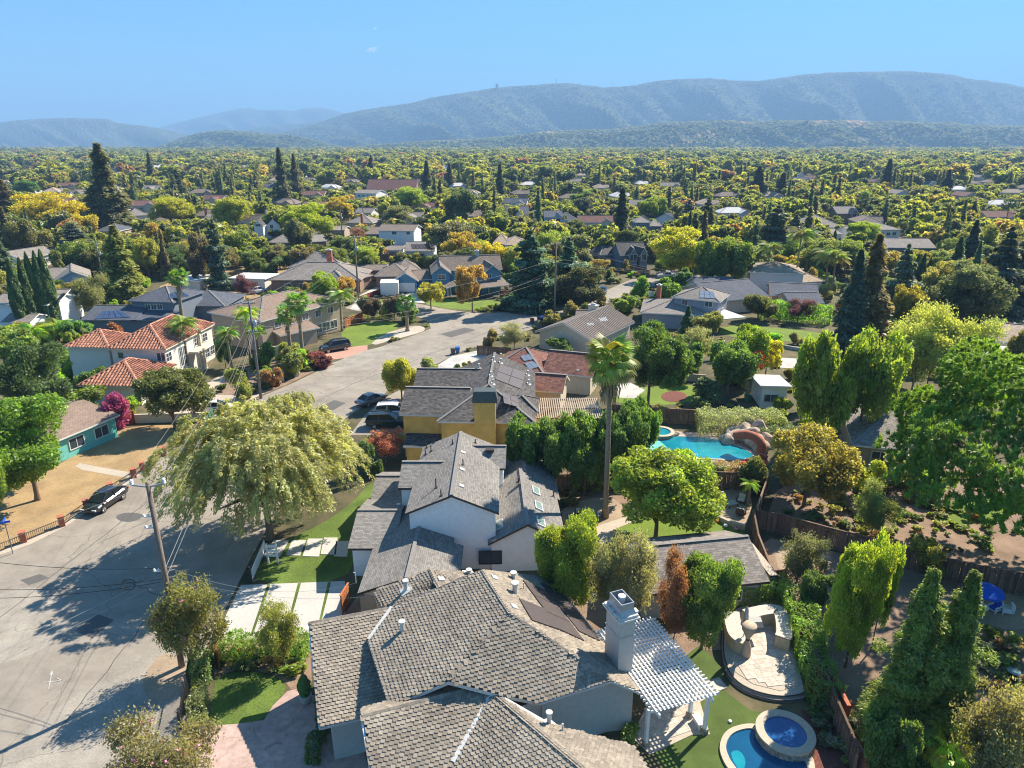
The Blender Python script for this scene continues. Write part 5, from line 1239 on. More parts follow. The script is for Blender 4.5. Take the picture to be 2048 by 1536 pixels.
TH('tan_house', 'tan two-storey house with brown hip roof left of the corner lawn', 'tan', 'r_taupe',
   [((520, 643), (690, 600), 14, 5.6, 8.0, 'hip/u'), ((560, 672), (640, 655), 4, 2.8, 3.6, 'shed/u'), ((470, 640), (545, 640), 12, 5.2, 7.2, 'hip/u')], winuv=rw(0, 'F', 5, 4.3, 1.5, 1.3) + rw(0, 'F', 3, 1.4, 1.8, 1.6, .6) + [(0, 'R', .4, 4.2, 1.2, 1.2)])
TH('slate_house', 'dark slate two-storey house with solar panelled lower wing behind the villa', 'slatewall', 'r_slate',
   [((255, 602), (346, 605), 11, 5.6, 7.6, 'hip/u'), ((160, 640), (272, 640), 11, 3.0, 4.6, 'gable/u'), ((340, 612), (450, 612), 12, 3.2, 5.2, 'hip/u'), ((262, 640), (345, 640), 4, 3.0, 3.9, 'shed/u')],
   wins=[(0, 'F', 291, 608, 301, 619), (0, 'F', 303, 608, 313, 619), (0, 'F', 315, 608, 325, 619)], fas='slatewall', solar=[(1, 'F', [(187, 638), (262, 634), (240, 620), (205, 622)], 'solar_blue', 5, 2), (0, 'F', [(335, 598), (380, 592), (362, 582), (340, 586)], 'solar_blue', 3, 2)])
TH('pale_house', 'white two-storey house behind the row of tall cypresses', 'whitewall', 'r_grey', [((0, 606), (120, 602), 11, 5.3, 6.6, 'gable/u'), ((95, 610), (157, 590), 12, 5.0, 6.2, 'gable/v'), ((0, 645), (60, 645), 6, 2.8, 3.8, 'gable/u')], winuv=rw(0, 'F', 3, 3.8, 1.7, 1.3) + rw(0, 'F', 2, 1.3) + rw(1, 'R', 2, 3.4), solar=[(1, 'R', [(120, 595), (135, 590), (130, 585), (118, 588)], 'solar_blue', 2, 1)])
TH('blue_gable_house', 'small blue gabled house with grey roof at the left beyond the cypresses', 'palebluewall', 'r_grey', [((108, 562), (183, 556), 14, 3.2, 5.2, 'gable/v'), ((60, 560), (130, 558), 13, 3.0, 4.8, 'gable/u')], winuv=rw(0, 'F', 2, 1.6))
TH('hip_roof_house', 'brown house with long dark hip roofs and brick chimney beyond the tan house', 'brownwall', 'r_grey', [((537, 560), (722, 560), 15, 3.2, 6.3, 'hip/u'), ((690, 564), (747, 550), 14, 3.0, 5.4, 'hip/u'), ((575, 535), (690, 535), 13, 3.2, 6.6, 'hip/u'), ((640, 562), (690, 562), 7, 3.1, 5.2, 'hip/v')], winuv=rw(0, 'F', 5, 1.6, 1.5, 1.3), fas='tan', chim=[(660, 527, 4.5, 8.0, dict(w_=1.4, d_=1.0))])
TH('garage_house', 'brown hip roofed house with pale solar panels left of the blue house', 'brownwall', 'r_brown', [((748, 552), (818, 552), 12, 3.0, 5.2, 'hip/u'), ((790, 548), (850, 545), 15, 3.0, 5.4, 'hip/u'), ((690, 540), (770, 540), 8, 2.8, 3.6, 'gable/u')], winuv=[(0, 'F', .55, 1.2, 4.5, 2.1, dict(name='garage_door', glass='brownwall', frame='tan', mull=2))], solar=[(1, 'F', [(800, 535), (828, 534), (838, 540), (806, 543)], 'solar_pale', 4, 2)])
HB = TH('blue_house', 'blue two-storey house with white trimmed gables and covered porch on the corner', 'bluewall', 'r_brown',
   [((862, 548), (903, 547), 12, 5.4, 7.2, 'gable/v'), ((880, 541), (1005, 538), 9.5, 5.4, 8.2, 'gable/u'), ((966, 548), (1006, 546), 9, 5.2, 7.2, 'gable/v'), ((785, 562), (836, 562), 12, 2.9, 4.9, 'gable/v'), ((832, 560), (865, 558), 9, 2.9, 4.6, 'gable/u'), ((893, 577), (938, 575), 5, 2.8, 3.7, 'gable/v', {'wall': None}), ((938, 578), (1022, 570), 5.5, 2.8, 4.0, 'shed/u', {'wall': None})],
   wins=[(0, 'F', 876, 549, 891, 559, dict(rows=1)), (1, 'F', 908, 549, 920, 556), (2, 'F', 975, 548, 983, 556), (3, 'F', 792, 566, 830, 583, dict(name='garage_door', glass='white', mull=0, rows=3)), (0, 'F', 872, 572, 892, 583, dict(mull=2))], chim=[(954, 520, 7.0, 9.2, dict(m='greywall'))])
for px, py in ((896, 592), (902, 594), (934, 590), (944, 592), (978, 590), (1000, 586), (1018, 582)):
    c = G(px, py); mb = MB(); mb.box((c.x, c.y, 1.4), (.25, .25, 2.8)); mb.build('porch_post', M['trim'], HB.t)
TH('white_gable_house', 'white two-storey house with low brown gable roof in the middle distance', 'white', 'r_brown', [((754, 461), (829, 462), 12, 5.4, 7.0, 'gable/u'), ((705, 468), (760, 468), 14, 3.2, 5.0, 'gable/u', {'wall': 'slatewall'})], wins=[(0, 'F', 784, 463, 793, 469), (0, 'F', 813, 463, 820, 469), (0, 'F', 764, 480, 773, 487)])
TH('solar_roof_cottage', 'white cottage with dark solar panels on grey roof below the white gable house', 'white', 'r_grey', [((808, 502), (870, 502), 11, 3.0, 5.2, 'gable/u'), ((768, 500), (806, 500), 7, 2.6, 3.6, 'gable/u')], winuv=[(1, 'F', .5, 1.4, 3.0, 1.2), (0, 'F', .2, 1.2, 1.0, 1.2)], solar=[(0, 'F', [(824, 497), (864, 497), (858, 488), (822, 488)], 'solar', 5, 1)])
TH('dormer_house', 'white dormer gabled house with dark roof and chimney among the trees', 'white', 'r_dark', [((502, 449), (565, 447), 12, 4.6, 7.6, 'gable/u'), ((506, 452), (526, 452), 7, 5.2, 7.2, 'gable/v', {'over': .2}), ((530, 453), (562, 452), 9, 4.6, 7.2, 'gable/v', {'over': .2})], wins=[(1, 'F', 511, 448, 521, 453), (2, 'F', 540, 449, 546, 457)], chim=[(534, 432, 7, 9, dict(m='white'))])
TH('grey_bungalow', 'grey roofed bungalow with white window wall beyond the clipped hedge', 'brownwall', 'r_grey', [((535, 485), (585, 485), 12, 3.0, 5.2, 'hip/u'), ((585, 486), (655, 482), 13, 3.0, 4.6, 'gable/u')], winuv=rw(0, 'F', 2, 1.4, 2.6, 1.6))
TH('grey_workshop', 'flat grey roofed house beside parked white car in the middle distance', 'tan', 'r_grey', [((646, 460), (690, 460), 10, 3.2, 4.2, 'gable/u')], winuv=rw(0, 'F', 2, 1.5))
TH('rust_roof_house', 'low house with rust brown roof behind the bright round tree', 'tan', 'r_rust', [((602, 412), (668, 412), 14, 3.2, 5.0, 'gable/u')], winuv=rw(0, 'F', 3, 1.5))
TH('white_farmhouse', 'white two-storey house with grey roof in front of the long brown roof', 'white', 'r_grey', [((708, 386), (752, 387), 14, 5.4, 7.2, 'gable/u'), ((750, 392), (775, 392), 12, 3.2, 5, 'gable/u')], winuv=rw(0, 'F', 4, 3.8) + rw(0, 'F', 2, 1.4))
TH('long_brown_hall', 'very long dark brown roofed hall standing among far trees', 'brownwall', 'r_rust', [((732, 381), (832, 381), 22, 4.5, 11.5, 'gable/u')], winuv=rw(0, 'F', 6, 2))
TH('light_blue_house', 'light blue two-storey house with grey roof near the bend', 'palebluewall', 'r_slate', [((1088, 434), (1126, 434), 12, 5.5, 7.6, 'gable/u'), ((1110, 440), (1156, 440), 12, 3.2, 6.0, 'hip/u'), ((1108, 434), (1124, 434), 6, 5.5, 7.2, 'gable/v', {'over': .2})], winuv=rw(2, 'F', 1, 4.2, 2, 1.5) + rw(0, 'F', 1, 3.8, 1.4, 1.2, .1, .4))
TH('white_blue_house', 'small pale blue house with white gable far behind the pole', 'white', 'r_grey', [((708, 425), (743, 426), 9, 3, 5, 'gable/u')], winuv=rw(0, 'F', 2, 1.5))
TH('charcoal_house', 'charcoal two-storey house with grey hip roof among dark pines', 'slatewall', 'r_grey', [((1270, 445), (1302, 445), 11, 5.6, 7.4, 'hip/u'), ((1300, 452), (1325, 452), 12, 3.2, 5, 'hip/u')], winuv=[(0, 'F', .5, 4.2, 1.4, 1.4)])
TH('dormer_cottage', 'dark grey cottage with white arched dormers beside the yellow tree', 'slatewall', 'r_dark', [((1240, 511), (1296, 510), 11, 4.0, 7.0, 'gable/u'), ((1259, 512), (1276, 512), 6, 4.3, 6.4, 'gable/v', {'over': .2}), ((1280, 512), (1297, 511), 6, 4.3, 6.4, 'gable/v', {'over': .2}), ((1200, 510), (1246, 508), 12, 3.0, 5.4, 'hip/u')], winuv=[(1, 'F', .5, 3.8, 2.0, 1.9), (2, 'F', .5, 3.8, 1.6, 1.9)])
TH('tan_tile_house', 'low house with reddish tan tile roof left of the dark cedars', 'tan', 'r_tan', [((1008, 490), (1062, 489), 12, 3.2, 5.4, 'hip/u'), ((985, 488), (1020, 488), 13, 3.2, 5.8, 'hip/u')], winuv=rw(0, 'F', 2, 1.6))
TH('beige_hip_house', 'two-storey white house with beige hip roof below the feather palms', 'offwhite', 'r_tan', [((1497, 544), (1612, 548), 13, 5.4, 7.2, 'hip/u'), ((1602, 565), (1650, 562), 12, 3.2, 5.2, 'hip/u')], winuv=[(0, 'F', .75, 1.2, 1.5, 1.2)])
TH('solar_grey_house', 'lilac grey two-storey house with glinting roof panels in the right middle distance', 'lilacgrey', 'r_grey', [((1343, 594), (1440, 604), (1460, 588), 5.5, 7.3, 'hip/u'), ((1280, 625), (1420, 632), 13, 3.0, 4.8, 'hip/u')], wins=[(0, 'F', 1410, 602, 1425, 614), (0, 'F', 1364, 599, 1376, 610), ], winuv=[(0, 'R', .5, 4.1, 1.6, 1.4)], solar=[(0, 'F', [(1398, 595), (1432, 597), (1428, 583), (1400, 581)], 'solar_pale', 3, 2)], chim=[(1317, 595, 3.8, 6.4, dict(m='brick'))])
TH('gable_grey_house', 'cream house with long grey shingle gable roof behind the lilac grey house', 'pinkwall', 'r_slate', [((1432, 603), (1540, 593), 15, 3.0, 5.6, 'gable/u'), ((1395, 580), (1480, 580), 11, 3.0, 5.0, 'gable/u')], winuv=rw(0, 'R', 1, 1.6))
TH('low_slate_house', 'low dark slate roofed house tucked behind the tall clipped hedge', 'tan', 'r_slate', [((1540, 590), (1640, 595), 12, 3.0, 4.8, 'gable/u'), ((1580, 606), (1650, 606), 9, 3.0, 4.4, 'gable/u')], winuv=rw(0, 'F', 2, 1.6))
TH('patio_roof', 'pale flat patio roof on posts at the end of the bright lawn', None, 'r_white', [((1425, 640), (1492, 634), 7, 2.8, 2.9, 'flat/u')], cat='patio cover')
TH('white_shed', 'small white flat roofed pool house with one window in the trees', 'white', 'r_white', [((1520, 778), (1584, 780), 6.5, 2.9, 3.4, 'shedback/u')], winuv=[(0, 'F', .4, 1.5, 1.8, 1.1)], cat='shed')
TH('taupe_bungalow', 'taupe bungalow with grey hip roof and white window under the umbrella pine', 'tan', 'r_grey', [((1705, 889), (1905, 912), 14, 3.0, 5.2, 'hip/u')], wins=[(0, 'F', 1742, 903, 1778, 924, dict(mull=1)), (0, 'F', 1838, 921, 1862, 935, dict(mull=1))])
TH('flat_white_house', 'low house with pale flat roof at the right edge beside gravel', 'offwhite', 'r_white', [((1950, 712), (2070, 722), 8, 2.9, 3.0, 'flat/u'), ((1975, 680), (2080, 690), 12, 3.1, 5.0, 'gable/u', {'roof': 'r_tan'}), ((1940, 690), (1990, 690), 10, 2.8, 2.9, 'flat/u')], winuv=rw(0, 'F', 2, 1.4))
TH('big_hip_house', 'broad grey hip roofed house at the right beyond the feather palms', 'offwhite', 'r_grey', [((1606, 455), (1690, 455), 20, 3.4, 7.4, 'hip/u'), ((1622, 470), (1686, 468), 11, 3, 4.4, 'gable/u')], winuv=rw(1, 'F', 3, 1.5))
TH('white_long_house', 'long white house with grey hip roof beside the dark hedge at right', 'white', 'r_grey', [((1728, 460), (1805, 459), 14, 3.2, 5.4, 'hip/u'), ((1700, 466), (1735, 466), 12, 3.2, 5, 'gable/u')], winuv=rw(0, 'F', 5, 1.6))
TH('dark_ranch_house', 'long low grey roofed ranch house with white windows at right', 'slatewall', 'r_grey', [((1775, 495), (1874, 496), 13, 3.2, 5.4, 'gable/u')], winuv=rw(0, 'F', 6, 1.6))
TH('brown_gable_house', 'brown gabled house with arched white window above the dark hedge', 'brownwall', 'r_grey', [((1674, 427), (1719, 427), 12, 4.4, 7.2, 'gable/u'), ((1702, 428), (1719, 428), 5, 4.4, 6.8, 'gable/v')], winuv=[(1, 'F', .5, 3.8, 1.8, 1.7)])
TH('teal_house', 'turquoise single-storey house with brown roof on the dry lawn', 'teal', 'r_taupe', [((85, 893), (240, 829), 12, 2.8, 4.2, 'gable/u')], winuv=[(0, 'F', .42, 1.5, 1.9, 1.3), (0, 'F', .75, 1.5, 1.9, 1.3)])
TH('mid_bungalow', 'white flat roofed bungalow above the dry field left of centre', 'offwhite', 'r_white', [((455, 556), (530, 558), 8, 2.9, 3.0, 'flat/u'), ((350, 562), (400, 562), 9, 2.9, 3.0, 'flat/u')], winuv=rw(0, 'F', 2, 1.5))
TH('dark_hip_house', 'dark hip roofed house beneath the giant redwood at left', 'tan', 'r_slate', [((190, 462), (238, 462), 12, 3.2, 5.4, 'hip/u')], winuv=rw(0, 'F', 2, 1.5))
TH('grey_back_house', 'pale grey roof half hidden behind cypresses at the left edge', 'offwhite', 'r_grey', [((38, 518), (118, 505), 11, 3.2, 5.0, 'gable/u')], winuv=rw(0, 'F', 2, 1.5))
TH('pale_gable_house', 'pale grey gabled house with chimney peeking beside the yellow round tree', 'offwhite', 'r_grey', [((255, 432), (296, 430), 12, 3.4, 6.2, 'hip/u'), ((405, 440), (450, 440), 12, 3.3, 5.4, 'gable/u')], winuv=rw(0, 'F', 1, 1.5), chim=[(412, 428, 5, 7.5)])
TH('centre_grey_house', 'grey hip roofed house right of the middle distance pole', 'tan', 'r_grey', [((690, 445), (745, 446), 13, 3.2, 5.8, 'hip/u')], winuv=rw(0, 'F', 2, 1.5), chim=[(724, 440, 4.5, 7)])
TH('twin_gable_house', 'pale house with several dormers near the centre beyond the dark oak', 'offwhite', 'r_slate', [((1012, 428), (1058, 428), 14, 4.0, 7.0, 'gable/u'), ((1030, 432), (1045, 432), 7, 4, 6.4, 'gable/v')], winuv=rw(0, 'F', 3, 2.4))
# ------------------------------------------------------------------ trees one can point to
DK, MD, BR, YG, YL, OL, GO, GG = (.040, .062, .022), (.065, .10, .026), (.115, .17, .028), (.17, .20, .030), (.24, .21, .030), (.14, .135, .045), (.085, .10, .045), (.15, .165, .10)
OR, PU, RD, BRN, BG = (.26, .115, .04), (.075, .035, .045), (.28, .07, .04), (.15, .11, .05), (.05, .085, .05)
T = [
 (540, 1078, 806, 372, 'weep', (.19, .20, .088), 'feathery_tree', 'huge feathery yellow green tree overhanging the near street'),
 (592, 905, 782, 120, 'weep', (.15, .16, .07), 'feathery_tree', 'smaller feathery olive tree leaning over the street beyond the huge feathery one'),
 (75, 1000, 800, 225, 'broad_hi', (.085, .145, .025), 'leafy_tree', 'large bright green leafy tree on the dry front lawn'),
 (-12, 1065, 900, 95, 'broad_hi', (.10, .16, .03), 'leafy_tree', 'leafy green tree cut by the left edge on the dry lawn'),
 (350, 858, 743, 138, 'round', (.075, .088, .03), 'lawn_tree', 'dark green multi stemmed tree by the low wall behind the trailer'),
 (98, 852, 694, 155, 'broad_hi', (.05, .08, .03), 'garden_tree', 'dark bluish green tree beside the pool left of the villa'),
 (160, 850, 775, 110, 'bush', (.10, .135, .03), 'shrub', 'wide green shrub in front of the villa garage'),
 (242, 852, 782, 82, 'bush', (.20, .055, .13), 'bougainvillea', 'magenta bougainvillea beside the villa garage'),
 (15, 745, 645, 120, 'broad', (.11, .16, .04), 'garden_tree', 'bright leafy garden tree at the left edge below the cypresses'),
 (52, 700, 650, 80, 'bush', (.12, .16, .035), 'shrub', 'bright shrub at the foot of the cypress row'),
 (160, 690, 640, 70, 'bush', (.08, .15, .04), 'shrub', 'leafy shrub behind the villa at its left corner'),
 (862, 617, 567, 62, 'broad', (.19, .19, .035), 'small_tree', 'yellow green round tree in front of the blue garage'),
 (945, 625, 533, 66, 'broad', (.22, .165, .055), 'autumn_tree', 'golden autumn tree in front of the blue house'),
 (1060, 618, 462, 140, 'cedar', (.045, .075, .045), 'cedar_tree', 'great dark cedar left of the street pole'),
 (1135, 605, 476, 110, 'cedar', (.05, .085, .045), 'cedar_tree', 'dark green cedar standing behind the street pole'),
 (1165, 630, 536, 118, 'broad_hi', (.055, .062, .03), 'oak_tree', 'dark round oak right of the street pole'),
 (1028, 702, 646, 60, 'sparse', (.17, .18, .11), 'olive_tree', 'pale grey olive tree at the kerb left of the ribbed roof'),
 (1280, 605, 552, 52, 'bush', (.10, .17, .03), 'hedge_tree', 'bright green tree at the bend left of the basketball hoop'),
 (1325, 612, 560, 62, 'bush', (.09, .15, .03), 'hedge_tree', 'bright green tree right of the basketball hoop'),
 (1245, 628, 592, 50, 'bush', (.12, .17, .035), 'shrub', 'yellow green shrub behind the ribbed roof chimney'),
 (804, 802, 716, 80, 'broad', (.19, .20, .04), 'street_tree', 'yellow green street tree beside the parked grey sedan'),
 (1296, 815, 650, 142, 'broad_hi', (.06, .10, .025), 'shade_tree', 'big dense green tree right of the tall palm'),
 (1052, 985, 842, 92, 'broad', (.065, .11, .028), 'screen_tree', 'screen tree at the corner of the yellow house'),
 (1112, 990, 838, 95, 'broad', (.075, .12, .03), 'screen_tree', 'second screen tree from the yellow house left of the tall palm'),
 (1168, 992, 832, 92, 'broad', (.065, .11, .03), 'screen_tree', 'screen tree touching the left of the tall palm trunk'),
 (1232, 985, 825, 95, 'broad', (.055, .095, .03), 'screen_tree', 'screen tree just right of the tall palm trunk'),
 (1272, 940, 806, 84, 'broad', (.07, .125, .03), 'screen_tree', 'tall screen tree nearest to the turquoise pool'),
 (1310, 1080, 912, 214, 'round', (.135, .18, .032), 'lawn_tree', 'broad bright green tree on the back lawn above the garage roof'),
 (1122, 1235, 1036, 122, 'broad_hi', (.13, .17, .03), 'garden_tree', 'upright bright green tree between the two grey roofed houses'),
 (1212, 1255, 1075, 96, 'sparse', (.13, .14, .07), 'olive_tree', 'grey olive tree left of the orange tree above the chimney'),
 (1272, 1262, 1072, 110, 'sparse', (.15, .155, .085), 'olive_tree', 'grey green olive tree directly behind the grey chimney'),
 (1345, 1305, 1115, 78, 'sparse', (.15, .085, .045), 'autumn_tree', 'rust orange tree between chimney and green garden tree'),
 (1402, 1298, 1105, 132, 'broad_hi', (.085, .13, .03), 'garden_tree', 'dense green garden tree left of the outdoor kitchen'),
 (1608, 1012, 862, 165, 'round', (.16, .15, .042), 'autumn_tree', 'round yellow olive tree right of the rock slide'),
 (1718, 990, 915, 82, 'bush', (.16, .19, .03), 'shrub', 'bright yellow green shrub by the taupe bungalow'),
 (1622, 905, 668, 112, 'broad', (.125, .17, .03), 'tall_tree', 'tall bright green tree behind the white shed'),
 (1712, 900, 672, 125, 'broad', (.12, .165, .03), 'tall_tree', 'tall bright green tree left of the umbrella pine'),
 (1820, 800, 645, 135, 'sparse', (.19, .22, .06), 'pepper_tree', 'pale green feathery tree above the umbrella pine'),
 (1900, 800, 640, 125, 'sparse', (.17, .20, .06), 'pepper_tree', 'pale green feathery tree left of the flat roofed house'),
 (1850, 790, 612, 110, 'sparse', (.20, .225, .06), 'pepper_tree', 'tallest pale green feathery tree behind the umbrella pine'),
 (2080, 1165, 706, 660, 'dome', (.085, .145, .018), 'umbrella_pine', 'vast bright green umbrella pine filling the right edge'),
 (1690, 1335, 1078, 110, 'broad_hi', (.145, .19, .028), 'young_tree', 'upright yellow green tree by the back fence right of the outdoor kitchen'),
 (1742, 1300, 1080, 66, 'broad', (.145, .19, .028), 'young_tree', 'slim yellow green tree leader right of the upright one'),
 (1790, 1500, 1140, 225, 'conifer_hi', (.105, .145, .028), 'green_conifer', 'tall bright green conifer in the lower right, left of two'),
 (1868, 1475, 1142, 205, 'conifer_hi', (.10, .138, .028), 'green_conifer', 'tall bright green conifer in the lower right, right of two'),
 (1960, 1640, 1400, 190, 'sparse', (.13, .13, .06), 'olive_shrub', 'twiggy olive yellow shrub in the bottom right corner'),
 (2050, 1560, 1380, 160, 'sparse', (.15, .15, .05), 'olive_shrub', 'olive green shrub at the right edge near the corner'),
 (1760, 1600, 1430, 110, 'broad', (.07, .11, .03), 'garden_tree', 'dark green small tree below the tall conifers at the bottom'),
 (382, 1345, 1172, 146, 'sparse', (.11, .115, .04), 'crape_myrtle', 'pink flowering crape myrtle at the foot of the wooden pole'),
 (352, 1640, 1462, 210, 'sparse', (.13, .125, .06), 'crape_myrtle', 'pink flowering crape myrtle cut by the bottom edge'),
 (572, 1345, 1212, 84, 'sparse', (.14, .155, .04), 'small_tree', 'slim young tree rising from the hedge by the white drive'),
 (772, 925, 866, 84, 'sparse', (.24, .115, .07), 'japanese_maple', 'rusty red maple left of the white house'),
 (735, 950, 880, 60, 'bush', (.05, .08, .028), 'shrub', 'dark green shrub beneath the feathery tree near the rusty maple'),
 (1503, 945, 905, 60, 'bush', (.25, .10, .08), 'shrub', 'reddish shrub at the end of the turquoise pool'),
 (1295, 835, 808, 40, 'bush', (.26, .10, .05), 'shrub', 'orange shrub on the fence right of the tall palm'),
 (1455, 790, 690, 105, 'broad', (.075, .125, .03), 'garden_tree', 'rounded green tree with red flowers above the silver hedge'),
 (1492, 760, 655, 80, 'broad', (.12, .18, .025), 'garden_tree', 'bright green tree at the left of the yellow one'),
 (1530, 760, 680, 62, 'broad', (.25, .25, .03), 'garden_tree', 'yellow green tree beside the small white shed'),
 (1395, 735, 655, 62, 'sparse', (.16, .175, .09), 'olive_tree', 'pale olive tree in the yard right of the big dense tree'),
 (1372, 675, 612, 50, 'conifer', (.055, .09, .04), 'small_conifer', 'small dark conifer in front of the lilac grey house'),
 (1415, 680, 625, 62, 'broad', (.12, .13, .04), 'garden_tree', 'olive green tree right of the small dark conifer'),
 (1405, 815, 765, 84, 'bush', (.075, .105, .05), 'shrub', 'grey green shrub by the round flower bed'),
 (1595, 645, 598, 56, 'sparse', PU, 'plum_tree', 'purple leaved plum tree against the clipped hedge'),
 (1515, 640, 590, 66, 'broad', (.075, .085, .03), 'garden_tree', 'olive tree at the left end of the clipped hedge'),
 (1692, 700, 500, 110, 'conifer', (.05, .068, .045), 'dark_conifer', 'tall dark blue green conifer right of the bright lawn'),
 (1725, 690, 470, 90, 'redwood', (.10, .085, .038), 'dark_conifer', 'tall brown green conifer behind the pair of slim cypresses'),
 (1790, 650, 490, 100, 'cedar', (.065, .085, .055), 'cedar_tree', 'grey green cedar right of the brown green conifer'),
 (1800, 670, 575, 66, 'broad', (.15, .14, .03), 'garden_tree', 'yellow olive tree between two slim cypresses'),
 (1915, 668, 528, 152, 'round', (.075, .092, .045), 'holm_oak', 'large rounded grey green tree at the right'),
 (1985, 640, 455, 120, 'cedar', (.045, .055, .035), 'cedar_tree', 'dark cedar at the right edge above the rounded grey green tree'),
 (2045, 620, 430, 130, 'redwood', (.055, .062, .04), 'dark_conifer', 'dark ragged conifer at the extreme right edge'),
 (1930, 560, 440, 76, 'conifer', (.05, .06, .035), 'dark_conifer', 'dark conifer left of the right edge cedars'),
 (2040, 745, 660, 66, 'bush', (.10, .10, .035), 'shrub', 'olive shrub in front of the flat white house at the right edge'),
 (1360, 560, 458, 112, 'round', (.21, .22, .03), 'street_tree', 'big yellow green tree above the white pickup'),
 (1415, 585, 480, 66, 'broad', (.09, .125, .028), 'street_tree', 'green street tree right of the white pickup'),
 (1465, 585, 482, 92, 'broad', (.075, .11, .026), 'street_tree', 'green tree left of the beige hip house'),
 (1375, 460, 400, 60, 'cedar', (.05, .065, .045), 'cedar_tree', 'dark cedar pair member left, above the big yellow tree'),
 (1412, 475, 395, 58, 'cedar', (.05, .065, .04), 'cedar_tree', 'dark cedar pair member right, above the big yellow tree'),
 (1545, 520, 412, 118, 'cedar', (.065, .075, .045), 'cedar_tree', 'broad layered cedar left of the broad hip roof'),
 (1585, 500, 430, 80, 'cedar', (.055, .07, .045), 'cedar_tree', 'smaller layered cedar touching the broad hip roof'),
 (1720, 500, 445, 66, 'round', (.14, .19, .03), 'street_tree', 'bright round tree in front of the long white house'),
 (1240, 495, 376, 52, 'redwood', (.05, .058, .032), 'dark_conifer', 'dark ragged conifer above the dark grey cottage'),
 (1305, 450, 395, 60, 'broad', (.115, .155, .03), 'street_tree', 'green tree right of the dark ragged conifer'),
 (1165, 440, 396, 44, 'round', (.05, .065, .045), 'oak_tree', 'dark rounded tree right of the light blue house'),
 (1162, 412, 382, 46, 'broad', (.10, .15, .03), 'street_tree', 'green tree over the dark rounded tree by the light blue house'),
 (1150, 480, 440, 46, 'round', (.07, .085, .035), 'oak_tree', 'olive rounded tree below the light blue house'),
 (905, 535, 447, 106, 'round', (.088, .092, .055), 'olive_tree', 'wide grey green tree behind the blue house'),
 (985, 555, 488, 56, 'broad', (.24, .22, .035), 'street_tree', 'yellow tree behind the right gable of the blue house'),
 (923, 465, 380, 64, 'broad', (.065, .088, .04), 'dark_tree', 'tall dark tree centre of the picture'),
 (820, 430, 375, 78, 'round', (.135, .185, .035), 'street_tree', 'bright green broad tree behind the white gable house'),
 (800, 455, 412, 62, 'round', (.105, .12, .055), 'olive_tree', 'grey green tree right behind the white gable house'),
 (845, 470, 435, 48, 'round', (.045, .06, .025), 'oak_tree', 'dark dense tree right of the white gable house'),
 (620, 478, 408, 98, 'round', (.165, .205, .025), 'street_tree', 'large bright yellow green tree near the middle left'),
 (682, 445, 395, 56, 'round', (.215, .185, .025), 'street_tree', 'golden green tree left of the middle distance pole'),
 (598, 510, 440, 52, 'broad', (.085, .095, .05), 'oak_tree', 'grey olive tree in front of the grey bungalow'),
 (470, 470, 398, 80, 'round', (.16, .18, .028), 'street_tree', 'yellow green tree beside the dormer gabled house'),
 (345, 455, 396, 92, 'round', (.17, .185, .025), 'street_tree', 'yellow topped round tree right of the giant redwood'),
 (110, 465, 388, 130, 'round', (.235, .215, .028), 'street_tree', 'broad yellow tree left of the giant redwood'),
 (175, 480, 430, 62, 'broad', (.23, .21, .03), 'street_tree', 'small yellow tree just left of the giant redwood'),
 (226, 470, 288, 92, 'redwood', (.072, .075, .033), 'giant_redwood', 'giant redwood rising above the horizon at the left'),
 (252, 605, 452, 120, 'conifer', (.10, .115, .035), 'tall_conifer', 'tall green conifer left of the fan palm behind the villa'),
 (300, 560, 478, 60, 'round', (.16, .17, .035), 'garden_tree', 'yellow olive tree right of the tall green conifer'),
 (158, 520, 448, 90, 'cedar', (.045, .06, .045), 'cedar_tree', 'dark layered cedar left of the utility poles'),
 (410, 575, 470, 56, 'broad', (.075, .07, .045), 'dark_tree', 'dark brownish tree on the dry field'),
 (442, 580, 440, 66, 'cedar', (.042, .065, .042), 'cedar_tree', 'dark green cedar on the dry field'),
 (332, 500, 448, 74, 'cedar', (.05, .07, .045), 'cedar_tree', 'dark layered cedar below the yellow topped tree'),
 (190, 635, 553, 70, 'sparse', (.12, .13, .055), 'garden_tree', 'grey olive pointed tree left of the slate house'),
 (20, 590, 480, 90, 'conifer', (.06, .085, .05), 'dark_conifer', 'blue green conifer at the left edge behind the cypresses'),
 (60, 520, 440, 80, 'broad', (.10, .105, .04), 'dark_tree', 'olive tree below the broad yellow tree at the left'),
 (135, 585, 566, 30, 'bush', (.15, .19, .03), 'shrub', 'round clipped bright shrub by the small blue gabled house'),
 (20, 455, 360, 74, 'redwood', (.085, .078, .035), 'dark_conifer', 'brown green redwood near the left edge'),
 (58, 402, 362, 48, 'round', (.06, .12, .03), 'street_tree', 'deep green round tree left of the giant redwood far back'),
 (568, 415, 296, 38, 'redwood', (.05, .055, .028), 'tall_redwood', 'slender dark redwood reaching above the horizon left of centre'),
 (595, 405, 308, 30, 'redwood', (.06, .058, .03), 'tall_redwood', 'redwood just right of the slender one left of centre'),
 (306, 375, 306, 26, 'redwood', (.05, .055, .03), 'tall_redwood', 'narrow dark redwood right of the giant redwood'),
 (745, 372, 310, 22, 'redwood', (.04, .05, .028), 'tall_redwood', 'narrow dark conifer above the long brown hall'),
 (360, 405, 340, 40, 'redwood', (.05, .058, .03), 'tall_redwood', 'dark redwood above the yellow topped round tree'),
 (855, 395, 322, 30, 'redwood', (.048, .055, .03), 'tall_redwood', 'dark redwood right of the long brown hall'),
 (900, 380, 326, 24, 'redwood', (.06, .06, .03), 'tall_redwood', 'thin redwood between the long brown hall and the dark cedar'),
 (1000, 405, 328, 44, 'conifer', (.042, .058, .032), 'tall_redwood', 'dense dark conifer near the centre horizon'),
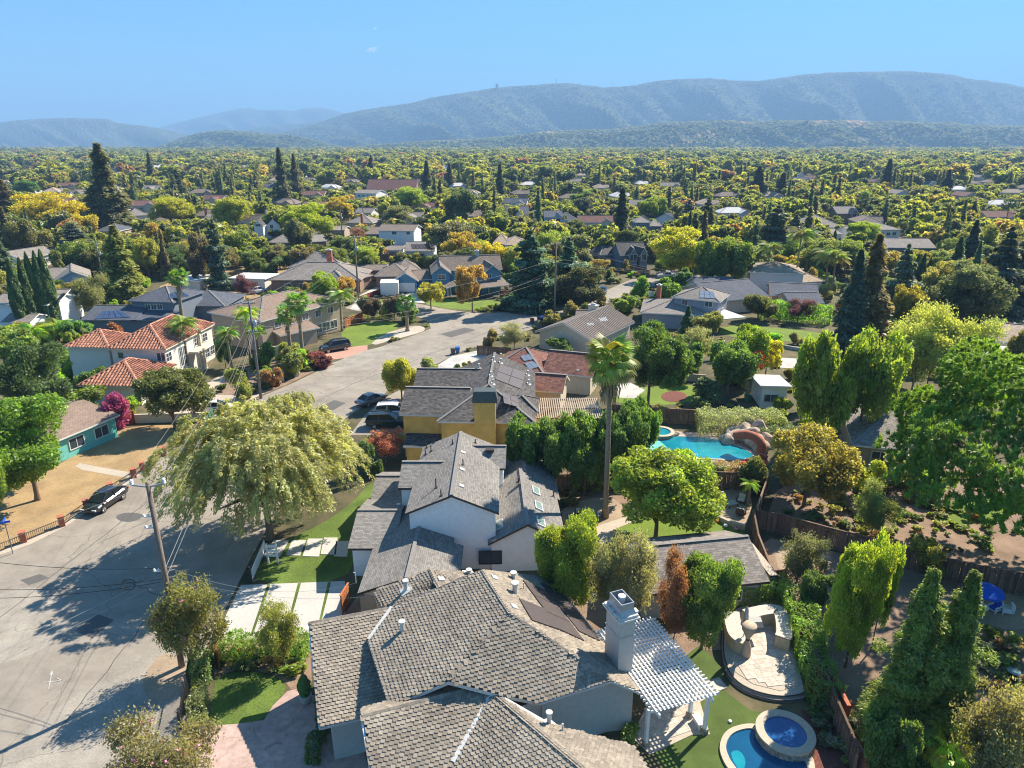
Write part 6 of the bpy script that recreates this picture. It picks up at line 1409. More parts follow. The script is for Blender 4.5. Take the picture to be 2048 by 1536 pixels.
 (1513, 400, 332, 48, 'redwood', (.055, .062, .032), 'tall_redwood', 'dark redwood in the right canopy beneath the ridge'),
 (1562, 400, 345, 36, 'redwood', (.06, .062, .032), 'tall_redwood', 'dark redwood right of the pair in the right canopy'),
 (1770, 388, 318, 36, 'redwood', (.045, .052, .028), 'tall_redwood', 'ragged dark redwood high at the right'),
 (1890, 395, 340, 44, 'conifer', (.035, .048, .028), 'tall_redwood', 'broad dark conifer far right below the ridge'),
 (745, 640, 597, 40, 'broad', (.075, .062, .045), 'small_tree', 'dark purplish tree by the orange fence'),
 (772, 642, 608, 24, 'sparse', (.14, .15, .04), 'small_tree', 'thin yellow green tree right of the dark purplish one'),
 (790, 640, 590, 40, 'broad', (.08, .07, .05), 'small_tree', 'dark tree behind the fan palm on the corner'),
 (648, 605, 545, 56, 'round', (.135, .19, .03), 'garden_tree', 'clipped bright round tree in front of the long hip roofs'),
 (690, 600, 556, 50, 'broad', (.20, .145, .04), 'garden_tree', 'brownish autumn tree right of the clipped bright round tree'),
 (585, 580, 553, 30, 'broad', (.09, .105, .05), 'garden_tree', 'grey green small tree at the corner of the hip roofed house'),
 (492, 600, 552, 42, 'sparse', PU, 'plum_tree', 'dark purple tree left of the covered car'),
 (820, 645, 608, 34, 'bush', (.07, .12, .03), 'shrub', 'green shrub right of the fan palm on the corner'),
 (1005, 620, 597, 46, 'bush', (.045, .075, .025), 'shrub', 'dark shrub right of the golden autumn tree'),
 (775, 505, 478, 40, 'bush', (.09, .11, .03), 'shrub', 'round green shrub left of the solar cottage'),
 (720, 490, 456, 34, 'sparse', (.13, .075, .05), 'small_tree', 'brown red tree left of the white gable house'),
 (760, 517, 497, 30, 'bush', (.24, .15, .05), 'shrub', 'orange shrub at the back fence left of the solar cottage'),
 (1740, 1080, 975, 84, 'sparse', (.11, .14, .05), 'small_tree', 'light grey green young tree on the mulch bed'),
 (1590, 1190, 1075, 100, 'sparse', (.09, .10, .05), 'small_tree', 'purplish grey shrubby tree behind the back fence'),
 (1630, 1240, 1150, 70, 'broad', (.055, .085, .03), 'shrub', 'dark shrub by the back fence left of the yellow green tree'),
 (1850, 1150, 1085, 80, 'bush', (.13, .14, .03), 'shrub', 'yellow green clipped shrub against the long wooden fence'),
 (480, 800, 735, 50, 'bush', (.12, .14, .04), 'shrub', 'golden grassy shrub in front of the villa porch'),
 (580, 755, 700, 52, 'bush', (.11, .13, .05), 'shrub', 'grey green agave mound on the villa frontage'),
 (545, 775, 735, 44, 'bush', (.16, .10, .05), 'shrub', 'reddish shrub at the villa kerb'),
 (640, 735, 705, 44, 'bush', (.12, .05, .05), 'shrub', 'dark red shrub on the villa corner'),
 (452, 735, 668, 40, 'broad', (.085, .13, .04), 'banana_plant', 'large leaved plant against the villa porch'),
]
CROWNS = []
for r in T:
    px, by, ty, wpx, kind, col, nm, lb = r
    col = tuple(c * k for c, k in zip(col, (.86, .84, .95)))
    o = tree(px, by, ty, wpx, kind, col, nm, lb, 'shrub' if kind == 'bush' and nm in ('shrub', 'bougainvillea') else 'tree')
    if kind == 'dome': pine = o
# limbs of the umbrella pine
b = Vector(pine.location); Hh = pine.scale.z; mb = MB(); Rp_ = pine.scale.x
base = b; fork = b + Vector((-Rp_ * .12, -.2, Hh * .30))
mb.tube([base - Vector((0, 0, .3)), base + Vector((-.4, 0, Hh * .15)), fork], [.75, .6, .5], 10)
rs = random.Random(3)
for k in range(15):
    a = 1.6 + k * .42 + rs.uniform(-.15, .15); e = Rp_ * rs.uniform(.6, .88); z = Hh * rs.uniform(.46, .66)
    p = b + Vector((math.cos(a) * e, math.sin(a) * e, z)); m_ = fork.lerp(p, .5) + Vector((0, 0, -Hh * .06))
    mb.tube([fork, fork.lerp(m_, .5) + Vector((rs.uniform(-.4, .4), rs.uniform(-.4, .4), 0)), m_, p], [.32, .22, .15, .05], 7)
    for q in range(3):
        s = m_.lerp(p, .3 + .25 * q); mb.tube([s, s + Vector((rs.uniform(-2, 2), rs.uniform(-2, 2), rs.uniform(.5, 2)))], [.07, .02], 5)
me = mb.build('trunk', M['bark'], None, smooth=True)
inv = Matrix.Translation(b) @ Matrix.Rotation(pine.rotation_euler.z, 4, 'Z') @ Matrix.Diagonal((*pine.scale, 1)); me.data.transform(inv.inverted()); me.parent = pine
# flowers of the crape myrtles and the bougainvillea
M['pink'] = mat('pink_blossom', (.62, .22, .33), .9, .25, 6); M['redflower'] = mat('red_blossom', (.6, .06, .03), .9, .2, 6)
def blossoms(label, n, m, s=.1, zmin=.35):
    t = next(o for o in bpy.data.objects if o.get('label') == label); mb = MB(); rs = random.Random(n)
    cr_ = next(c for c in t.children if c.name.startswith('crown')); P = [v.co.copy() for v in list(cr_.data.vertices)[::7]]
    P = [p for p in P if p.z > zmin and math.hypot(p.x, p.y) > .45]; rs.shuffle(P); sx, sz = t.scale.x, t.scale.z
    for p in P[:n]:
        for q in range(5):
            c = p * 1.02 + Vector((rs.gauss(0, s * .5 / sx), rs.gauss(0, s * .5 / sx), rs.gauss(0, s * .5 / sz)))
            u = Vector((rs.gauss(0, 1), rs.gauss(0, 1), rs.gauss(0, 1))).normalized(); v = u.orthogonal().normalized(); w_ = u.cross(v)
            S = lambda d, k: Vector((d.x / sx, d.y / sx, d.z / sz)) * s * k
            mb.add([c + S(v, .6), c + S(w_, .6), c - S(v, .6), c - S(w_, .6)], [(0, 1, 2, 3)])
    o = mb.build('blossom', m, None); o.parent = t; o['kind'] = 'stuff'
blossoms('pink flowering crape myrtle at the foot of the wooden pole', 30, M['pink'], .13)
blossoms('pink flowering crape myrtle cut by the bottom edge', 36, M['pink'], .13, .5)
blossoms('rounded green tree with red flowers above the silver hedge', 14, M['redflower'], .5, .5)
# cypress rows
for i, (px, by, ty, w_) in enumerate(((46, 668, 518, 25), (66, 664, 516, 22), (80, 660, 505, 22), (96, 658, 503, 24), (108, 656, 500, 26))):
    tree(px + 4, by, ty, w_, 'cypress', (.048, .075, .026), 'italian_cypress', ['leftmost and broadest of the row of tall slim cypresses at left', 'second of the tall slim cypresses from the left', 'third of the tall slim cypresses from the left', 'fourth of the tall slim cypresses from the left', 'rightmost of the row of tall slim cypresses at left'][i], 'tree', 'row of tall cypresses at left')
for px, by, ty, w_, lb in ((1728, 692, 552, 19, 'left of the pair of slim cypresses right of the dark conifer'), (1741, 690, 545, 17, 'right of the pair of slim cypresses right of the dark conifer'), (1766, 690, 610, 14, 'short slim cypress right of the slim pair'), (1788, 670, 598, 13, 'thin cypress beside the yellow olive tree'),
        (1826, 575, 508, 13, 'first of four dark slim cypresses above the rounded grey green tree'), (1838, 575, 507, 13, 'second of four dark slim cypresses above the rounded grey green tree'), (1852, 572, 515, 12, 'third and shortest of four dark slim cypresses at right'), (1862, 570, 510, 12, 'last of four dark slim cypresses at right'),
        (1646, 486, 460, 9, 'dwarf cypress first in front of the broad hip roof'), (1657, 490, 462, 9, 'dwarf cypress second in front of the broad hip roof'), (1667, 490, 460, 9, 'dwarf cypress third in front of the broad hip roof'), (1678, 492, 475, 8, 'dwarf cypress last in front of the broad hip roof'),
        (143, 465, 428, 12, 'pair of dark columns member left below the red tree'), (151, 465, 424, 12, 'pair of dark columns member right below the red tree')):
    tree(px, by, ty, w_, 'cypress', (.04, .062, .026), 'italian_cypress', lb)
# palms
PG = (.085, .13, .03)
palm(1210, 1035, 715, 125, 'fan', (.10, .125, .03), 'very tall fan palm with dead frond skirt beside the garden patio', None, 22, 34, tr=.26)
palm(368, 662, 556, 52, 'fan', PG, 'tall fan palm rising behind the villa roof', None, 6, 26, tr=.35)
palm(379, 747, 648, 64, 'pin', PG, 'feather palm in front of the villa wall, left of the porch')
palm(466, 753, 666, 54, 'pin', PG, 'feather palm right of the villa porch')
palm(502, 727, 626, 58, 'pin', (.13, .18, .03), 'bright feather palm left of the grey street pole')
palm(520, 730, 660, 48, 'pin', (.12, .17, .03), 'low feather palm behind the grey street pole')
palm(583, 719, 626, 54, 'fan', PG, 'left of two fan palms at the salmon drive', None, 4, 24, tr=.3)
palm(607, 725, 604, 62, 'fan', PG, 'taller of two fan palms at the salmon drive', None, 4, 26, tr=.3)
palm(632, 665, 608, 62, 'pin', (.09, .125, .04), 'feather palm in front of the tan house')
palm(684, 662, 590, 62, 'pin', (.10, .135, .05), 'feather palm at the right corner of the tan house')
palm(815, 662, 606, 46, 'fan', (.06, .10, .028), 'dark fan palm on the street corner', None, 4, 26, tr=.35)
palm(1588, 580, 470, 66, 'pin', (.09, .11, .05), 'tall feather palm left of the beige hip roof edge')
palm(1648, 592, 510, 62, 'pin', (.10, .12, .045), 'feather palm with drooping crown, left of two right of the beige roof')
palm(1662, 592, 515, 60, 'pin', (.10, .11, .04), 'feather palm with brownish fronds, right of two right of the beige roof')
palm(1530, 580, 495, 52, 'pin', (.10, .125, .05), 'drooping feather palm left of the beige hip house')
palm(1718, 440, 396, 36, 'fan', (.07, .09, .035), 'dark fan palm above the brown gabled house')
palm(2010, 450, 408, 34, 'fan', (.07, .09, .035), 'fan palm far right above the roofs')
palm(560, 410, 335, 18, 'fan', (.08, .095, .04), 'thin tall fan palm beside the slender redwood')
palm(1880, 1545, 1490, 130, 'fan', (.17, .21, .03), 'low yellow green fan palm at the bottom right', None, 0, 22)
palm(70, 700, 668, 90, 'pin', (.10, .16, .03), 'low feather palm left of the villa')
palm(120, 690, 655, 70, 'pin', (.10, .15, .03), 'low feather palm behind the villa, left of its small hip')
palm(1730, 540, 520, 40, 'pin', (.09, .12, .05), 'short feather palm right of the feather palm pair')
# hedges ---------------------------------------------------------------
def hedge(p0, p1, W_, H, col, name, label, n=None, size=.16, cat='hedge'):
    size *= .62
    a, b = G(*p0), G(*p1); L = (b - a).length; n = n or int(min(16000, max(900, L * (W_ + 2 * H) * 60 * (.16 / size) ** 2)))
    o = link(name, box_hedge('hedge', n, size, L, W_, H)); c = (a + b) / 2; o.location = c; o.rotation_euler = (0, 0, math.atan2((b - a).y, (b - a).x)); o.color = (*col, 1)
    return tag(o, label, cat)
hedge((440, 1318), (615, 1312), 1.5, 1.7, (.085, .13, .028), 'clipped_hedge', 'thick green hedge along the near edge of the white drive')
hedge((398, 1372), (412, 1330), 1.2, 1.5, (.09, .135, .05), 'clipped_hedge', 'upright grey green hedge beside the iron fence, upper part')
hedge((394, 1470), (400, 1400), .9, 1.1, (.10, .12, .05), 'clipped_hedge', 'low loose hedge beside the iron fence, lower part')
hedge((1520, 638), (1560, 636), 2, 3.6, (.10, .17, .028), 'tall_hedge', 'tall clipped green hedge left of the purple plum tree', size=.3)
hedge((1560, 640), (1660, 648), 2, 3.6, (.09, .16, .028), 'tall_hedge', 'tall clipped green hedge behind and right of the purple plum tree', size=.3)
hedge((1395, 862), (1560, 865), 3.2, 2.6, (.13, .15, .085), 'silver_hedge', 'silvery green loose hedge above the turquoise pool', size=.2)
hedge((1500, 880), (1580, 878), 2.5, 1.8, (.075, .10, .06), 'silver_hedge', 'dark grey green shrubs behind the rock slide', size=.2)
hedge((1455, 1212), (1572, 1200), 1.3, 1.9, (.085, .135, .028), 'vine_hedge', 'green creeper hedge behind the outdoor kitchen')
hedge((1580, 1215), (1620, 1330), 1.9, 2.5, (.095, .15, .028), 'vine_hedge', 'green creeper along the back fence beside the outdoor kitchen')
hedge((1615, 1330), (1650, 1425), 1.7, 2.0, (.07, .12, .03), 'vine_hedge', 'dark green creeper along the fence above the spa')
hedge((545, 508), (715, 508), 3, 2.2, (.04, .065, .024), 'long_hedge', 'long dark clipped hedge in front of the grey bungalow', size=.35)
hedge((1740, 440), (1830, 442), 4, 7, (.04, .05, .025), 'long_hedge', 'dark tall hedge behind the long white house', size=.5)
hedge((620, 1530), (640, 1480), .7, .8, (.04, .07, .022), 'clipped_hedge', 'dark shrubs at the wall foot by the stamped drive')
hedge((1250, 1520), (1262, 1460), .6, .7, (.08, .12, .03), 'clipped_hedge', 'low shrubs along the grey wall beside the pergola')
hedge((1325, 940), (1480, 940), 1.2, .8, (.16, .13, .06), 'bed_shrubs', 'brownish low planting below the turquoise pool deck', size=.15)
hedge((700, 640), (790, 636), 1.2, .8, (.09, .11, .035), 'bed_shrubs', 'low mixed planting behind the corner lawn', size=.2)
# ground cover on the mulch beds (nobody could count it)
cov = []; ct = []; cs = []
for poly, n in (([(1560, 1040), (1600, 960), (1690, 980), (1800, 960), (1900, 1020), (2040, 1060), (1980, 1130), (1800, 1110), (1650, 1080)], 130), ([(1880, 1230), (2040, 1290), (2040, 1420), (1960, 1400), (1900, 1300)], 60), ([(430, 1340), (560, 1345), (610, 1380), (600, 1300), (440, 1310)], 40), ([(480, 780), (640, 720), (640, 735), (480, 798)], 70), ([(1640, 1500), (1620, 1350), (1690, 1430), (1720, 1536)], 30), ([(1040, 1000), (1210, 990), (1290, 960), (1290, 940), (1050, 950)], 40)):
    pl = [tuple(G(*p).xy) for p in poly]; x0, x1 = min(p[0] for p in pl), max(p[0] for p in pl); y0, y1 = min(p[1] for p in pl), max(p[1] for p in pl); k = 0
    while k < n:
        p = (random.uniform(x0, x1), random.uniform(y0, y1))
        if inside2(p, pl):
            s = random.uniform(.25, .75); cov.append((p[0], p[1], 0)); cs.append((s, s, s * random.uniform(.8, 1.4))); c = random.choice(((.10, .13, .03), (.14, .15, .05), (.09, .10, .06), (.16, .11, .05), (.06, .09, .03), (.12, .13, .09))); ct.append(c); k += 1
fb = [crown_broad('bush_kind', 260, .30, 12, low=-.1, m=M['leaf_far'], lobe=.42) for i in range(2)]
tag(scatter('ground_cover', cov, cs, np.array(ct), fb), 'mixed low shrubs and ground cover scattered over the planting beds', 'ground cover')

# ------------------------------------------------------------------ the canopy beyond
HBOX = []
for o in list(bpy.data.objects):
    if o.parent is None and o.get('category') in ('house', 'shed', 'garage', 'pergola', 'patio cover'):
        xs = []; ys = []; dd_ = []
        for c in o.children:
            if c.name.startswith('roof') or c.name.startswith('wall'):
                for v in c.data.vertices:
                    x, y, d = PROJ(v.co + o.location)
                    xs.append(x); ys.append(y); dd_.append(d)
        if xs: HBOX.append((min(xs), max(xs), min(ys), max(ys), min(dd_), o.location.x, o.location.y, max(3, (max(xs) - min(xs)) * .5 * np.mean(dd_) / FPX)))
def blocked(p, H, r):
    x, y, d = PROJ(p); xt, yt, dt = PROJ(p + Vector((0, 0, H))); rp = r * FPX / d
    for x0, x1, y0, y1, dm, hx, hy, hr in HBOX:
        if (p.x - hx) ** 2 + (p.y - hy) ** 2 < (hr + r * .7) ** 2: return True
        if d < dm + 6 and x + rp * .7 > x0 and x - rp * .7 < x1 and y > y0 and yt < y1 - .45 * (y1 - y0): return True
    return False
LM = [(o.location.x, o.location.y, o.name.split('.')[0].replace('_', ' ')) for o in bpy.data.objects if o.parent is None and o.get('category') in ('house', 'shed', 'garage')]
def near_name(p):
    n = min(LM, key=lambda q: (p.x - q[0]) ** 2 + (p.y - q[1]) ** 2)
    side = 'left' if PROJ(p)[0] < PROJ(Vector((n[0], n[1], 0)))[0] else 'right'
    return (side + ' of the ' if abs(p.y - n[1]) < abs(p.x - n[0]) else 'beyond the ' if p.y > n[1] else 'in front of the ') + n[2]
ROADP = [tuple(G(*p).xy) for p in ROAD if p[1] < 1600 and p[0] > -600]
# far houses, individually, then the farthest as one mass
far_cols = [('r_grey', 'offwhite', 'grey'), ('r_brown', 'tan', 'brown'), ('r_slate', 'white', 'slate'), ('r_tan', 'offwhite', 'tan'), ('r_rust', 'cream', 'rust'), ('r_white', 'white', 'white')]
def far_proto(i, rf, wl, cn):
    t = thing('far_house', f'small distant house with {cn} roof among the canopy trees', 'house', (0, 0, 0), 0, f'distant {cn} roofed houses'); h = House('x', 'x', wl, rf); h.t = t
    h.wing((-8, -5), (8, -5), 10, 3.2, 5.6, 'flat' if rf == 'r_white' and 0 else ('hip' if i % 2 else 'gable'), 'u', px=False); h.wing((1, -8), (7, -8), 8, 3.1, 4.9, 'gable', 'v', px=False)
    for a_ in (.12, .3, .45): h.winuv(0, 'F', a_, 1.6, 1.6, 1.2)
    return t
FP = [far_proto(i, *c) for i, c in enumerate(far_cols)]
used = set(); nh = 0; tries = 0; FH = []
while nh < 125 and tries < 4000:
    tries += 1
    d = 300 + 750 * random.random() ** 1.3; x = random.uniform(-.78, .78) * d; p = Vector((x, d, 0))
    if any((p.x - q.x) ** 2 + (p.y - q.y) ** 2 < 26 ** 2 for q in FH) or blocked(p, 5, 9): continue
    i = random.randrange(6); o = FP[i] if i not in used else copy_tree(FP[i]); used.add(i)
    o['label'] = f'small distant house with {far_cols[i][2]} roof ' + near_name(p); o.location = p; o.rotation_euler = (0, 0, random.choice((0, math.pi / 2, 0)) + random.uniform(-.35, .35)); FH.append(p); nh += 1
    xx, yy, dd2 = PROJ(p); w2 = 8 * FPX / dd2; HBOX.append((xx - w2, xx + w2, yy - 5 * FPX / dd2, yy, dd2, p.x, p.y, 9))
PAL = [((.135, .145, .035), 'yellow green'), ((.16, .14, .045), 'golden'), ((.06, .075, .03), 'deep green'), ((.09, .11, .032), 'mid green'), ((.085, .09, .05), 'grey olive'), ((.15, .095, .05), 'rusty'), ((.045, .06, .03), 'dark green'), ((.11, .125, .04), 'light green')]
PW = [.22, .09, .12, .22, .14, .02, .07, .16]
cells = {}
def spaced(p, r):
    k = (int(p.x // 8), int(p.y // 8))
    for i in (-1, 0, 1):
        for j in (-1, 0, 1):
            for q, rq in cells.get((k[0] + i, k[1] + j), ()):
                if (p.x - q[0]) ** 2 + (p.y - q[1]) ** 2 < ((r + rq) * .66) ** 2: return False
    cells.setdefault(k, []).append(((p.x, p.y), r)); return True
for o in bpy.data.objects:
    if o.parent is None and o.get('category') == 'tree': spaced(o.location, o.scale.x)
cand = []
for _ in range(42000):
    d = 150 + 480 * random.random() ** .75; x = random.uniform(-.80, .80) * d; p = Vector((x, d, 0))
    if d < 185 and abs(x / d) < .62: continue
    con = random.random() < .09; r = random.uniform(2.6, 5.6) * (.75 if con else 1); H = r * random.uniform(1.5, 2.1) if not con else random.uniform(11, 21)
    if inside2((p.x, p.y), ROADP) or blocked(p, H, r) or not spaced(p, r): continue
    cand.append((d, p, r, H, con))
cand.sort(key=lambda c: c[0] - c[3] * 6)
NIND = 165
near, rest = cand[:NIND], cand[NIND:]
for d, p, r, H, con in near:
    if con: k = random.choice(('conifer', 'redwood', 'cedar')); col = random.choice(((.075, .085, .042), (.068, .095, .055), (.095, .095, .045))); nm, lb = 'canopy_conifer', 'dark conifer ' + near_name(p); gp = 'dark conifers of the leafy belt'
    else:
        i = random.choices(range(8), PW)[0]; col = PAL[i][0]; k = random.choice(('broad', 'broad', 'round', 'bush')); nm, lb = 'canopy_tree', ('large ' if r > 4.6 else 'small ' if r < 3.4 else '') + PAL[i][1] + ' tree ' + near_name(p); gp = f'{PAL[i][1]} trees of the leafy belt'
    t = thing(nm, lb, 'tree', p, random.uniform(0, 6.3), gp); t.scale = (r, r, H); pr = random.choice(PR[k])
    link('trunk', pr[1], t); c = link('crown', pr[0], t); c.color = (*[x * random.uniform(.85, 1.15) for x in col], 1)
# garden shrubs and small trees in the yards between
SHEETS = [[tuple(G(*p).xy) for p in y[2]] for y in YARDS if y[1] not in ('mulch', 'dirt')] + [[tuple(G(*p).xy) for p in q] for q in ([(-300, 1140), (0, 1110), (126, 1056), (262, 962), (410, 860), (380, 845), (300, 845), (160, 900), (60, 960), (-300, 1000)], [(440, 1240), (500, 1060), (640, 880), (760, 800), (700, 1010), (690, 1170)], [(1255, 880), (1290, 850), (1450, 860), (1545, 880), (1530, 930), (1470, 945), (1330, 935), (1270, 915)], [(1040, 850), (1220, 850), (1220, 790), (1050, 790)], [(680, 900), (700, 775), (835, 775), (835, 900)], [(1270, 1200), (1560, 1180), (1520, 1060), (1280, 1090)])]
SC_ = (('deep green', (.06, .09, .03)), ('bright green', (.13, .18, .03)), ('olive', (.13, .125, .05)), ('golden', (.135, .12, .042)), ('reddish', (.11, .06, .045)), ('grey green', (.12, .14, .08)))
n = 0
for _ in range(9000):
    if n >= 290: break
    d = 62 + 150 * random.random() ** .8; x = random.uniform(-.74, .74) * d; r = random.uniform(.8, 2.6); H = r * random.uniform(1.2, 2.2); p = Vector((x, d, 0))
    pp = [(x + a * r, d + b * r) for a, b in ((0, 0), (1, 0), (-1, 0), (0, 1), (0, -1))]
    if any(inside2(c, q) for q in [ROADP] + SHEETS for c in pp) or blocked(p, H, r) or not spaced(p, r): continue
    ci, cc = random.choices(SC_, (4, 4, 3, 2, 1, 3))[0]
    t = thing('garden_shrub', ('large ' if r > 1.7 else 'small ' if r < 1.1 else '') + f'{ci} shrub ' + near_name(p), 'shrub', p, random.uniform(0, 6.3), f'{ci} garden shrubs'); t.scale = (r, r, H); pr = random.choice(PR['bush'])
    link('stem', pr[1], t); c = link('crown', pr[0], t); c.color = (*[v * random.uniform(.85, 1.15) for v in cc], 1); n += 1
gp_, gs_, gt_ = [], [], []
for _ in range(5200):
    d = 60 + 230 * random.random() ** .75; x = random.uniform(-.74, .74) * d; r = random.uniform(.25, .95); p = Vector((x, d, 0))
    if inside2((x, d), ROADP) or any(inside2((x, d), q) for q in SHEETS) or any((x - b_[5]) ** 2 + (d - b_[6]) ** 2 < (b_[7] + .5) ** 2 for b_ in HBOX): continue
    if math.sin(x * .21 + 2) * math.sin(d * .17) + .5 * math.sin(x * .53 + d * .41) < -.25: continue
    gp_.append(p[:]); gs_.append((r, r, r * random.uniform(.7, 1.5))); gt_.append(random.choices(SC_, (4, 4, 4, 1, 1, 4))[0][1])
tag(scatter('yard_planting', gp_, gs_, np.array(gt_) * .8, fb), 'low planting and weeds filling the yards between the houses', 'planting')
fpb = [crown_broad('far_kind', 800, .20, 22, m=M['leaf_far'], low=.02, lobe=.36, jit=.5) for i in range(4)]
fpc = [crown_conifer('far_conifer_kind', 700, .24, 14, m=M['needle_far'], taper=.5, rag=.5) for i in range(3)]
# everything farther: one mass
P = []; Sx = []; Tn = []; Pc = []; Sc_ = []; Tc = []
for d, p, r, H, con in rest:
    if con: Pc.append(p[:]); Sc_.append((r, r, H)); Tc.append(random.choice(((.075, .085, .042), (.068, .095, .055), (.095, .095, .045))))
    else: P.append(p[:]); Sx.append((r, r, H)); Tn.append(PAL[random.choices(range(8), PW)[0]][0])
d = 560.0
while d < 3400:
    sp = 9.6 + d * .003; x = -.80 * d
    while x < .80 * d:
        q = Vector((x + random.uniform(-.45, .45) * sp, d + random.uniform(-.5, .5) * sp, 0)); x += sp
        if random.random() < .05 or (d < 1060 and blocked(q, 7, 3)): continue
        con = random.random() < .025; r = (2.8 + 6.5 * random.random() ** 1.7) * (1 + d / 5000)
        if con:
            H = random.uniform(9, 17); Pc.append(q[:]); Sc_.append((r * .85, r * .85, H)); Tc.append(random.choice(((.07, .08, .042), (.065, .088, .055), (.09, .09, .045))))
        else:
            P.append(q[:]); Sx.append((r, r, r * random.uniform(1.3, 1.9))); Tn.append(np.array(PAL[random.choices(range(8), PW)[0]][0]) * random.uniform(.8, 1.15))
    d += sp * .95
tag(scatter('far_woods', P, Sx, np.array(Tn), fpb), 'far leafy canopy of the valley suburbs reaching the foothills', 'woods')
tag(scatter('far_conifers', Pc, Sc_, np.array(Tc), fpc), 'dark conifer tips scattered through the far canopy', 'woods')
# distant roofs
fhm = []
for rf, wl in (('r_grey', 'white'), ('r_tan', 'offwhite'), ('r_brown', 'tan'), ('r_white', 'white')):
    W = wing((-9, -5), (9, -5), 10, 3.6, 6.4, 'hip', 'u', px=False); mb = MB(); wing_walls(W, mb, 0, 0)
    for f in W['faces'].values(): mb.poly(f, 1)
    me = bpy.data.meshes.new('far_roof_kind'); me.from_pydata(mb.v, [], mb.f); me.materials.append(M[wl]); me.materials.append(M[rf]); me.polygons.foreach_set('material_index', mb.m); fhm.append(me)
hp = []
for _ in range(2600):
    d = 900 + 2500 * random.random(); hp.append((random.uniform(-.8, .8) * d, d, 0.5 + d * .0018))
tag(scatter('far_houses', hp, [(1.1, 1.1, 1.25)] * len(hp), np.ones((len(hp), 3)), fhm), 'pale distant house roofs peeping from the far canopy', 'houses')
# oaks on the foothills
blob = [crown_broad('hill_oak_kind', 90, .62, 8, low=-.1, m=M['leaf_far'], lobe=.5) for i in range(3)]
def hill_trees(name, V, n, label, tmax=.985, rmin=4.5, rmax=9, dens=.38, cols=((.05, .075, .032), (.06, .08, .03), (.075, .088, .04), (.045, .062, .03), (.10, .10, .04))):
    ny, nx, _ = V.shape; P = []; S = []; T_ = []; g = np.random.default_rng(5)
    jt = int((ny - 8) * tmax)
    while len(P) < n:
        j = g.random() ** .9 * (jt - 2); i = g.random() * (nx - 2); a, b = int(j), int(i); fj, fi = j - a, i - b
        p = (V[a, b] * (1 - fi) + V[a, b + 1] * fi) * (1 - fj) + (V[a + 1, b] * (1 - fi) + V[a + 1, b + 1] * fi) * fj
        m_ = math.sin(p[0] * .011 + 1.3) * math.sin(p[1] * .009) + .55 * math.sin(p[0] * .031 + p[1] * .02)
        if abs(p[0] / p[1]) > .82 or m_ < g.normal() * dens - .72: continue
        r = g.uniform(rmin, rmax); P.append((p[0], p[1], p[2] - 1.0)); S.append((r, r, r * g.uniform(.9, 1.6))); T_.append(cols[g.integers(len(cols))])
    tag(scatter(name, P, S, np.array(T_), blob), label, 'woods')
hill_trees('foothill_woods', foot_V, 21000, 'dark oak woods covering the right foothills')
hill_trees('left_foothill_woods', left_foot_V, 7000, 'dark oak woods covering the left foothills')
hill_trees('ridge_woods', main_V, 16000, 'wooded flank of the high ridge', .97, 5, 11)
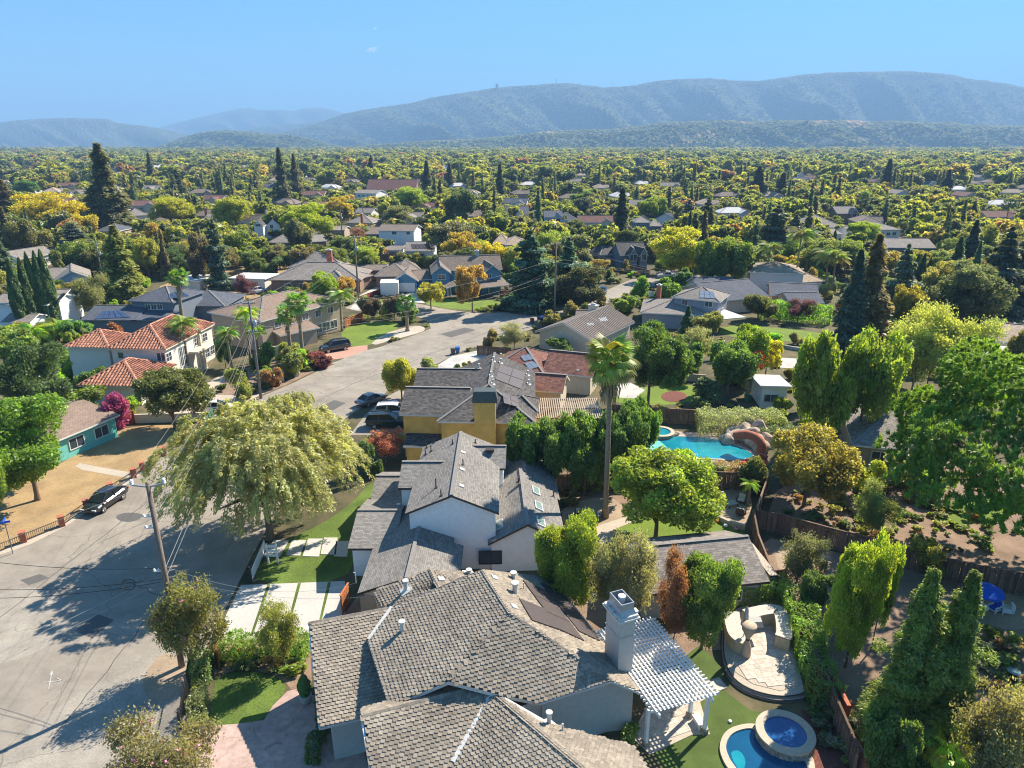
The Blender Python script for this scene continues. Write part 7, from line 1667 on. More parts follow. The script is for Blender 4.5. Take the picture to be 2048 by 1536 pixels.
# ------------------------------------------------------------------ cars
def car(kind, paint, name, label, px0, px1, cat='car', group=None, L=None, z=0.0, flip=False):
    """px0: photo pixel under the middle of the rear end, px1: under the middle of the front end"""
    a, b = G(*px0, z), G(*px1, z); d = (b - a); rz = math.atan2(d.y, d.x); c = (a + b) / 2
    spec = dict(
      sedan=dict(L=4.8, W=1.84, H=1.45, belt=.92, hood=.88, st=[(-2.4, .55, .78, 0), (-2.3, .42, .92, 0), (-1.75, .3, .98, 0), (-.95, .22, .95, 1), (.2, .22, .93, 1), (1.0, .22, .90, 0), (1.95, .28, .78, 0), (2.32, .36, .66, 0), (2.4, .45, .58, 0)], roof=[(-1.85, .98), (-1.05, 1.40), (-.2, 1.46), (.35, 1.42), (1.15, .92)]),
      hatch=dict(L=4.75, W=1.9, H=1.6, belt=1.0, st=[(-2.36, .5, .95, 0), (-2.25, .4, 1.08, 0), (-1.7, .3, 1.1, 0), (-.9, .22, 1.05, 1), (.2, .22, 1.0, 1), (1.0, .22, .97, 0), (1.9, .28, .84, 0), (2.28, .36, .72, 0), (2.38, .45, .6, 0)], roof=[(-2.15, 1.10), (-1.2, 1.52), (-.2, 1.62), (.35, 1.56), (1.35, .98)]),
      suv=dict(L=5.3, W=2.0, H=1.9, belt=1.2, st=[(-2.62, .5, 1.15, 0), (-2.55, .4, 1.24, 0), (-1.8, .3, 1.25, 0), (-.9, .28, 1.22, 1), (.2, .28, 1.2, 1), (1.1, .28, 1.18, 0), (2.2, .32, 1.1, 0), (2.55, .4, .98, 0), (2.65, .5, .8, 0)], roof=[(-2.58, 1.24), (-2.35, 1.82), (-.6, 1.92), (.4, 1.86), (1.25, 1.2)]),
      pickup=dict(L=5.7, W=2.0, H=1.9, belt=1.2, st=[(-2.85, .6, 1.1, 0), (-2.8, .5, 1.2, 0), (-1.8, .35, 1.2, 0), (-.9, .3, 1.2, 1), (.2, .3, 1.2, 1), (1.1, .3, 1.18, 0), (2.3, .35, 1.12, 0), (2.75, .42, 1.0, 0), (2.85, .55, .8, 0)], roof=[(-.85, 1.2), (-.65, 1.82), (.2, 1.9), (.6, 1.86), (1.3, 1.2)]),
    )[kind]
    W_ = spec['W'] / 2
    t = thing(name, label, cat, c, rz, group); Y = lambda y: y
    mb = MB(); rings = []
    for x, z0, z1, _ in spec['st']:
        e = 1 - .16 * max(0, abs(x) / (spec['L'] / 2) - .7) / .3
        w_ = W_ * e; b_ = len(mb.v)
        ring = [(x, -w_ * .86, z0), (x, -w_, z0 + .12), (x, -w_, (z0 + z1) / 2), (x, -w_ * .97, z1 - .12), (x, -w_ * .84, z1), (x, 0, z1 + .03), (x, w_ * .84, z1), (x, w_ * .97, z1 - .12), (x, w_, (z0 + z1) / 2), (x, w_, z0 + .12), (x, w_ * .86, z0)]
        mb.v += ring; rings.append(b_)
    n = 11
    for r0, r1 in zip(rings, rings[1:]):
        for k in range(n): k2 = (k + 1) % n; mb.f.append((r0 + k, r1 + k, r1 + k2, r0 + k2)); mb.m.append(0)
    mb.f.append(tuple(rings[0] + k for k in range(n))); mb.m.append(0); mb.f.append(tuple(rings[-1] + k for k in range(n))[::-1]); mb.m.append(0)
    # cabin roof skin with pillars
    rf = spec['roof']; wi = lambda zz: W_ * (.90 - .22 * (zz - spec['belt']) / (spec['H'] - spec['belt']) if True else 1)
    r_ = [(x, zz) for x, zz in rf]
    top = r_[1:-1]; V = []
    for x, zz in top: V += [(x, -wi(zz) * .92, zz - .02), (x, 0, zz + .05), (x, wi(zz) * .92, zz - .02)]
    F_ = []
    for i in range(len(top) - 1):
        for k in range(2): F_.append((3 * i + k, 3 * i + 3 + k, 3 * i + 4 + k, 3 * i + 1 + k))
    mb.add(V, F_)
    for s in (-1, 1):
        for i in range(len(r_) - 1):
            (x0, z0), (x1, z1) = r_[i], r_[i + 1]; mb.bar((x0, s * wi(z0) * .94, z0), (x1, s * wi(z1) * .94, z1 - .02), .09, .08)
        xm = (r_[1][0] + r_[-2][0]) / 2; mb.bar((xm, s * wi(spec['belt']), spec['belt'] - .05), (xm, s * wi(spec['H']) * .93, spec['H'] - .06), .1, .08)
    mb.build('body', M[paint], t, local=True)
    (xr0, zr0), (xr1, zr1) = r_[0], r_[1]; (xf1, zf1), (xf0, zf0) = r_[-2], r_[-1]
    mb = MB(); mb.add([(xf0, -wi(zf0) * .9, zf0 + .02), (xf0, wi(zf0) * .9, zf0 + .02), (xf1, wi(zf1) * .9, zf1), (xf1, -wi(zf1) * .9, zf1)], [(0, 1, 2, 3)]); mb.build('windscreen', M['carglass'], t, local=True)
    mb = MB(); mb.add([(xr0, -wi(zr0) * .88, zr0 + .02), (xr0, wi(zr0) * .88, zr0 + .02), (xr1, wi(zr1) * .9, zr1), (xr1, -wi(zr1) * .9, zr1)], [(3, 2, 1, 0)]); mb.build('rear_window', M['carglass'], t, local=True)
    for s in (-1, 1):
        mb = MB(); P_ = [(x, s * wi(zz) * .935, zz - (.06 if 0 < i < len(r_) - 1 else -.02)) for i, (x, zz) in enumerate(r_)]
        mb.add(P_, [tuple(range(len(P_)))]); mb.build('side_window', M['carglass'], t, local=True)
    for x in (spec['L'] * .29, -spec['L'] * .29):
        for s in (-1, 1):
            mb = MB(); mb.tube([(x, s * (W_ - .22), .34), (x, s * (W_ + .015), .34)], .345, 18); wv = mb.build('wheel', M['rubber'], t, local=True)
            mb = MB()
            for k in range(5):
                a_ = k * 2 * math.pi / 5; mb.bar((x, s * (W_ + .03), .34), (x + math.cos(a_) * .22, s * (W_ + .03), .34 + math.sin(a_) * .22), .02, .07, up=Vector((0, 1, 0)))
            mb.tube([(x, s * (W_ + .01), .34), (x, s * (W_ + .022), .34)], .24, 16); mb.build('rim', M['rim'], wv, local=True)
    x1 = spec['st'][-2][0]; zz = spec['st'][-2][2]
    for s in (-1, 1):
        mb = MB(); mb.box((x1 + .02, s * W_ * .66, zz - .07), (.12, .42, .12)); mb.build('headlight', M['lamp'], t, local=True)
        mb = MB(); mb.box((spec['st'][0][0] + .03, s * W_ * .68, spec['st'][0][2] - .08), (.1, .4, .16)); mb.build('tail_light', M['taillamp'], t, local=True)
        mb = MB(); mb.box((xf0 - .25, s * (W_ + .09), spec['belt'] + .06), (.14, .2, .13)); mb.build('wing_mirror', M[paint], t, local=True)
    mb = MB(); mb.box((spec['st'][0][0] - .005, 0, spec['st'][0][2] - .2), (.02, .45, .14)); mb.build('number_plate', M['white'], t, local=True)
    if kind == 'suv':
        for s in (-1, 1): mb = MB(); mb.bar((-2.0, s * .72, 1.95), (.2, s * .72, 1.97), .05); mb.build('roof_rail', M['rim'], t, local=True)
    if kind == 'pickup':
        mb = MB(); mb.box((-1.85, 0, 1.205), (1.75, 1.6, .02)); mb.build('load_bed', M['darkbin'], t, local=True)
    return t
car('hatch', 'car_black', 'parked_car', 'black hatchback parked by the dry lawn at the kerb on the left', (238, 993), (186, 1028))
car('sedan', 'car_grey', 'parked_car', 'grey sedan parked on the street end of the yellow house drive', (722, 814), (764, 798))
car('suv', 'car_black', 'parked_car', 'large black off-roader with roof rails on the yellow house drive', (742, 853), (810, 853))
car('suv', 'car_white', 'parked_car', 'white van between the black off-roader and the dark blue car', (772, 834), (812, 834))
car('sedan', 'car_blue', 'parked_car', 'dark blue car half hidden beside the yellow house', (766, 824), (815, 820))
car('hatch', 'car_white', 'parked_car', 'silver white car beside the green trailer at the villa drive', (413, 826), (450, 822))
car('suv', 'car_black', 'parked_car', 'black car on the salmon drive of the tan house', (688, 698), (652, 704))
car('suv', 'car_blue', 'parked_car', 'blue off-roader at the kerb beside the ribbed roof house, right of two', (1082, 652), (1122, 650))
car('sedan', 'car_black', 'parked_car', 'dark car at the kerb beside the ribbed roof house, left of two', (1078, 662), (1116, 662))
car('pickup', 'car_white', 'pickup_truck', 'white pickup truck at the far bend of the street', (1352, 556), (1318, 556), 'pickup truck')
car('sedan', 'car_blue', 'parked_car', 'pale blue car behind the white pickup at the far bend', (1345, 550), (1315, 551))
car('sedan', 'car_white', 'parked_car', 'white car in front of the blue house garage', (848, 592), (836, 582))
car('sedan', 'car_white', 'parked_car', 'white car parked left of the middle distance pole', (672, 474), (656, 475))
car('sedan', 'car_blue', 'parked_car', 'blue car on the street behind the dark oak', (1208, 580), (1202, 592))
car('hatch', 'car_cover', 'covered_car', 'car under a pale cover beside the dark purple tree', (505, 588), (528, 584))
# green utility trailer
p = G(437, 846); t = thing('utility_trailer', 'green slat sided utility trailer parked at the villa kerb', 'trailer', p, math.atan2(*(G(448, 820) - G(428, 846)).yx))
mb = MB(); mb.box((0, 0, .75), (3.4, 1.8, .12)); mb.build('bed', M['darkbin'], t, local=True)
for s in (-1, 1):
    for k in range(3): mb = MB(); mb.box((0, s * .93, .95 + .24 * k), (3.4, .05, .16)); mb.build('side_slat', M['greenpaint'], t, local=True)
    for x in (-1.65, -.6, .5, 1.65): mb = MB(); mb.box((x, s * .88, 1.1), (.08, .06, .8)); mb.build('stake', M['greenpaint'], t, local=True)
    mb = MB(); mb.tube([(-.3, s * .98, .36), (-.3, s * 1.2, .36)], .36, 14); mb.build('wheel', M['rubber'], t, local=True)
for x in (-1.72, 1.72):
    for k in range(3): mb = MB(); mb.box((x, 0, .95 + .24 * k), (.05, 1.8, .16)); mb.build('end_slat', M['greenpaint'], t, local=True)
mb = MB(); mb.bar((1.7, 0, .6), (3.0, 0, .5), .1); mb.build('drawbar', M['greenpaint'], t, local=True)
# white box trailer by the blue house
p = G(780, 592); t = thing('box_trailer', 'plain white box container standing on the blue house drive', 'container', p, .12)
mb = MB(); mb.box((0, 1.8, 1.75), (4.2, 5.0, 2.9)); mb.build('box', M['white'], t, local=True); mb = MB(); mb.box((0, 1.8, 3.24), (4.3, 5.1, .08)); mb.build('lid', M['trim'], t, local=True); mb = MB(); mb.box((0, 1.8, .18), (3.6, 4.6, .28)); mb.build('base_frame', M['iron'], t, local=True)

# ------------------------------------------------------------------ poles and wires
def wire(a, b, sag, r, m, label, group=None, cat='cable'):
    mb = MB(); n = 26; mb.tube([a.lerp(b, i / n) - Vector((0, 0, 4 * sag * (i / n) * (1 - i / n))) for i in range(n + 1)], r, 4)
    return tag(mb.build('overhead_wire', M[m], None), label, cat, group)
def pole(px, by, ty, label, m='polewood', arms=(), tr=False, r=.17, name='utility_pole'):
    b = G(px, by); H = top_z(b, ty); t = thing(name, label, 'utility pole', b)
    mb = MB(); mb.tube([(0, 0, -.2), (0, 0, H * .5), (0, 0, H)], [r, r * .85, r * .68], 12); mb.build('shaft', M[m], t, smooth=True, local=True)
    for z, L, a in arms:
        d = Vector((math.cos(a), math.sin(a), 0)); mb = MB(); mb.bar(Vector((0, 0, H - z)) - d * L / 2 + d.orthogonal().normalized() * .0, Vector((0, 0, H - z)) + d * L / 2, .1, .12); ar = mb.build('crossarm', M[m if m != 'polewood' else 'greypole'], t, local=True)
        for k in (-.46, -.3, .3, .46): mb = MB(); mb.lathe([(.03, 0), (.07, .06), (.05, .1), (.07, .14), (.03, .22)], Vector((0, 0, H - z + .06)) + d * L * k, 8); mb.build('insulator', M['porcelain'], ar, local=True)
    if tr: mb = MB(); mb.lathe([(.02, 0), (.26, .02), (.28, .3), (.28, .85), (.2, .95), (.05, 1.0)], (.42, 0, H - 3.6), 14); mb.build('transformer', M['metal'], t, local=True, smooth=True)
    return t, b, H
P1, b1, H1 = pole(364, 1333, 965, 'leaning brown wooden utility pole in front of the huge feathery tree', arms=(), r=.21)
for s, dz in ((-1, .25), (1, .25)):
    mb = MB(); d = Vector((1, .12, 0)); mb.bar((0, 0, H1 - .3), Vector((0, 0, H1 - .12)) + d * s * .95, .09, .09); ar = mb.build('crossarm', M['metal'], P1, local=True)
    mb = MB(); mb.lathe([(.06, 0), (.13, .05), (.07, .12), (.13, .17), (.07, .24), (.13, .29), (.05, .36)], Vector((0, 0, H1 - .1)) + d * s * .95, 10); mb.build('insulator', M['porcelain'], ar, local=True)
for z in (2.4, 3.2, 6.4):
    mb = MB(); mb.bar((0, 0, H1 - z), (-.55, -.15, H1 - z + .05), .07); mb.lathe([(.05, 0), (.1, .04), (.05, .1), (.09, .14), (.03, .2)], (-.55, -.15, H1 - z + .05), 8); mb.lathe([(.05, 0), (.1, .04), (.05, .1), (.03, .16)], (-.3, -.08, H1 - z + .1), 8); mb.build('bracket', M['porcelain'], P1, local=True)
P2, b2, H2_ = pole(522, 797, 603, 'grey steel street pole with transformer in front of the villa', 'greypole', ((.25, 1.8, .3), (4.2, 1.2, .3)), True, .2)
P3, b3, H3_ = pole(1109, 642, 485, 'wooden pole at the street bend left of the dark oak', 'polewood', ((.4, 2.2, .5),), False, .2)
P4, b4, H4_ = pole(718, 606, 470, 'tall wooden pole left of the blue house', 'polewood', ((.5, 2.4, .6),), True, .22)
P5, b5, H5_ = pole(209, 575, 482, 'thin grey pole at the left above the small blue gabled house', 'greypole', ((.4, 2.2, .2),), True, .16)
pole(685, 478, 420, 'dark wooden pole beside the grey workshop', arms=((.4, 2.0, .3),), tr=True, r=.2)
pole(727, 440, 398, 'slim pole in front of the white farmhouse', r=.2, arms=((.4, 2.0, .3),))
pole(1069, 470, 420, 'pale pole left of the light blue house', 'greypole', ((.4, 2.0, .3),), r=.2)
pole(1181, 520, 478, 'short dark pole beside the dark grey cottage', arms=((.4, 2.0, .3),), r=.2)
pole(1478, 475, 440, 'pale pole in front of the layered cedars', 'greypole', ((.4, 2.0, .3),), r=.2)
t1 = b1 + Vector((0, 0, H1)); t2 = b2 + Vector((0, 0, H2_)); t3 = b3 + Vector((0, 0, H3_)); t4 = b4 + Vector((0, 0, H4_))
off = Vector((-24, -26, 0))   # the line goes on over the street towards the viewer's left
e1 = Vector((.95, .1, 0))
for k, (s, z, sg, lb) in enumerate(((-1, .2, .9, 'upper pale cable from the wooden pole to the grey steel pole, street side'), (1, .2, .9, 'upper pale cable from the wooden pole to the grey steel pole, house side'))):
    wire(t1 + e1 * s + Vector((0, 0, z)), t2 + Vector((.85 * s, .2 * s, -.1)), sg, .009, 'wire', lb)
    wire(t1 + e1 * s + Vector((0, 0, z)), t1 + e1 * s + off * 1.1 + Vector((0, 0, 0)), .8, .009, 'wire', ('street side' if s < 0 else 'house side') + ' pale cable running from the pole top towards the lower left corner')
for k, (z, r, lb) in enumerate(((2.6, .03, 'bright cable below the pole top crossing the street'), (3.4, .03, 'second bright cable lower on the wooden pole'), (6.6, .05, 'thick bundled cable low on the wooden pole'), (7.2, .045, 'lowest thick cable on the wooden pole'))):
    wire(t1 - Vector((.2, 0, z)), t1 + off * 1.1 - Vector((.2, 0, z + .4)), .9, r * .32, 'wire', lb + ' towards the viewer')
    wire(t1 - Vector((.1, 0, z)), t2 - Vector((0, 0, 3.2 + k * .5)), 1.1, r * .32, 'wire', lb + ' towards the villa')
wire(t1 - Vector((0, 0, 6.0)), G(712, 1166, 4.6), 1.3, .010, 'wire', 'service cable from the wooden pole to the white house roof mast')
wire(t1 - Vector((0, 0, 6.8)), G(758, 1190, 4.2), .9, .010, 'wire', 'thin service cable from the wooden pole to the grey shingle house')
for y0, y1, z, lb in ((1118, 1085, 6.2, 'uppermost'), (1178, 1160, 7.0, 'middle'), (1197, 1174, 7.2, 'lowest')):
    a = t1 - Vector((0, 0, z)); q = onplane(-60, y0, a, Vector((.1, 1, 0)).normalized()); wire(a, q, .35, .022, 'wire_dark', f'{lb} of three dark cables crossing the street to the left edge', 'dark cables to the left')
for dz, lb in ((.2, 'top'), (3.0, 'middle'), (3.8, 'lower')):
    wire(t2 - Vector((0, 0, dz)), t4 - Vector((0, 0, dz)), 1.0, .010, 'wire', f'{lb} cable from the grey steel pole to the tall wooden pole')
    wire(t3 - Vector((0, 0, dz)), G(1370, 545, 9 - dz * .3), .7, .012, 'wire', f'{lb} pale cable from the bend pole to the right beyond the oak')
    wire(t3 - Vector((0, 0, dz + 3)), t2 - Vector((0, 0, dz + .6)), 2.0, .010, 'wire', f'{lb} cable spanning the street from the bend pole to the grey steel pole')
wire(t3 - Vector((0, 0, 5)), G(560, 770, 0) + Vector((6, 0, 5)), 1.5, .02, 'wire_dark', 'dark drop cable hanging across the street to the bend pole')
# coil of spare cable on the line near the wooden pole
mb = MB(); c = t1 + off * .03 + Vector((-.9, -.6, -6.5)); mb.tube([c + Vector((.45 * math.cos(a / 12 * 6.283), .15 * math.sin(a / 12 * 6.283), .3 * math.sin(a / 12 * 6.283))) for a in range(13)], .03, 5); tag(mb.build('cable_coil', M['wire_dark']), 'small loop of spare dark cable hanging by the wooden pole', 'cable')
mb = MB(); 
# street name sign
p = G(26, 1107); t = thing('street_sign', 'street name post with blue blades at the left edge', 'street sign', p); Hs = top_z(p, 1042)
mb = MB(); mb.tube([(0, 0, 0), (0, 0, Hs - .25)], .04, 8); mb.build('post', M['greypole'], t, local=True)
for a, z in ((.4, -.12), (1.9, .12)): mb = MB(); mb.box((0, 0, Hs + z), (.8, .03, .2), a); mb.build('sign_blade', M['bluecanvas'], t, local=True)
# ------------------------------------------------------------------ fences
BOARD = {}
def board_fence(pts, H, m, name, label, bw=.145, step=2.4, px=True, cap=True, z0=0.0):
    P = [G(*p) for p in pts] if px else pts; c = sum(P, Vector()) / len(P); t = thing(name, label, 'fence', c)
    key = (round(H, 2), m, bw)
    if key not in BOARD:
        mb = MB(); mb.box((0, 0, H / 2), (bw * .93, .022, H)); me = bpy.data.meshes.new('board'); me.from_pydata(mb.v, [], mb.f); me.materials.append(M[m]); BOARD[key] = me
    cnt = 0; extra = MB()
    for a, b in zip(P, P[1:]):
        d = b - a; L = d.length; d.normalize(); rz = math.atan2(d.y, d.x); nn = Vector((-d.y, d.x, 0))
        k = int(L / bw)
        for i in range(k):
            q = a + d * ((i + .5) * bw) + nn * random.uniform(-.008, .008); q.z = random.uniform(-.03, .01)
            if cnt < 290: o = link('board', BOARD[key], t, q - c); o.rotation_euler = (random.uniform(-.012, .012), random.uniform(-.006, .006), rz); cnt += 1
            else: extra.box(q + Vector((0, 0, H / 2)), (bw * .93, .022, H), rz)
        for i in range(int(L / step) + 1):
            q = a + d * min(L, i * step) - nn * .07; mb = MB(); mb.box(q + Vector((0, 0, H / 2 + .02)), (.1, .1, H + .08), rz); mb.build('post', M[m], t)
        for z in (.3, H - .3): mb = MB(); mb.bar(a - nn * .035 + Vector((0, 0, z)), b - nn * .035 + Vector((0, 0, z)), .04, .09); mb.build('rail', M[m], t)
        if cap: mb = MB(); mb.bar(a + Vector((0, 0, H + .03)), b + Vector((0, 0, H + .03)), .15, .04); mb.build('cap_rail', M[m], t)
    if extra.v: o = extra.build('boards', M[m], t); o['kind'] = 'stuff'
    return t
board_fence([(1503, 1058), (1560, 1068), (1650, 1094), (1760, 1124), (1890, 1160), (2060, 1196), (2200, 1220)], 2.0, 'wood', 'wooden_fence', 'long dark board fence running right below the mulch bed')
board_fence([(1508, 1055), (1535, 978)], 2.0, 'wood', 'wooden_fence', 'board fence between seating terrace and yellow olive tree')
board_fence([(1503, 1060), (1512, 1110), (1540, 1185), (1562, 1205)], 2.0, 'wood', 'wooden_fence', 'sunlit board fence beside the garage roof')
board_fence([(1400, 978), (1535, 982)], 2.0, 'wood', 'wooden_fence', 'dark board fence behind the seating terrace below the pool')
board_fence([(1570, 1212), (1600, 1290), (1645, 1400), (1710, 1560)], 2.0, 'wood', 'wooden_fence', 'board fence with pale cap beside the outdoor kitchen creeper')
board_fence([(1222, 838), (1262, 843), (1410, 850)], 2.0, 'wood', 'wooden_fence', 'brown board fence between flower garden and turquoise pool')
board_fence([(1060, 985), (1300, 975)], 1.9, 'wood', 'wooden_fence', 'shaded board fence behind the screen trees')
board_fence([(955, 710), (1020, 715)], 1.7, 'wood', 'wooden_fence', 'short brown board fence at the parking apron', cap=False)
board_fence([(235, 858), (272, 845)], 1.7, 'newwood', 'wooden_fence', 'orange board fence between turquoise house and villa wall')
board_fence([(690, 656), (728, 640)], 1.7, 'newwood', 'wooden_fence', 'orange board fence beside the tan house')
board_fence([(720, 604), (800, 574)], 1.3, 'redwood_stain', 'wooden_fence', 'low red rail fence along the white side drive', bw=.3)
board_fence([(1000, 596), (1080, 600)], 1.8, 'redwood_stain', 'wooden_fence', 'dark red board fence right of the blue house')
board_fence([(538, 520), (620, 521), (720, 523), (850, 522)], 2.2, 'wood', 'wooden_fence', 'long brown back fence below the clipped hedge', bw=.3)
board_fence([(1245, 542), (1300, 556)], 2.0, 'wood', 'wooden_fence', 'brown fence at the bend left of the white pickup', bw=.3)
board_fence([(1470, 1190), (1570, 1178)], 1.8, 'redwood_stain', 'wooden_fence', 'reddish fence behind the outdoor kitchen hedge')
board_fence([(684, 1232), (700, 1205)], 1.8, 'newwood', 'wooden_fence', 'short orange side gate between drive and pink wall')
board_fence([(1640, 690), (1760, 705)], 1.9, 'wood', 'wooden_fence', 'brown fence at the foot of the dark conifers', bw=.25)
board_fence([(438, 1340), (440, 1296)], 1.6, 'redwood_stain', 'wooden_fence', 'short red board gate beside the crape myrtle')
# terracotta wall bits along the back fence
def lowwall(pts, H, m, name, label, th=.25, cat='wall'):
    P = [G(*p) for p in pts]; mb = MB()
    for a, b in zip(P, P[1:]): mb.bar(a + Vector((0, 0, H / 2)), b + Vector((0, 0, H / 2)), th, H)
    return tag(mb.build(name, M[m]), label, cat)
lowwall([(1650, 1375), (1690, 1455)], 1.7, 'terracotta', 'garden_wall', 'terracotta red wall section by the spa hedge')
lowwall([(1690, 1500), (1730, 1560)], 1.5, 'terracotta', 'garden_wall', 'terracotta red wall section in the bottom right corner')
lowwall([(272, 846), (410, 842)], 1.2, 'cream', 'garden_wall', 'low cream wall between dry lawn and villa drive')
lowwall([(520, 715), (570, 708)], 1.6, 'cream', 'garden_wall', 'short yellow cream wall between villa and fan palms')
lowwall([(1355, 760), (1410, 765)], 1.2, 'concrete_warm', 'garden_wall', 'pale retaining wall across the yard behind the dense tree')
lowwall([(1530, 690), (1600, 702)], .6, 'concrete', 'garden_wall', 'low pale kerb wall at the edge of the bright lawn')
# brick pillar fence along the dry lawn
FP_ = [(-30, 1116), (48, 1084), (125, 1052), (174, 1018), (222, 985), (268, 955), (286, 942), (328, 912), (366, 886), (402, 860)]
P = [G(*p) for p in FP_]; t = thing('lawn_fence', 'low brick pillar fence with dark iron rails along the dry lawn', 'fence', P[4]); off0 = t.location
for q in P:
    mb = MB(); mb.box(q + Vector((0, 0, .5)), (.5, .5, 1.0), .6); pi = mb.build('brick_pillar', M['brick'], t); mb = MB(); mb.box(q + Vector((0, 0, 1.04)), (.6, .6, .08), .6); mb.build('pillar_cap', M['terracotta'], pi)
pk = MB()
for a, b in zip(P, P[1:]):
    for z in (.15, .72): mb = MB(); mb.bar(a + Vector((0, 0, z)), b + Vector((0, 0, z)), .04, .05); mb.build('rail', M['bronze'], t)
    L = (b - a).length; n = int(L / .16)
    for i in range(1, n): q = a.lerp(b, i / n); pk.bar(q + Vector((0, 0, .1)), q + Vector((0, 0, .8)), .025)
o = pk.build('pickets', M['bronze'], t); o['kind'] = 'stuff'
# villa entrance pillars
for i, (px, py, lb) in enumerate(((406, 832, 'cream gate pillar at the left of the villa drive'), (497, 790, 'cream gate pillar beside the grey steel pole'), (545, 770, 'first cream pillar with lamp on the villa front'), (563, 762, 'second cream pillar on the villa front'), (640, 732, 'cream pillar at the right end of the villa front'), (1146 // 2 + 20, 752, 'third cream pillar on the villa front'))):
    q = G(px, py); t = thing('gate_pillar', lb, 'pillar', q, .5); mb = MB(); mb.box((0, 0, .7), (.7, .7, 1.4)); mb.build('shaft', M['cream'], t, local=True); mb = MB(); mb.box((0, 0, 1.45), (.9, .9, .12)); mb.box((0, 0, 1.58), (.5, .5, .16)); mb.build('cap', M['concrete_warm'], t, local=True)
# black iron fence by the near lawn
a, b = G(365, 1470), G(388, 1335); t = thing('iron_fence', 'black iron railing fence beside the small lawn', 'fence', a); mb = MB()
for z in (.2, 1.5): m2 = MB(); m2.bar(a + Vector((0, 0, z)), b + Vector((0, 0, z)), .05); m2.build('rail', M['iron'], t)
for i in range(0, 45): q = a.lerp(b, i / 44); m2 = MB(); m2.bar(q, q + Vector((0, 0, 1.7)), .028); m2.build('picket', M['iron'], t)
for q in (a, b): m2 = MB(); m2.box(q + Vector((0, 0, .9)), (.14, .14, 1.8)); m2.build('post', M['iron'], t)
for px, py, h, lb in ((372, 1476, 1.1, 'dark letterbox post at the end of the iron fence'), (502, 1166, 1.3, 'dark mailbox at the corner of the front lawn')):
    q = G(px, py); t = thing('mailbox', lb, 'mailbox', q); mb = MB(); mb.box((0, 0, h / 2), (.14, .14, h)); mb.build('post', M['iron'], t, local=True); mb = MB(); mb.box((0, 0, h + .12), (.28, .5, .26)); mb.tube([(0, -.25, h + .25), (0, .25, h + .25)], .14, 10); mb.build('box', M['iron'], t, local=True)
# short white picket fence and white post sign on the front lawn
a, b = G(506, 1158), G(530, 1100); t = thing('white_fence', 'short white panel fence on the street edge of the front lawn', 'fence', a)
for i in range(14): q = a.lerp(b, i / 13); mb = MB(); mb.box(q + Vector((0, 0, .5)), (.2, .05, 1.0), math.atan2((b - a).y, (b - a).x)); mb.build('board', M['trim'], t)
a, b = G(537, 1126), G(556, 1126); t = thing('yard_sign', 'white two post estate sign frame on the front lawn', 'sign', a)
for q in (a, b): mb = MB(); mb.box(q + Vector((0, 0, .95)), (.14, .14, 1.9)); mb.build('post', M['white'], t)
for z in (.75, 1.2, 1.65): mb = MB(); mb.bar(a + Vector((0, 0, z)), b + Vector((0, 0, z)), .05, .22); mb.build('rail', M['white'], t)
# bins
for px, py, m, lb in ((906, 709, 'darkbin', 'dark wheeled bin at the kerb by the parking apron'), (915, 706, 'bluebin', 'blue wheeled bin at the kerb by the parking apron'), (1078, 645, 'bluebin', 'blue wheeled bin beside the ribbed roof house'), (1494, 803, 'greenpaint', 'green wheeled bin by the white shed'), (775, 600, 'darkbin', 'dark bin beside the white box container'), (752, 601, 'darkbin', 'dark bin by the red rail fence'), (1064, 647, 'redwood_stain', 'brown bin left of the blue bin at the ribbed roof house')):
    q = G(px, py); t = thing('wheeled_bin', lb, 'bin', q, .4); mb = MB(); mb.add([(-.25, -.3, .06), (.25, -.3, .06), (.25, .25, .06), (-.25, .25, .06), (-.32, -.38, 1.0), (.32, -.38, 1.0), (.32, .34, 1.0), (-.32, .34, 1.0)], [(0, 3, 2, 1), (0, 1, 5, 4), (1, 2, 6, 5), (2, 3, 7, 6), (3, 0, 4, 7)]); mb.build('tub', M[m], t, local=True); mb = MB(); mb.box((0, 0, 1.05), (.7, .8, .08)); mb.build('lid', M[m], t, local=True)
# basketball hoop
p = G(1303, 610); t = thing('basketball_hoop', 'white basketball backboard on a pole among bright trees', 'basketball hoop', p); Hq = top_z(p, 588); mb = MB(); mb.tube([(0, 0, 0), (0, 0, Hq)], .09, 8); mb.build('pole', M['greypole'], t, local=True); mb = MB(); mb.box((0, -.4, Hq), (1.8, .06, 1.2)); mb.build('backboard', M['white'], t, local=True); mb = MB(); mb.tube([(.23 * math.cos(k * .5236), -.72 + .23 * math.sin(k * .5236), Hq - .35) for k in range(13)], .025, 5); mb.build('rim', M['redwood_stain'], t, local=True)
mb = MB(); mb.box((0, -.44, Hq - .1), (.6, .01, .04)); mb.box((0, -.44, Hq + .3), (.6, .01, .04)); mb.box((-.3, -.44, Hq + .1), (.04, .01, .4)); mb.box((.3, -.44, Hq + .1), (.04, .01, .4)); mb.build('target_square', M['iron'], t, local=True)

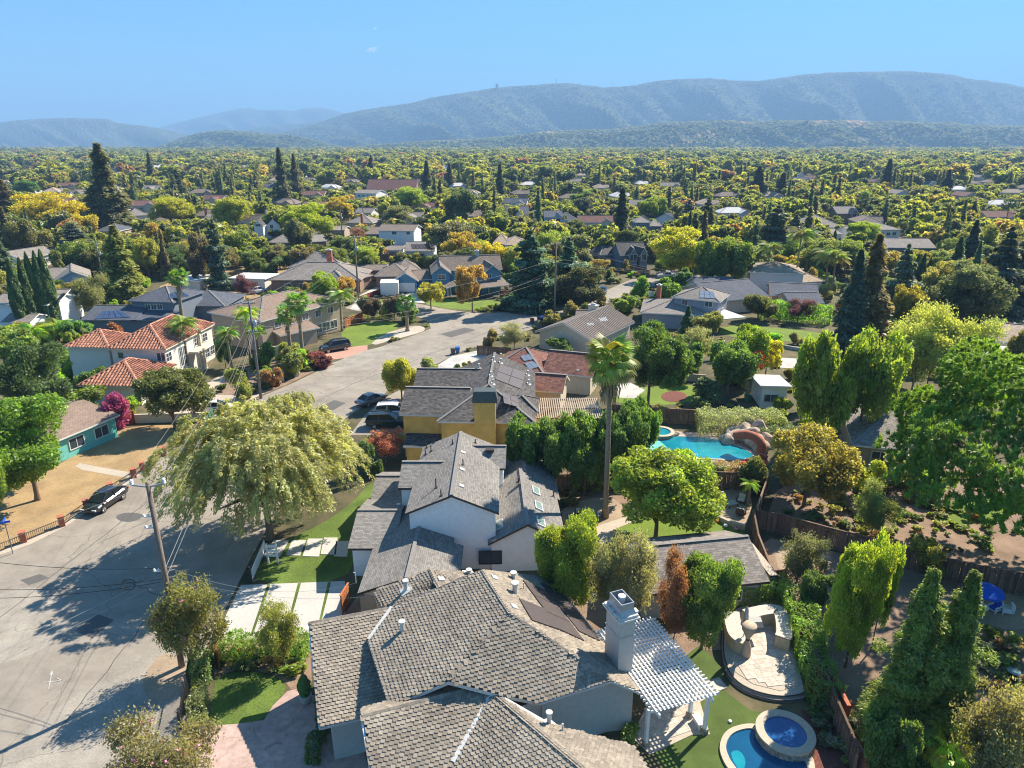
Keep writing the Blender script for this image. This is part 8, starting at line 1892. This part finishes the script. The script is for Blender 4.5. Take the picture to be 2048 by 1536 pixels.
# ------------------------------------------------------------------ back garden of the near house: pergola, patio, pool, spa, outdoor kitchen
sheet('turf_lawn', [(1330, 1540), (1290, 1480), (1330, 1400), (1345, 1330), (1400, 1290), (1440, 1330), (1448, 1380), (1500, 1420), (1600, 1440), (1630, 1480), (1680, 1600), (1300, 1640)], 0.020, M['turf'])
sheet('shade_bed', [(1290, 1300), (1360, 1240), (1450, 1240), (1445, 1300), (1400, 1300), (1340, 1340)], 0.013, M['mulch'])
sheet('red_mulch_bed', [(1600, 1420), (1660, 1420), (1720, 1560), (1640, 1600), (1620, 1470)], 0.022, M['redmulch'])
def pavers(name, poly, z, m, sz, rz=0.35, label=None, gap=.012):
    P = [G(*p) for p in poly]; pl = [(q.x, q.y) for q in P]; c = sum(P, Vector()) / len(P); u = Vector((math.cos(rz), math.sin(rz), 0)); v = Vector((-u.y, u.x, 0))
    base = MB(); base.prism(P, z - .04, z); o = base.build(name, M['under'] if False else M['concrete_warm']); tag(o, kind='structure')
    R_ = max((q - c).length for q in P); n = 0; mes = {}
    y = -R_
    row = 0
    while y < R_:
        x = -R_ + (row % 2) * sz * .5
        while x < R_:
            wd = random.choice((sz, sz, sz * 1.5)); q = c + u * (x + wd / 2) + v * (y + sz / 2)
            if all(inside2(((q + u * a * wd * .42 + v * b_ * sz * .42).x, (q + u * a * wd * .42 + v * b_ * sz * .42).y), pl) for a in (-1, 1) for b_ in (-1, 1)) and n < 295:
                if wd not in mes: mb = MB(); mb.box((0, 0, 0), (wd - gap, sz - gap, .04)); me = bpy.data.meshes.new('paver'); me.from_pydata(mb.v, [], mb.f); me.materials.append(M[m]); mes[wd] = me
                k = link('paver', mes[wd], o, Vector((q.x, q.y, z + .012 + random.uniform(-.004, .004)))); k.rotation_euler = (0, 0, rz); n += 1
            x += wd
        y += sz; row += 1
    return o
pavers('pergola_patio', [(1262, 1475), (1300, 1510), (1385, 1470), (1420, 1470), (1400, 1405), (1455, 1375), (1438, 1355), (1390, 1370), (1340, 1370), (1300, 1400)], .05, 'travertine', .42, .38)
TR_ = [(1450, 1245), (1480, 1215), (1580, 1205), (1585, 1300), (1608, 1385), (1608, 1395), (1560, 1402), (1500, 1388), (1462, 1362), (1448, 1325), (1445, 1290)]
for i, (k, z0, z1) in enumerate(((1.06, 0, .16), (1.0, .16, .32))):
    Pp = [G(*p) for p in TR_]; c = sum(Pp, Vector()) / len(Pp); q = [c + (p - c) * k for p in Pp]; q = chaikin(q, 2); mb = MB(); mb.prism(q, z0, z1); tag(mb.build('terrace_step', M['concrete_warm'] if i else M['flag']), kind='structure')
    mb = MB(); mb.tube([p + Vector((0, 0, z1 - .02)) for p in q + q[:1]], .045, 5); tag(mb.build('step_nosing', M['rattan']), kind='structure')
pavers('terrace_paving', [(1462, 1245), (1485, 1220), (1570, 1212), (1580, 1300), (1598, 1378), (1560, 1390), (1505, 1376), (1470, 1352), (1458, 1320), (1455, 1290)], .345, 'travertine', .42, .15)
# pergola
PZ = 2.95; pg = thing('white_pergola', 'white timber pergola with many slats over the paved patio', 'pergola', G(1350, 1440, 0))
NE, SE, SW = G(1303, 1240, PZ), G(1428, 1388, PZ), G(1308, 1422, PZ); NW = SW + (NE - SE)
for q in (G(1408, 1466), G(1291, 1492), G(1379, 1434)):
    mb = MB(); mb.box(q + Vector((0, 0, PZ / 2 - .1)), (.2, .2, PZ - .2), .4); ps = mb.build('post', M['white'], pg); mb = MB(); mb.box(q + Vector((0, 0, .2)), (.36, .36, .4), .4); mb.build('post_base', M['stone'], ps)
ua = (SW - SE).normalized(); ub = (NE - SE).normalized(); Lu, Lb = (SW - SE).length, (NE - SE).length
for s in (.06, .94): mb = MB(); mb.bar(SE + ua * Lu * s - ub * .3 - Vector((0, 0, .22)), SE + ua * Lu * s + ub * (Lb + .2) - Vector((0, 0, .22)), .12, .24); mb.build('beam', M['white'], pg)
n = 24
for i in range(n + 1): q = SE + ub * (Lb * i / n); mb = MB(); mb.bar(q - ua * .35, q + ua * (Lu + .2), .07, .16); mb.build('rafter', M['white'], pg)
n = 15
for i in range(n + 1): q = SE + ua * (Lu * (i + .2) / (n + .4)) + Vector((0, 0, .12)); mb = MB(); mb.bar(q - ub * .25, q + ub * (Lb + .2), .09, .06); mb.build('slat', M['white'], pg)
mb = MB(); q = G(1390, 1440); mb.bar(q + Vector((0, 0, .45)), G(1404, 1462) + Vector((0, 0, .45)), .5, .1); q2 = G(1390, 1440).lerp(G(1404, 1462), .5); mb.bar(q + Vector((.0, 0, .2)), G(1404, 1462) + Vector((0, 0, .2)), .35, .4); tag(mb.build('bench', M['white']), 'low white bench between two pergola posts', 'bench')
# pool and spa
def pool(outer, inner, z, name, label, copm, water, cat='pool', wz=None, nseg=2):
    O = chaikin([G(*p, z) for p in outer], nseg); I = chaikin([G(*p, z) for p in inner], nseg); c = sum(I, Vector()) / len(I); t = thing(name, label, cat, (c.x, c.y, 0))
    mb = MB(); n = len(O)
    for i in range(n):
        j = (i + 1) % n; a, b, d, e = O[i], O[j], I[j], I[i]; dn = Vector((0, 0, -z - .0))
        mb.poly([a, b, d, e]); mb.poly([a + dn, b + dn, b, a]); dz = Vector((0, 0, -.3)); mb.poly([e, d, d + dz, e + dz])
    mb.build('coping', M[copm], t)
    mb = MB(); zz = z - .09 if wz is None else wz; mb.prism([Vector((p.x, p.y, zz)) for p in I], zz - .02, zz); mb.build('water', M[water], t)
    return t
def ring(outer, k): 
    cx = sum(p[0] for p in outer) / len(outer); cy_ = sum(p[1] for p in outer) / len(outer); return [(cx + (x - cx) * k, cy_ + (y - cy_) * k) for x, y in outer]
po = [(1437, 1490), (1452, 1458), (1490, 1446), (1520, 1448), (1540, 1480), (1600, 1500), (1628, 1510), (1632, 1560), (1600, 1600), (1500, 1590), (1465, 1548), (1445, 1520)]
pi_ = [(1450, 1490), (1462, 1466), (1492, 1455), (1516, 1458), (1535, 1492), (1595, 1516), (1614, 1520), (1616, 1560), (1592, 1585), (1506, 1576), (1476, 1540), (1458, 1516)]
np_ = pool(po, pi_, .16, 'swimming_pool', 'dark blue kidney pool with tan coping in the bottom right', 'coping', 'water_deep')
mb = MB(); q = chaikin([G(*p, .075) for p in ((1462, 1502), (1480, 1500), (1492, 1520), (1488, 1540), (1478, 1540), (1464, 1518))], 1); mb.prism(q, .07, .074); mb.build('sun_shelf', M['water_turq'], np_)
def circ(cx, cy_, rx, ry, n=14): return [(cx + rx * math.cos(2 * math.pi * k / n), cy_ + ry * math.sin(2 * math.pi * k / n)) for k in range(n)]
c0 = G(1571, 1462, .62); ro = 1.72; ri = 1.22
t = thing('hot_tub', 'round raised spa with tan coping and blue water joined to the dark blue pool', 'hot tub', (c0.x, c0.y, 0)); mb = MB(); nn = 40
for k in range(nn):
    a0, a1 = 2 * math.pi * k / nn, 2 * math.pi * (k + 1) / nn; f = lambda a, r, z: Vector((c0.x + r * math.cos(a), c0.y + r * math.sin(a), z))
    mb.poly([f(a0, ro, .62), f(a1, ro, .62), f(a1, ri, .62), f(a0, ri, .62)], 0); mb.poly([f(a0, ro, .5), f(a1, ro, .5), f(a1, ro, .62), f(a0, ro, .62)], 0); mb.poly([f(a0, ri, .62), f(a1, ri, .62), f(a1, ri, .3), f(a0, ri, .3)], 0)
mb.build('coping', M['coping'], t)
mes = {}
for lv in range(4):     # stacked stone courses, stone by stone
    k = 0.0
    while k < 2 * math.pi - .05:
        da = random.uniform(.14, .3); a = k + da / 2; rr = ro - .13 + random.uniform(-.02, .03); L = rr * da
        mb = MB(); mb.box(Vector((c0.x + rr * math.cos(a), c0.y + rr * math.sin(a), .07 + lv * .125)), (L - .015, .2, .115), a + math.pi / 2)
        if math.sin(a) < .35: mb.build('stone', M['stone'], t)
        k += da
mb = MB(); mb.prism([Vector((c0.x + ri * math.cos(k * .157), c0.y + ri * math.sin(k * .157), 0)) for k in range(40)], .5, .53); mb.build('water', M['water_spa'], t)
mb = MB(); mb.lathe([(.09, 0), (.11, .05), (.10, .12), (.02, .14)], G(1460, 1444, .02), 12); tag(mb.build('garden_light', M['porcelain']), 'small white round fixture on the turf by the pool', 'light')
# outdoor kitchen counters
def counter(pts, label, H=1.0, wd=.75, name='outdoor_counter'):
    P = chaikin([G(*p, .33) for p in pts], 2, False); c = sum(P, Vector()) / len(P); t = thing(name, label, 'counter', (c.x, c.y, .33)); mb = MB(); tp = MB(); n = len(P); Q = []
    for i in range(n):
        d = (P[min(i + 1, n - 1)] - P[max(i - 1, 0)]).normalized(); s = Vector((-d.y, d.x, 0)); Q.append((P[i], s))
    P = Q
    for (a, sa), (b, sb) in zip(P, P[1:]):
        for m_, w_, z0, z1 in ((mb, wd / 2, 0, H), (tp, wd / 2 + .06, H, H + .08)):
            q = [a - sa * w_, b - sb * w_, b + sb * w_, a + sa * w_]; U0, U1 = Vector((0, 0, z0)), Vector((0, 0, z1)); m_.poly([x + U1 for x in q]); m_.poly([q[0] + U0, q[1] + U0, q[1] + U1, q[0] + U1]); m_.poly([q[2] + U0, q[3] + U0, q[3] + U1, q[2] + U1])
    for i_ in (0, -1):
        (a, s) = P[i_]; mb.poly([a - s * wd / 2, a + s * wd / 2, a + s * wd / 2 + Vector((0, 0, H)), a - s * wd / 2 + Vector((0, 0, H))])
    mb.build('base', M['stucco_bar'], t); tp.build('worktop', M['counter'], t); return t
counter([(1460, 1246), (1463, 1272), (1470, 1296), (1488, 1304)], 'curved stucco bar counter left of the covered heater', wd=1.0)
counter([(1490, 1252), (1520, 1244), (1552, 1240), (1562, 1256), (1566, 1290), (1562, 1300)], 'L shaped stucco kitchen counter along the creeper hedge', wd=.95)
def loft(rings, name, m, par, n=14, ell=None):
    mb = MB(); mb.tube([Vector((x, y, z)) for x, y, z, r in rings], [r for *_, r in rings], n); return mb.build(name, m, par, smooth=True, local=True)
q = G(1491, 1312, .33); t = thing('covered_heater', 'tan covered patio heater shaped like an hourglass', 'patio heater', q); loft([(0, 0, 0, .3), (0, 0, .2, .34), (0, 0, .8, .3), (0, 0, 1.35, .12), (0, 0, 1.5, .13), (0, 0, 2.2, .45), (0, 0, 2.55, .52), (0, 0, 2.6, .5)], 'cover', M['tancanvas'], t); mb = MB(); mb.tube([(0, 0, 1.36), (0, 0, 1.48)], .15, 12); mb.build('tie', M['rattan'], t, local=True)
q = G(1484, 1297, .33); t = thing('closed_parasol', 'folded pale parasol standing at the curved bar', 'parasol', q); Hq = top_z(q, 1212) - .33; mb = MB(); mb.tube([(0, 0, 0), (0, 0, Hq)], .03, 8); mb.build('pole', M['greypole'], t, local=True); loft([(0, 0, Hq * .45, .17), (0, 0, Hq * .7, .19), (0, 0, Hq * .93, .12), (0, 0, Hq, .02)], 'canopy', M['greycanvas'], t); mb = MB(); mb.bar((-.3, 0, .05), (.3, 0, .05), .06); mb.bar((0, -.3, .05), (0, .3, .05), .06); mb.build('foot', M['iron'], t, local=True)
q = G(1505, 1248, 1.4); t = thing('covered_grill', 'grill under a grey fabric cover on the counter', 'grill', q); mb = MB(); mb.add([(-.7, -.4, 0), (.7, -.4, 0), (.75, .4, 0), (-.7, .4, 0), (-.5, -.3, .38), (.55, -.3, .42), (.6, .25, .46), (-.55, .28, .42)], [(0, 1, 5, 4), (1, 2, 6, 5), (2, 3, 7, 6), (3, 0, 4, 7), (4, 5, 6, 7)]); mb.build('cover', M['greycanvas'], t, local=True); mb = MB(); mb.box((0, 0, -.03), (1.3, .7, .06)); mb.build('grill_base', M['iron'], t, local=True)
# metal chaise frames' shadows need the frames: ladder and lattice trellis lying against nothing are shadows of a hanging trellis -> a trellis arch
# ------------------------------------------------------------------ garden of the white house and beyond
def armchair(px, py, rz, label, z=0.0, m='cushion', fr='rattan', s=1.0, name='garden_chair', wd=.8):
    q = G(px, py, z); t = thing(name, label, 'chair', q, rz)
    mb = MB(); mb.box((0, 0, .24), (wd, .78, .12)); mb.box((0, .38, .55), (wd, .09, .6)); mb.build('frame', M[fr], t, local=True)
    for a in (-1, 1):
        mb = MB(); mb.box((a * wd / 2, 0, .5), (.08, .75, .08)); mb.box((a * wd / 2, -.32, .25), (.08, .08, .5)); mb.build('armrest', M[fr], t, local=True)
    mb = MB(); mb.box((0, -.03, .36), (wd - .14, .66, .14)); mb.build('seat_cushion', M[m], t, local=True); mb = MB(); mb.box((0, .28, .64), (wd - .14, .14, .46)); mb.build('back_cushion', M[m], t, local=True); return t
armchair(1443, 1002, .3, 'left of two pale cushioned armchairs on the seating terrace'); armchair(1482, 1005, -.5, 'right of two pale cushioned armchairs on the seating terrace'); armchair(1481, 1030, 2.6, 'dark backed armchair facing away on the seating terrace')
q = G(1462, 1013); t = thing('coffee_table', 'low dark lattice coffee table on the seating terrace', 'table', q, .4); mb = MB()
for k in range(5): m2 = MB(); m2.box((-.5 + .25 * k, 0, .42), (.16, .8, .05)); m2.build('slat', M['greycanvas'], t, local=True)
for a in (-.5, .5):
    for b in (-.32, .32): m2 = MB(); m2.box((a, b, .2), (.07, .07, .4)); m2.build('leg', M['rattan'], t, local=True)
lowwall([(1428, 1028), (1440, 1042), (1462, 1052), (1490, 1060)], .5, 'concrete_warm', 'retaining_wall', 'curved pale low wall around the seating terrace', .35)
for px, py, m, lb in ((1434, 1045, 'autumn', 'orange pumpkin left of three at the curved low wall'), (1451, 1054, 'white', 'pale pumpkin middle of three at the curved low wall'), (1472, 1060, 'pink', 'pinkish pumpkin right of three at the curved low wall')):
    M.setdefault('autumn', mat('pumpkin_orange', (.55, .2, .03), .7, .1, 6)); q = G(px, py); t = thing('pumpkin', lb, 'pumpkin', q); mb = MB(); mb.lathe([(.05, 0), (.17, .05), (.22, .14), (.17, .25), (.04, .28)], (0, 0, 0), 14); mb.build('body', M[m], t, smooth=True, local=True); mb = MB(); mb.tube([(0, 0, .27), (.02, 0, .36)], .025, 6); mb.build('stalk', M['rattan'], t, local=True)
q = G(1163, 1045); t = thing('dining_table', 'dark outdoor dining table behind the white house', 'table', q, .1); mb = MB(); mb.box((0, 0, .74), (2.0, 1.0, .05)); mb.build('top', M['rattan'], t, local=True)
for a in (-.85, .85):
    for b in (-.4, .4): m2 = MB(); m2.box((a, b, .36), (.08, .08, .72)); m2.build('leg', M['rattan'], t, local=True)
for px, py, r, lb in ((1156, 1035, 0, 'far left dining chair at the dark outdoor table'), (1168, 1035, 0, 'far right dining chair at the dark outdoor table'), (1143, 1047, 1.6, 'dining chair at the left end of the dark outdoor table'), (1190, 1045, -1.6, 'dining chair at the right end of the dark outdoor table'), (1156, 1056, 3.1, 'near left dining chair at the dark outdoor table'), (1172, 1056, 3.1, 'near right dining chair at the dark outdoor table')): armchair(px, py, r, lb, m='greycanvas', wd=.55)
armchair(1175, 1078, 0, 'pale cushioned lounge chair below the dark outdoor table')
q = G(1530, 990); t = thing('fountain_palm', 'small weeping tree at the corner of the seating terrace', 'tree', q); Hq = top_z(q, 962)
palm(1496, 1012, 968, 44, 'pin', (.13, .17, .03), 'small weeping green palm at the corner of the seating terrace', None, 0, 14, tr=.1)
bpy.data.objects.remove(t)
# garage
GA = House('garage', 'low detached garage with grey brown shingle gable roof', 'greywall', 'r_grey', 'bronze', 'garage'); GA.wing((1285, 1190), (1540, 1163), 7.6, 2.5, 4.2, 'gable', 'u', .35); GA.wing((1540, 1151), (1556, 1150), 4.6, 2.2, 2.25, 'flat', 'u', .1, roof='concrete_warm')
GA.winuv(0, 'F', .75, 1.3, 1.0, .9)
# turquoise pool
sheet('pool_deck', [(1270, 890), (1285, 858), (1345, 862), (1400, 866), (1440, 866), (1530, 890), (1520, 925), (1470, 938), (1400, 930), (1330, 925), (1285, 912)], .03, M['flag'], smooth=1)
wp = [(1285, 893), (1296, 878), (1320, 872), (1348, 872), (1392, 874), (1430, 878), (1468, 889), (1507, 907), (1504, 915), (1487, 918), (1449, 918), (1392, 915), (1334, 911), (1298, 904)]
tp_ = pool(ring(wp, 1.09), wp, .1, 'turquoise_pool', 'turquoise freeform pool with pale deck in the garden at centre right', 'coping', 'water_turq', wz=.07)
mb = MB(); q = chaikin([G(*p, .0) for p in ((1289, 893), (1300, 880), (1315, 880), (1335, 896), (1342, 908), (1300, 902))], 1); mb.prism(q, .072, .078); mb.build('beach_shelf', M['water_shallow'], tp_)
c0 = G(1321, 862, .5); t = thing('stone_spa', 'small round stone spa at the head of the turquoise pool', 'hot tub', (c0.x, c0.y, 0)); mb = MB(); nn = 28; ro, ri = 1.75, 1.25
for k in range(nn):
    a0, a1 = 2 * math.pi * k / nn, 2 * math.pi * (k + 1) / nn; f = lambda a, r, z: Vector((c0.x + r * math.cos(a), c0.y + r * math.sin(a), z))
    mb.poly([f(a0, ro, .5), f(a1, ro, .5), f(a1, ri, .5), f(a0, ri, .5)]); mb.poly([f(a0, ro, 0), f(a1, ro, 0), f(a1, ro, .5), f(a0, ro, .5)], 1); mb.poly([f(a0, ri, .5), f(a1, ri, .5), f(a1, ri, .2), f(a0, ri, .2)])
mb.build('ring_wall', [M['coping'], M['stone']], t); mb = MB(); mb.prism([Vector((c0.x + ri * math.cos(k * .2244), c0.y + ri * math.sin(k * .2244), 0)) for k in range(28)], .36, .4); mb.build('water', M['water_turq'], t)
def boulder(c, r, s, name, label=None, par=None, m='rock'):
    bm = bmesh.new(); bmesh.ops.create_icosphere(bm, subdivisions=3, radius=1); rs = random.Random(s); ph = [rs.uniform(0, 6) for _ in range(6)]
    for v in bm.verts: k = 1 + .16 * math.sin(v.co.x * 3 + ph[0]) * math.sin(v.co.y * 3.3 + ph[1]) + .12 * math.sin(v.co.z * 4 + ph[2] + v.co.x * 2); v.co = Vector((v.co.x * r[0], v.co.y * r[1], v.co.z * r[2])) * k
    me = bpy.data.meshes.new(name); bm.to_mesh(me); bm.free(); me.materials.append(M[m])
    o = link(name, me, par, c if par is None else Vector(c) - world_off(par)); o.rotation_euler = (0, 0, rs.uniform(0, 6)); return tag(o, label, 'rock' if label else None)
t = thing('rock_slide', 'artificial rock slide of tan boulders with red chute at the end of the turquoise pool', 'rock formation', G(1490, 890))
for i, (px, py, z, r) in enumerate(((1455, 884, .3, (1.2, .9, .7)), (1470, 878, .5, (1.5, 1.1, 1.0)), (1488, 880, .8, (1.4, 1.1, 1.3)), (1500, 886, .7, (1.5, 1.1, 1.4)), (1512, 895, .5, (1.2, 1.0, 1.1)), (1522, 903, .4, (1.0, .9, .9)), (1516, 880, .9, (1.3, 1.0, 1.5)), (1530, 892, .5, (1.0, 1.0, 1.0)), (1480, 872, .6, (1.6, 1.0, 1.2)), (1500, 872, .9, (1.4, .9, 1.6)))): boulder(G(px, py, 0) + Vector((0, 0, z)), r, i, 'boulder', None, t)
mb = MB(); pts = [G(1470, 872, 1.9), G(1495, 868, 2.5), G(1515, 876, 2.3), G(1525, 892, 1.5), G(1520, 905, .5)]
mb.tube(chaikin(pts, 2, False), .55, 8); mb.build('slide_chute', M['terracotta'], t, smooth=True)
for i, (px, py, r, lb) in enumerate(((1362, 918, (.7, .5, .35), 'boulder at the near edge of the turquoise pool under the dark seat'), (1350, 868, (.6, .5, .4), 'boulder beside the small round stone spa'), (1292, 876, (.6, .5, .35), 'flat boulder left of the small round stone spa'))): boulder(G(px, py, .15), r, 40 + i, 'pool_boulder', lb)
armchair(1370, 912, 2.9, 'dark upright seat standing on the near edge of the turquoise pool', .3, 'iron', 'iron', wd=.5)
sheet('round_flower_bed', circ(1348, 793, 26, 11), .03, M['redmulch'])
# blue parasol with table and chairs
q = G(1962, 1222); t = thing('blue_parasol', 'bright blue garden parasol on the tan garden at right', 'parasol', q); mb = MB(); mb.tube([(0, 0, 0), (0, 0, 2.35)], .03, 8); mb.build('pole', M['trim'], t, local=True); mb = MB(); n = 8
for k in range(n):
    a0, a1 = 2 * math.pi * k / n, 2 * math.pi * (k + 1) / n; p0 = Vector((1.25 * math.cos(a0), 1.25 * math.sin(a0), 1.9)); p1 = Vector((1.25 * math.cos(a1), 1.25 * math.sin(a1), 1.9)); mb.add([(0, 0, 2.45), p0, p1, p0 - Vector((0, 0, .2)), p1 - Vector((0, 0, .2))], [(0, 1, 2), (1, 3, 4, 2)])
mb.build('canopy', M['bluecanvas'], t, local=True)
q = G(1958, 1228); t = thing('garden_table', 'small white table under the blue parasol', 'table', q); mb = MB(); mb.lathe([(.55, .7), (.55, .74)], (0, 0, 0), 18); mb.build('top', M['trim'], t, local=True)
for k in range(4): m2 = MB(); m2.bar((.35 * math.cos(k * 1.57), .35 * math.sin(k * 1.57), 0), (.3 * math.cos(k * 1.57), .3 * math.sin(k * 1.57), .7), .05); m2.build('leg', M['trim'], t, local=True)
armchair(1988, 1222, -1.2, 'blue chair right of the blue parasol', m='bluecanvas', fr='trim', wd=.6); armchair(2012, 1226, -1.9, 'white curved lounge chair right of the blue chair', m='trim', fr='trim', wd=.6); armchair(1950, 1234, 2.8, 'white chair in front of the blue parasol', m='trim', fr='trim', wd=.55)
q = G(2022, 1362); t = thing('birdbath', 'pale blue birdbath beside the flagstone path at right', 'birdbath', q); mb = MB(); mb.lathe([(.25, 0), (.1, .1), (.08, .6), (.2, .7), (.38, .78), (.4, .84), (.3, .8), (.02, .78)], (0, 0, 0), 16); mb.build('bowl', M['skylight'], t, smooth=True, local=True)
def path(pts, w_, z, name='flagstone_path', n=5):
    P = chaikin([G(*p, z) for p in pts], 2, False); L = []; R_ = []
    for i, p in enumerate(P):
        d = (P[min(i + 1, len(P) - 1)] - P[max(i - 1, 0)]).normalized(); s = Vector((-d.y, d.x, 0)); L.append(p + s * w_ / 2); R_.append(p - s * w_ / 2)
    mb = MB(); mb.prism(L + R_[::-1], z - .02, z); return tag(mb.build(name, M['flag']), kind='structure')
path([(1880, 1225), (1905, 1260), (1925, 1300), (1970, 1340), (2030, 1390), (2090, 1430)], 1.3, .03); path([(1895, 1255), (1960, 1272), (2060, 1282)], 1.0, .033); path([(1660, 905), (1685, 890), (1690, 870)], 1.2, .03)
mb = MB()
for a, b in (((1716, 1068), (1716, 1048)), ((1716, 1048), (1744, 1056)), ((1744, 1056), (1744, 1076))):
    pass
# grey planter pot with a spiral shrub by the stamped drive
q = G(612, 1404); t = thing('potted_topiary', 'clipped topiary in a grey pot by the house corner', 'potted plant', q); mb = MB(); mb.lathe([(.22, 0), (.34, .1), (.38, .45), (.42, .55), (.36, .56)], (0, 0, 0), 16); mb.build('pot', M['greycanvas'], t, smooth=True, local=True); o = link('foliage', PR['cypress'][0][0], t); o.location = (0, 0, .5); o.scale = (.4, .4, 1.7); o.color = (.06, .10, .03, 1)
hedge((640, 1470), (652, 1420), .5, 1.4, (.03, .06, .02), 'clipped_hedge', 'narrow dark shrub against the house wall by the stamped drive')
# a few small clouds far above the haze
def cloud(px, py, D, spots, label):
    c = Vector((0, 0, CAM_H)) + ray(px, py) * (D / ray(px, py).y); bm = bmesh.new()
    for dx, dz, r in spots:
        m_ = bmesh.ops.create_icosphere(bm, subdivisions=2, radius=r * D / FPX); bmesh.ops.translate(bm, verts=m_['verts'], vec=(dx * D / FPX, random.uniform(-1, 1) * 5 * D / FPX, dz * D / FPX))
    me = bpy.data.meshes.new('cloud'); bm.to_mesh(me); bm.free()
    m = bpy.data.materials.get('cloud_wisp')
    if m is None:
        m = bpy.data.materials.new('cloud_wisp'); m.use_nodes = True; N = m.node_tree.nodes; N.remove(N['Principled BSDF']); v = N.new('ShaderNodeVolumePrincipled'); v.inputs['Density'].default_value = .012; v.inputs['Color'].default_value = (1, 1, 1, 1); v.inputs['Anisotropy'].default_value = .2; m.node_tree.links.new(v.outputs[0], N['Material Output'].inputs['Volume'])
    me.materials.append(m); return tag(link('cloud', me, None, c), label, 'cloud', kind='stuff')
cloud(743, 100, 16000, ((-9, -1, 2.6), (-4, 0, 4), (1, 1, 3.5), (5, 1.5, 3.6), (9, 2.5, 2.6), (3, -2, 2.5), (-6, -2.5, 1.8)), 'small white cloud wisp in the blue sky left of centre')
cloud(750, 57, 16000, ((0, 0, 2), (3, 1, 1.5), (-2, -1, 1.2)), 'tiny white cloud speck above the small cloud wisp')
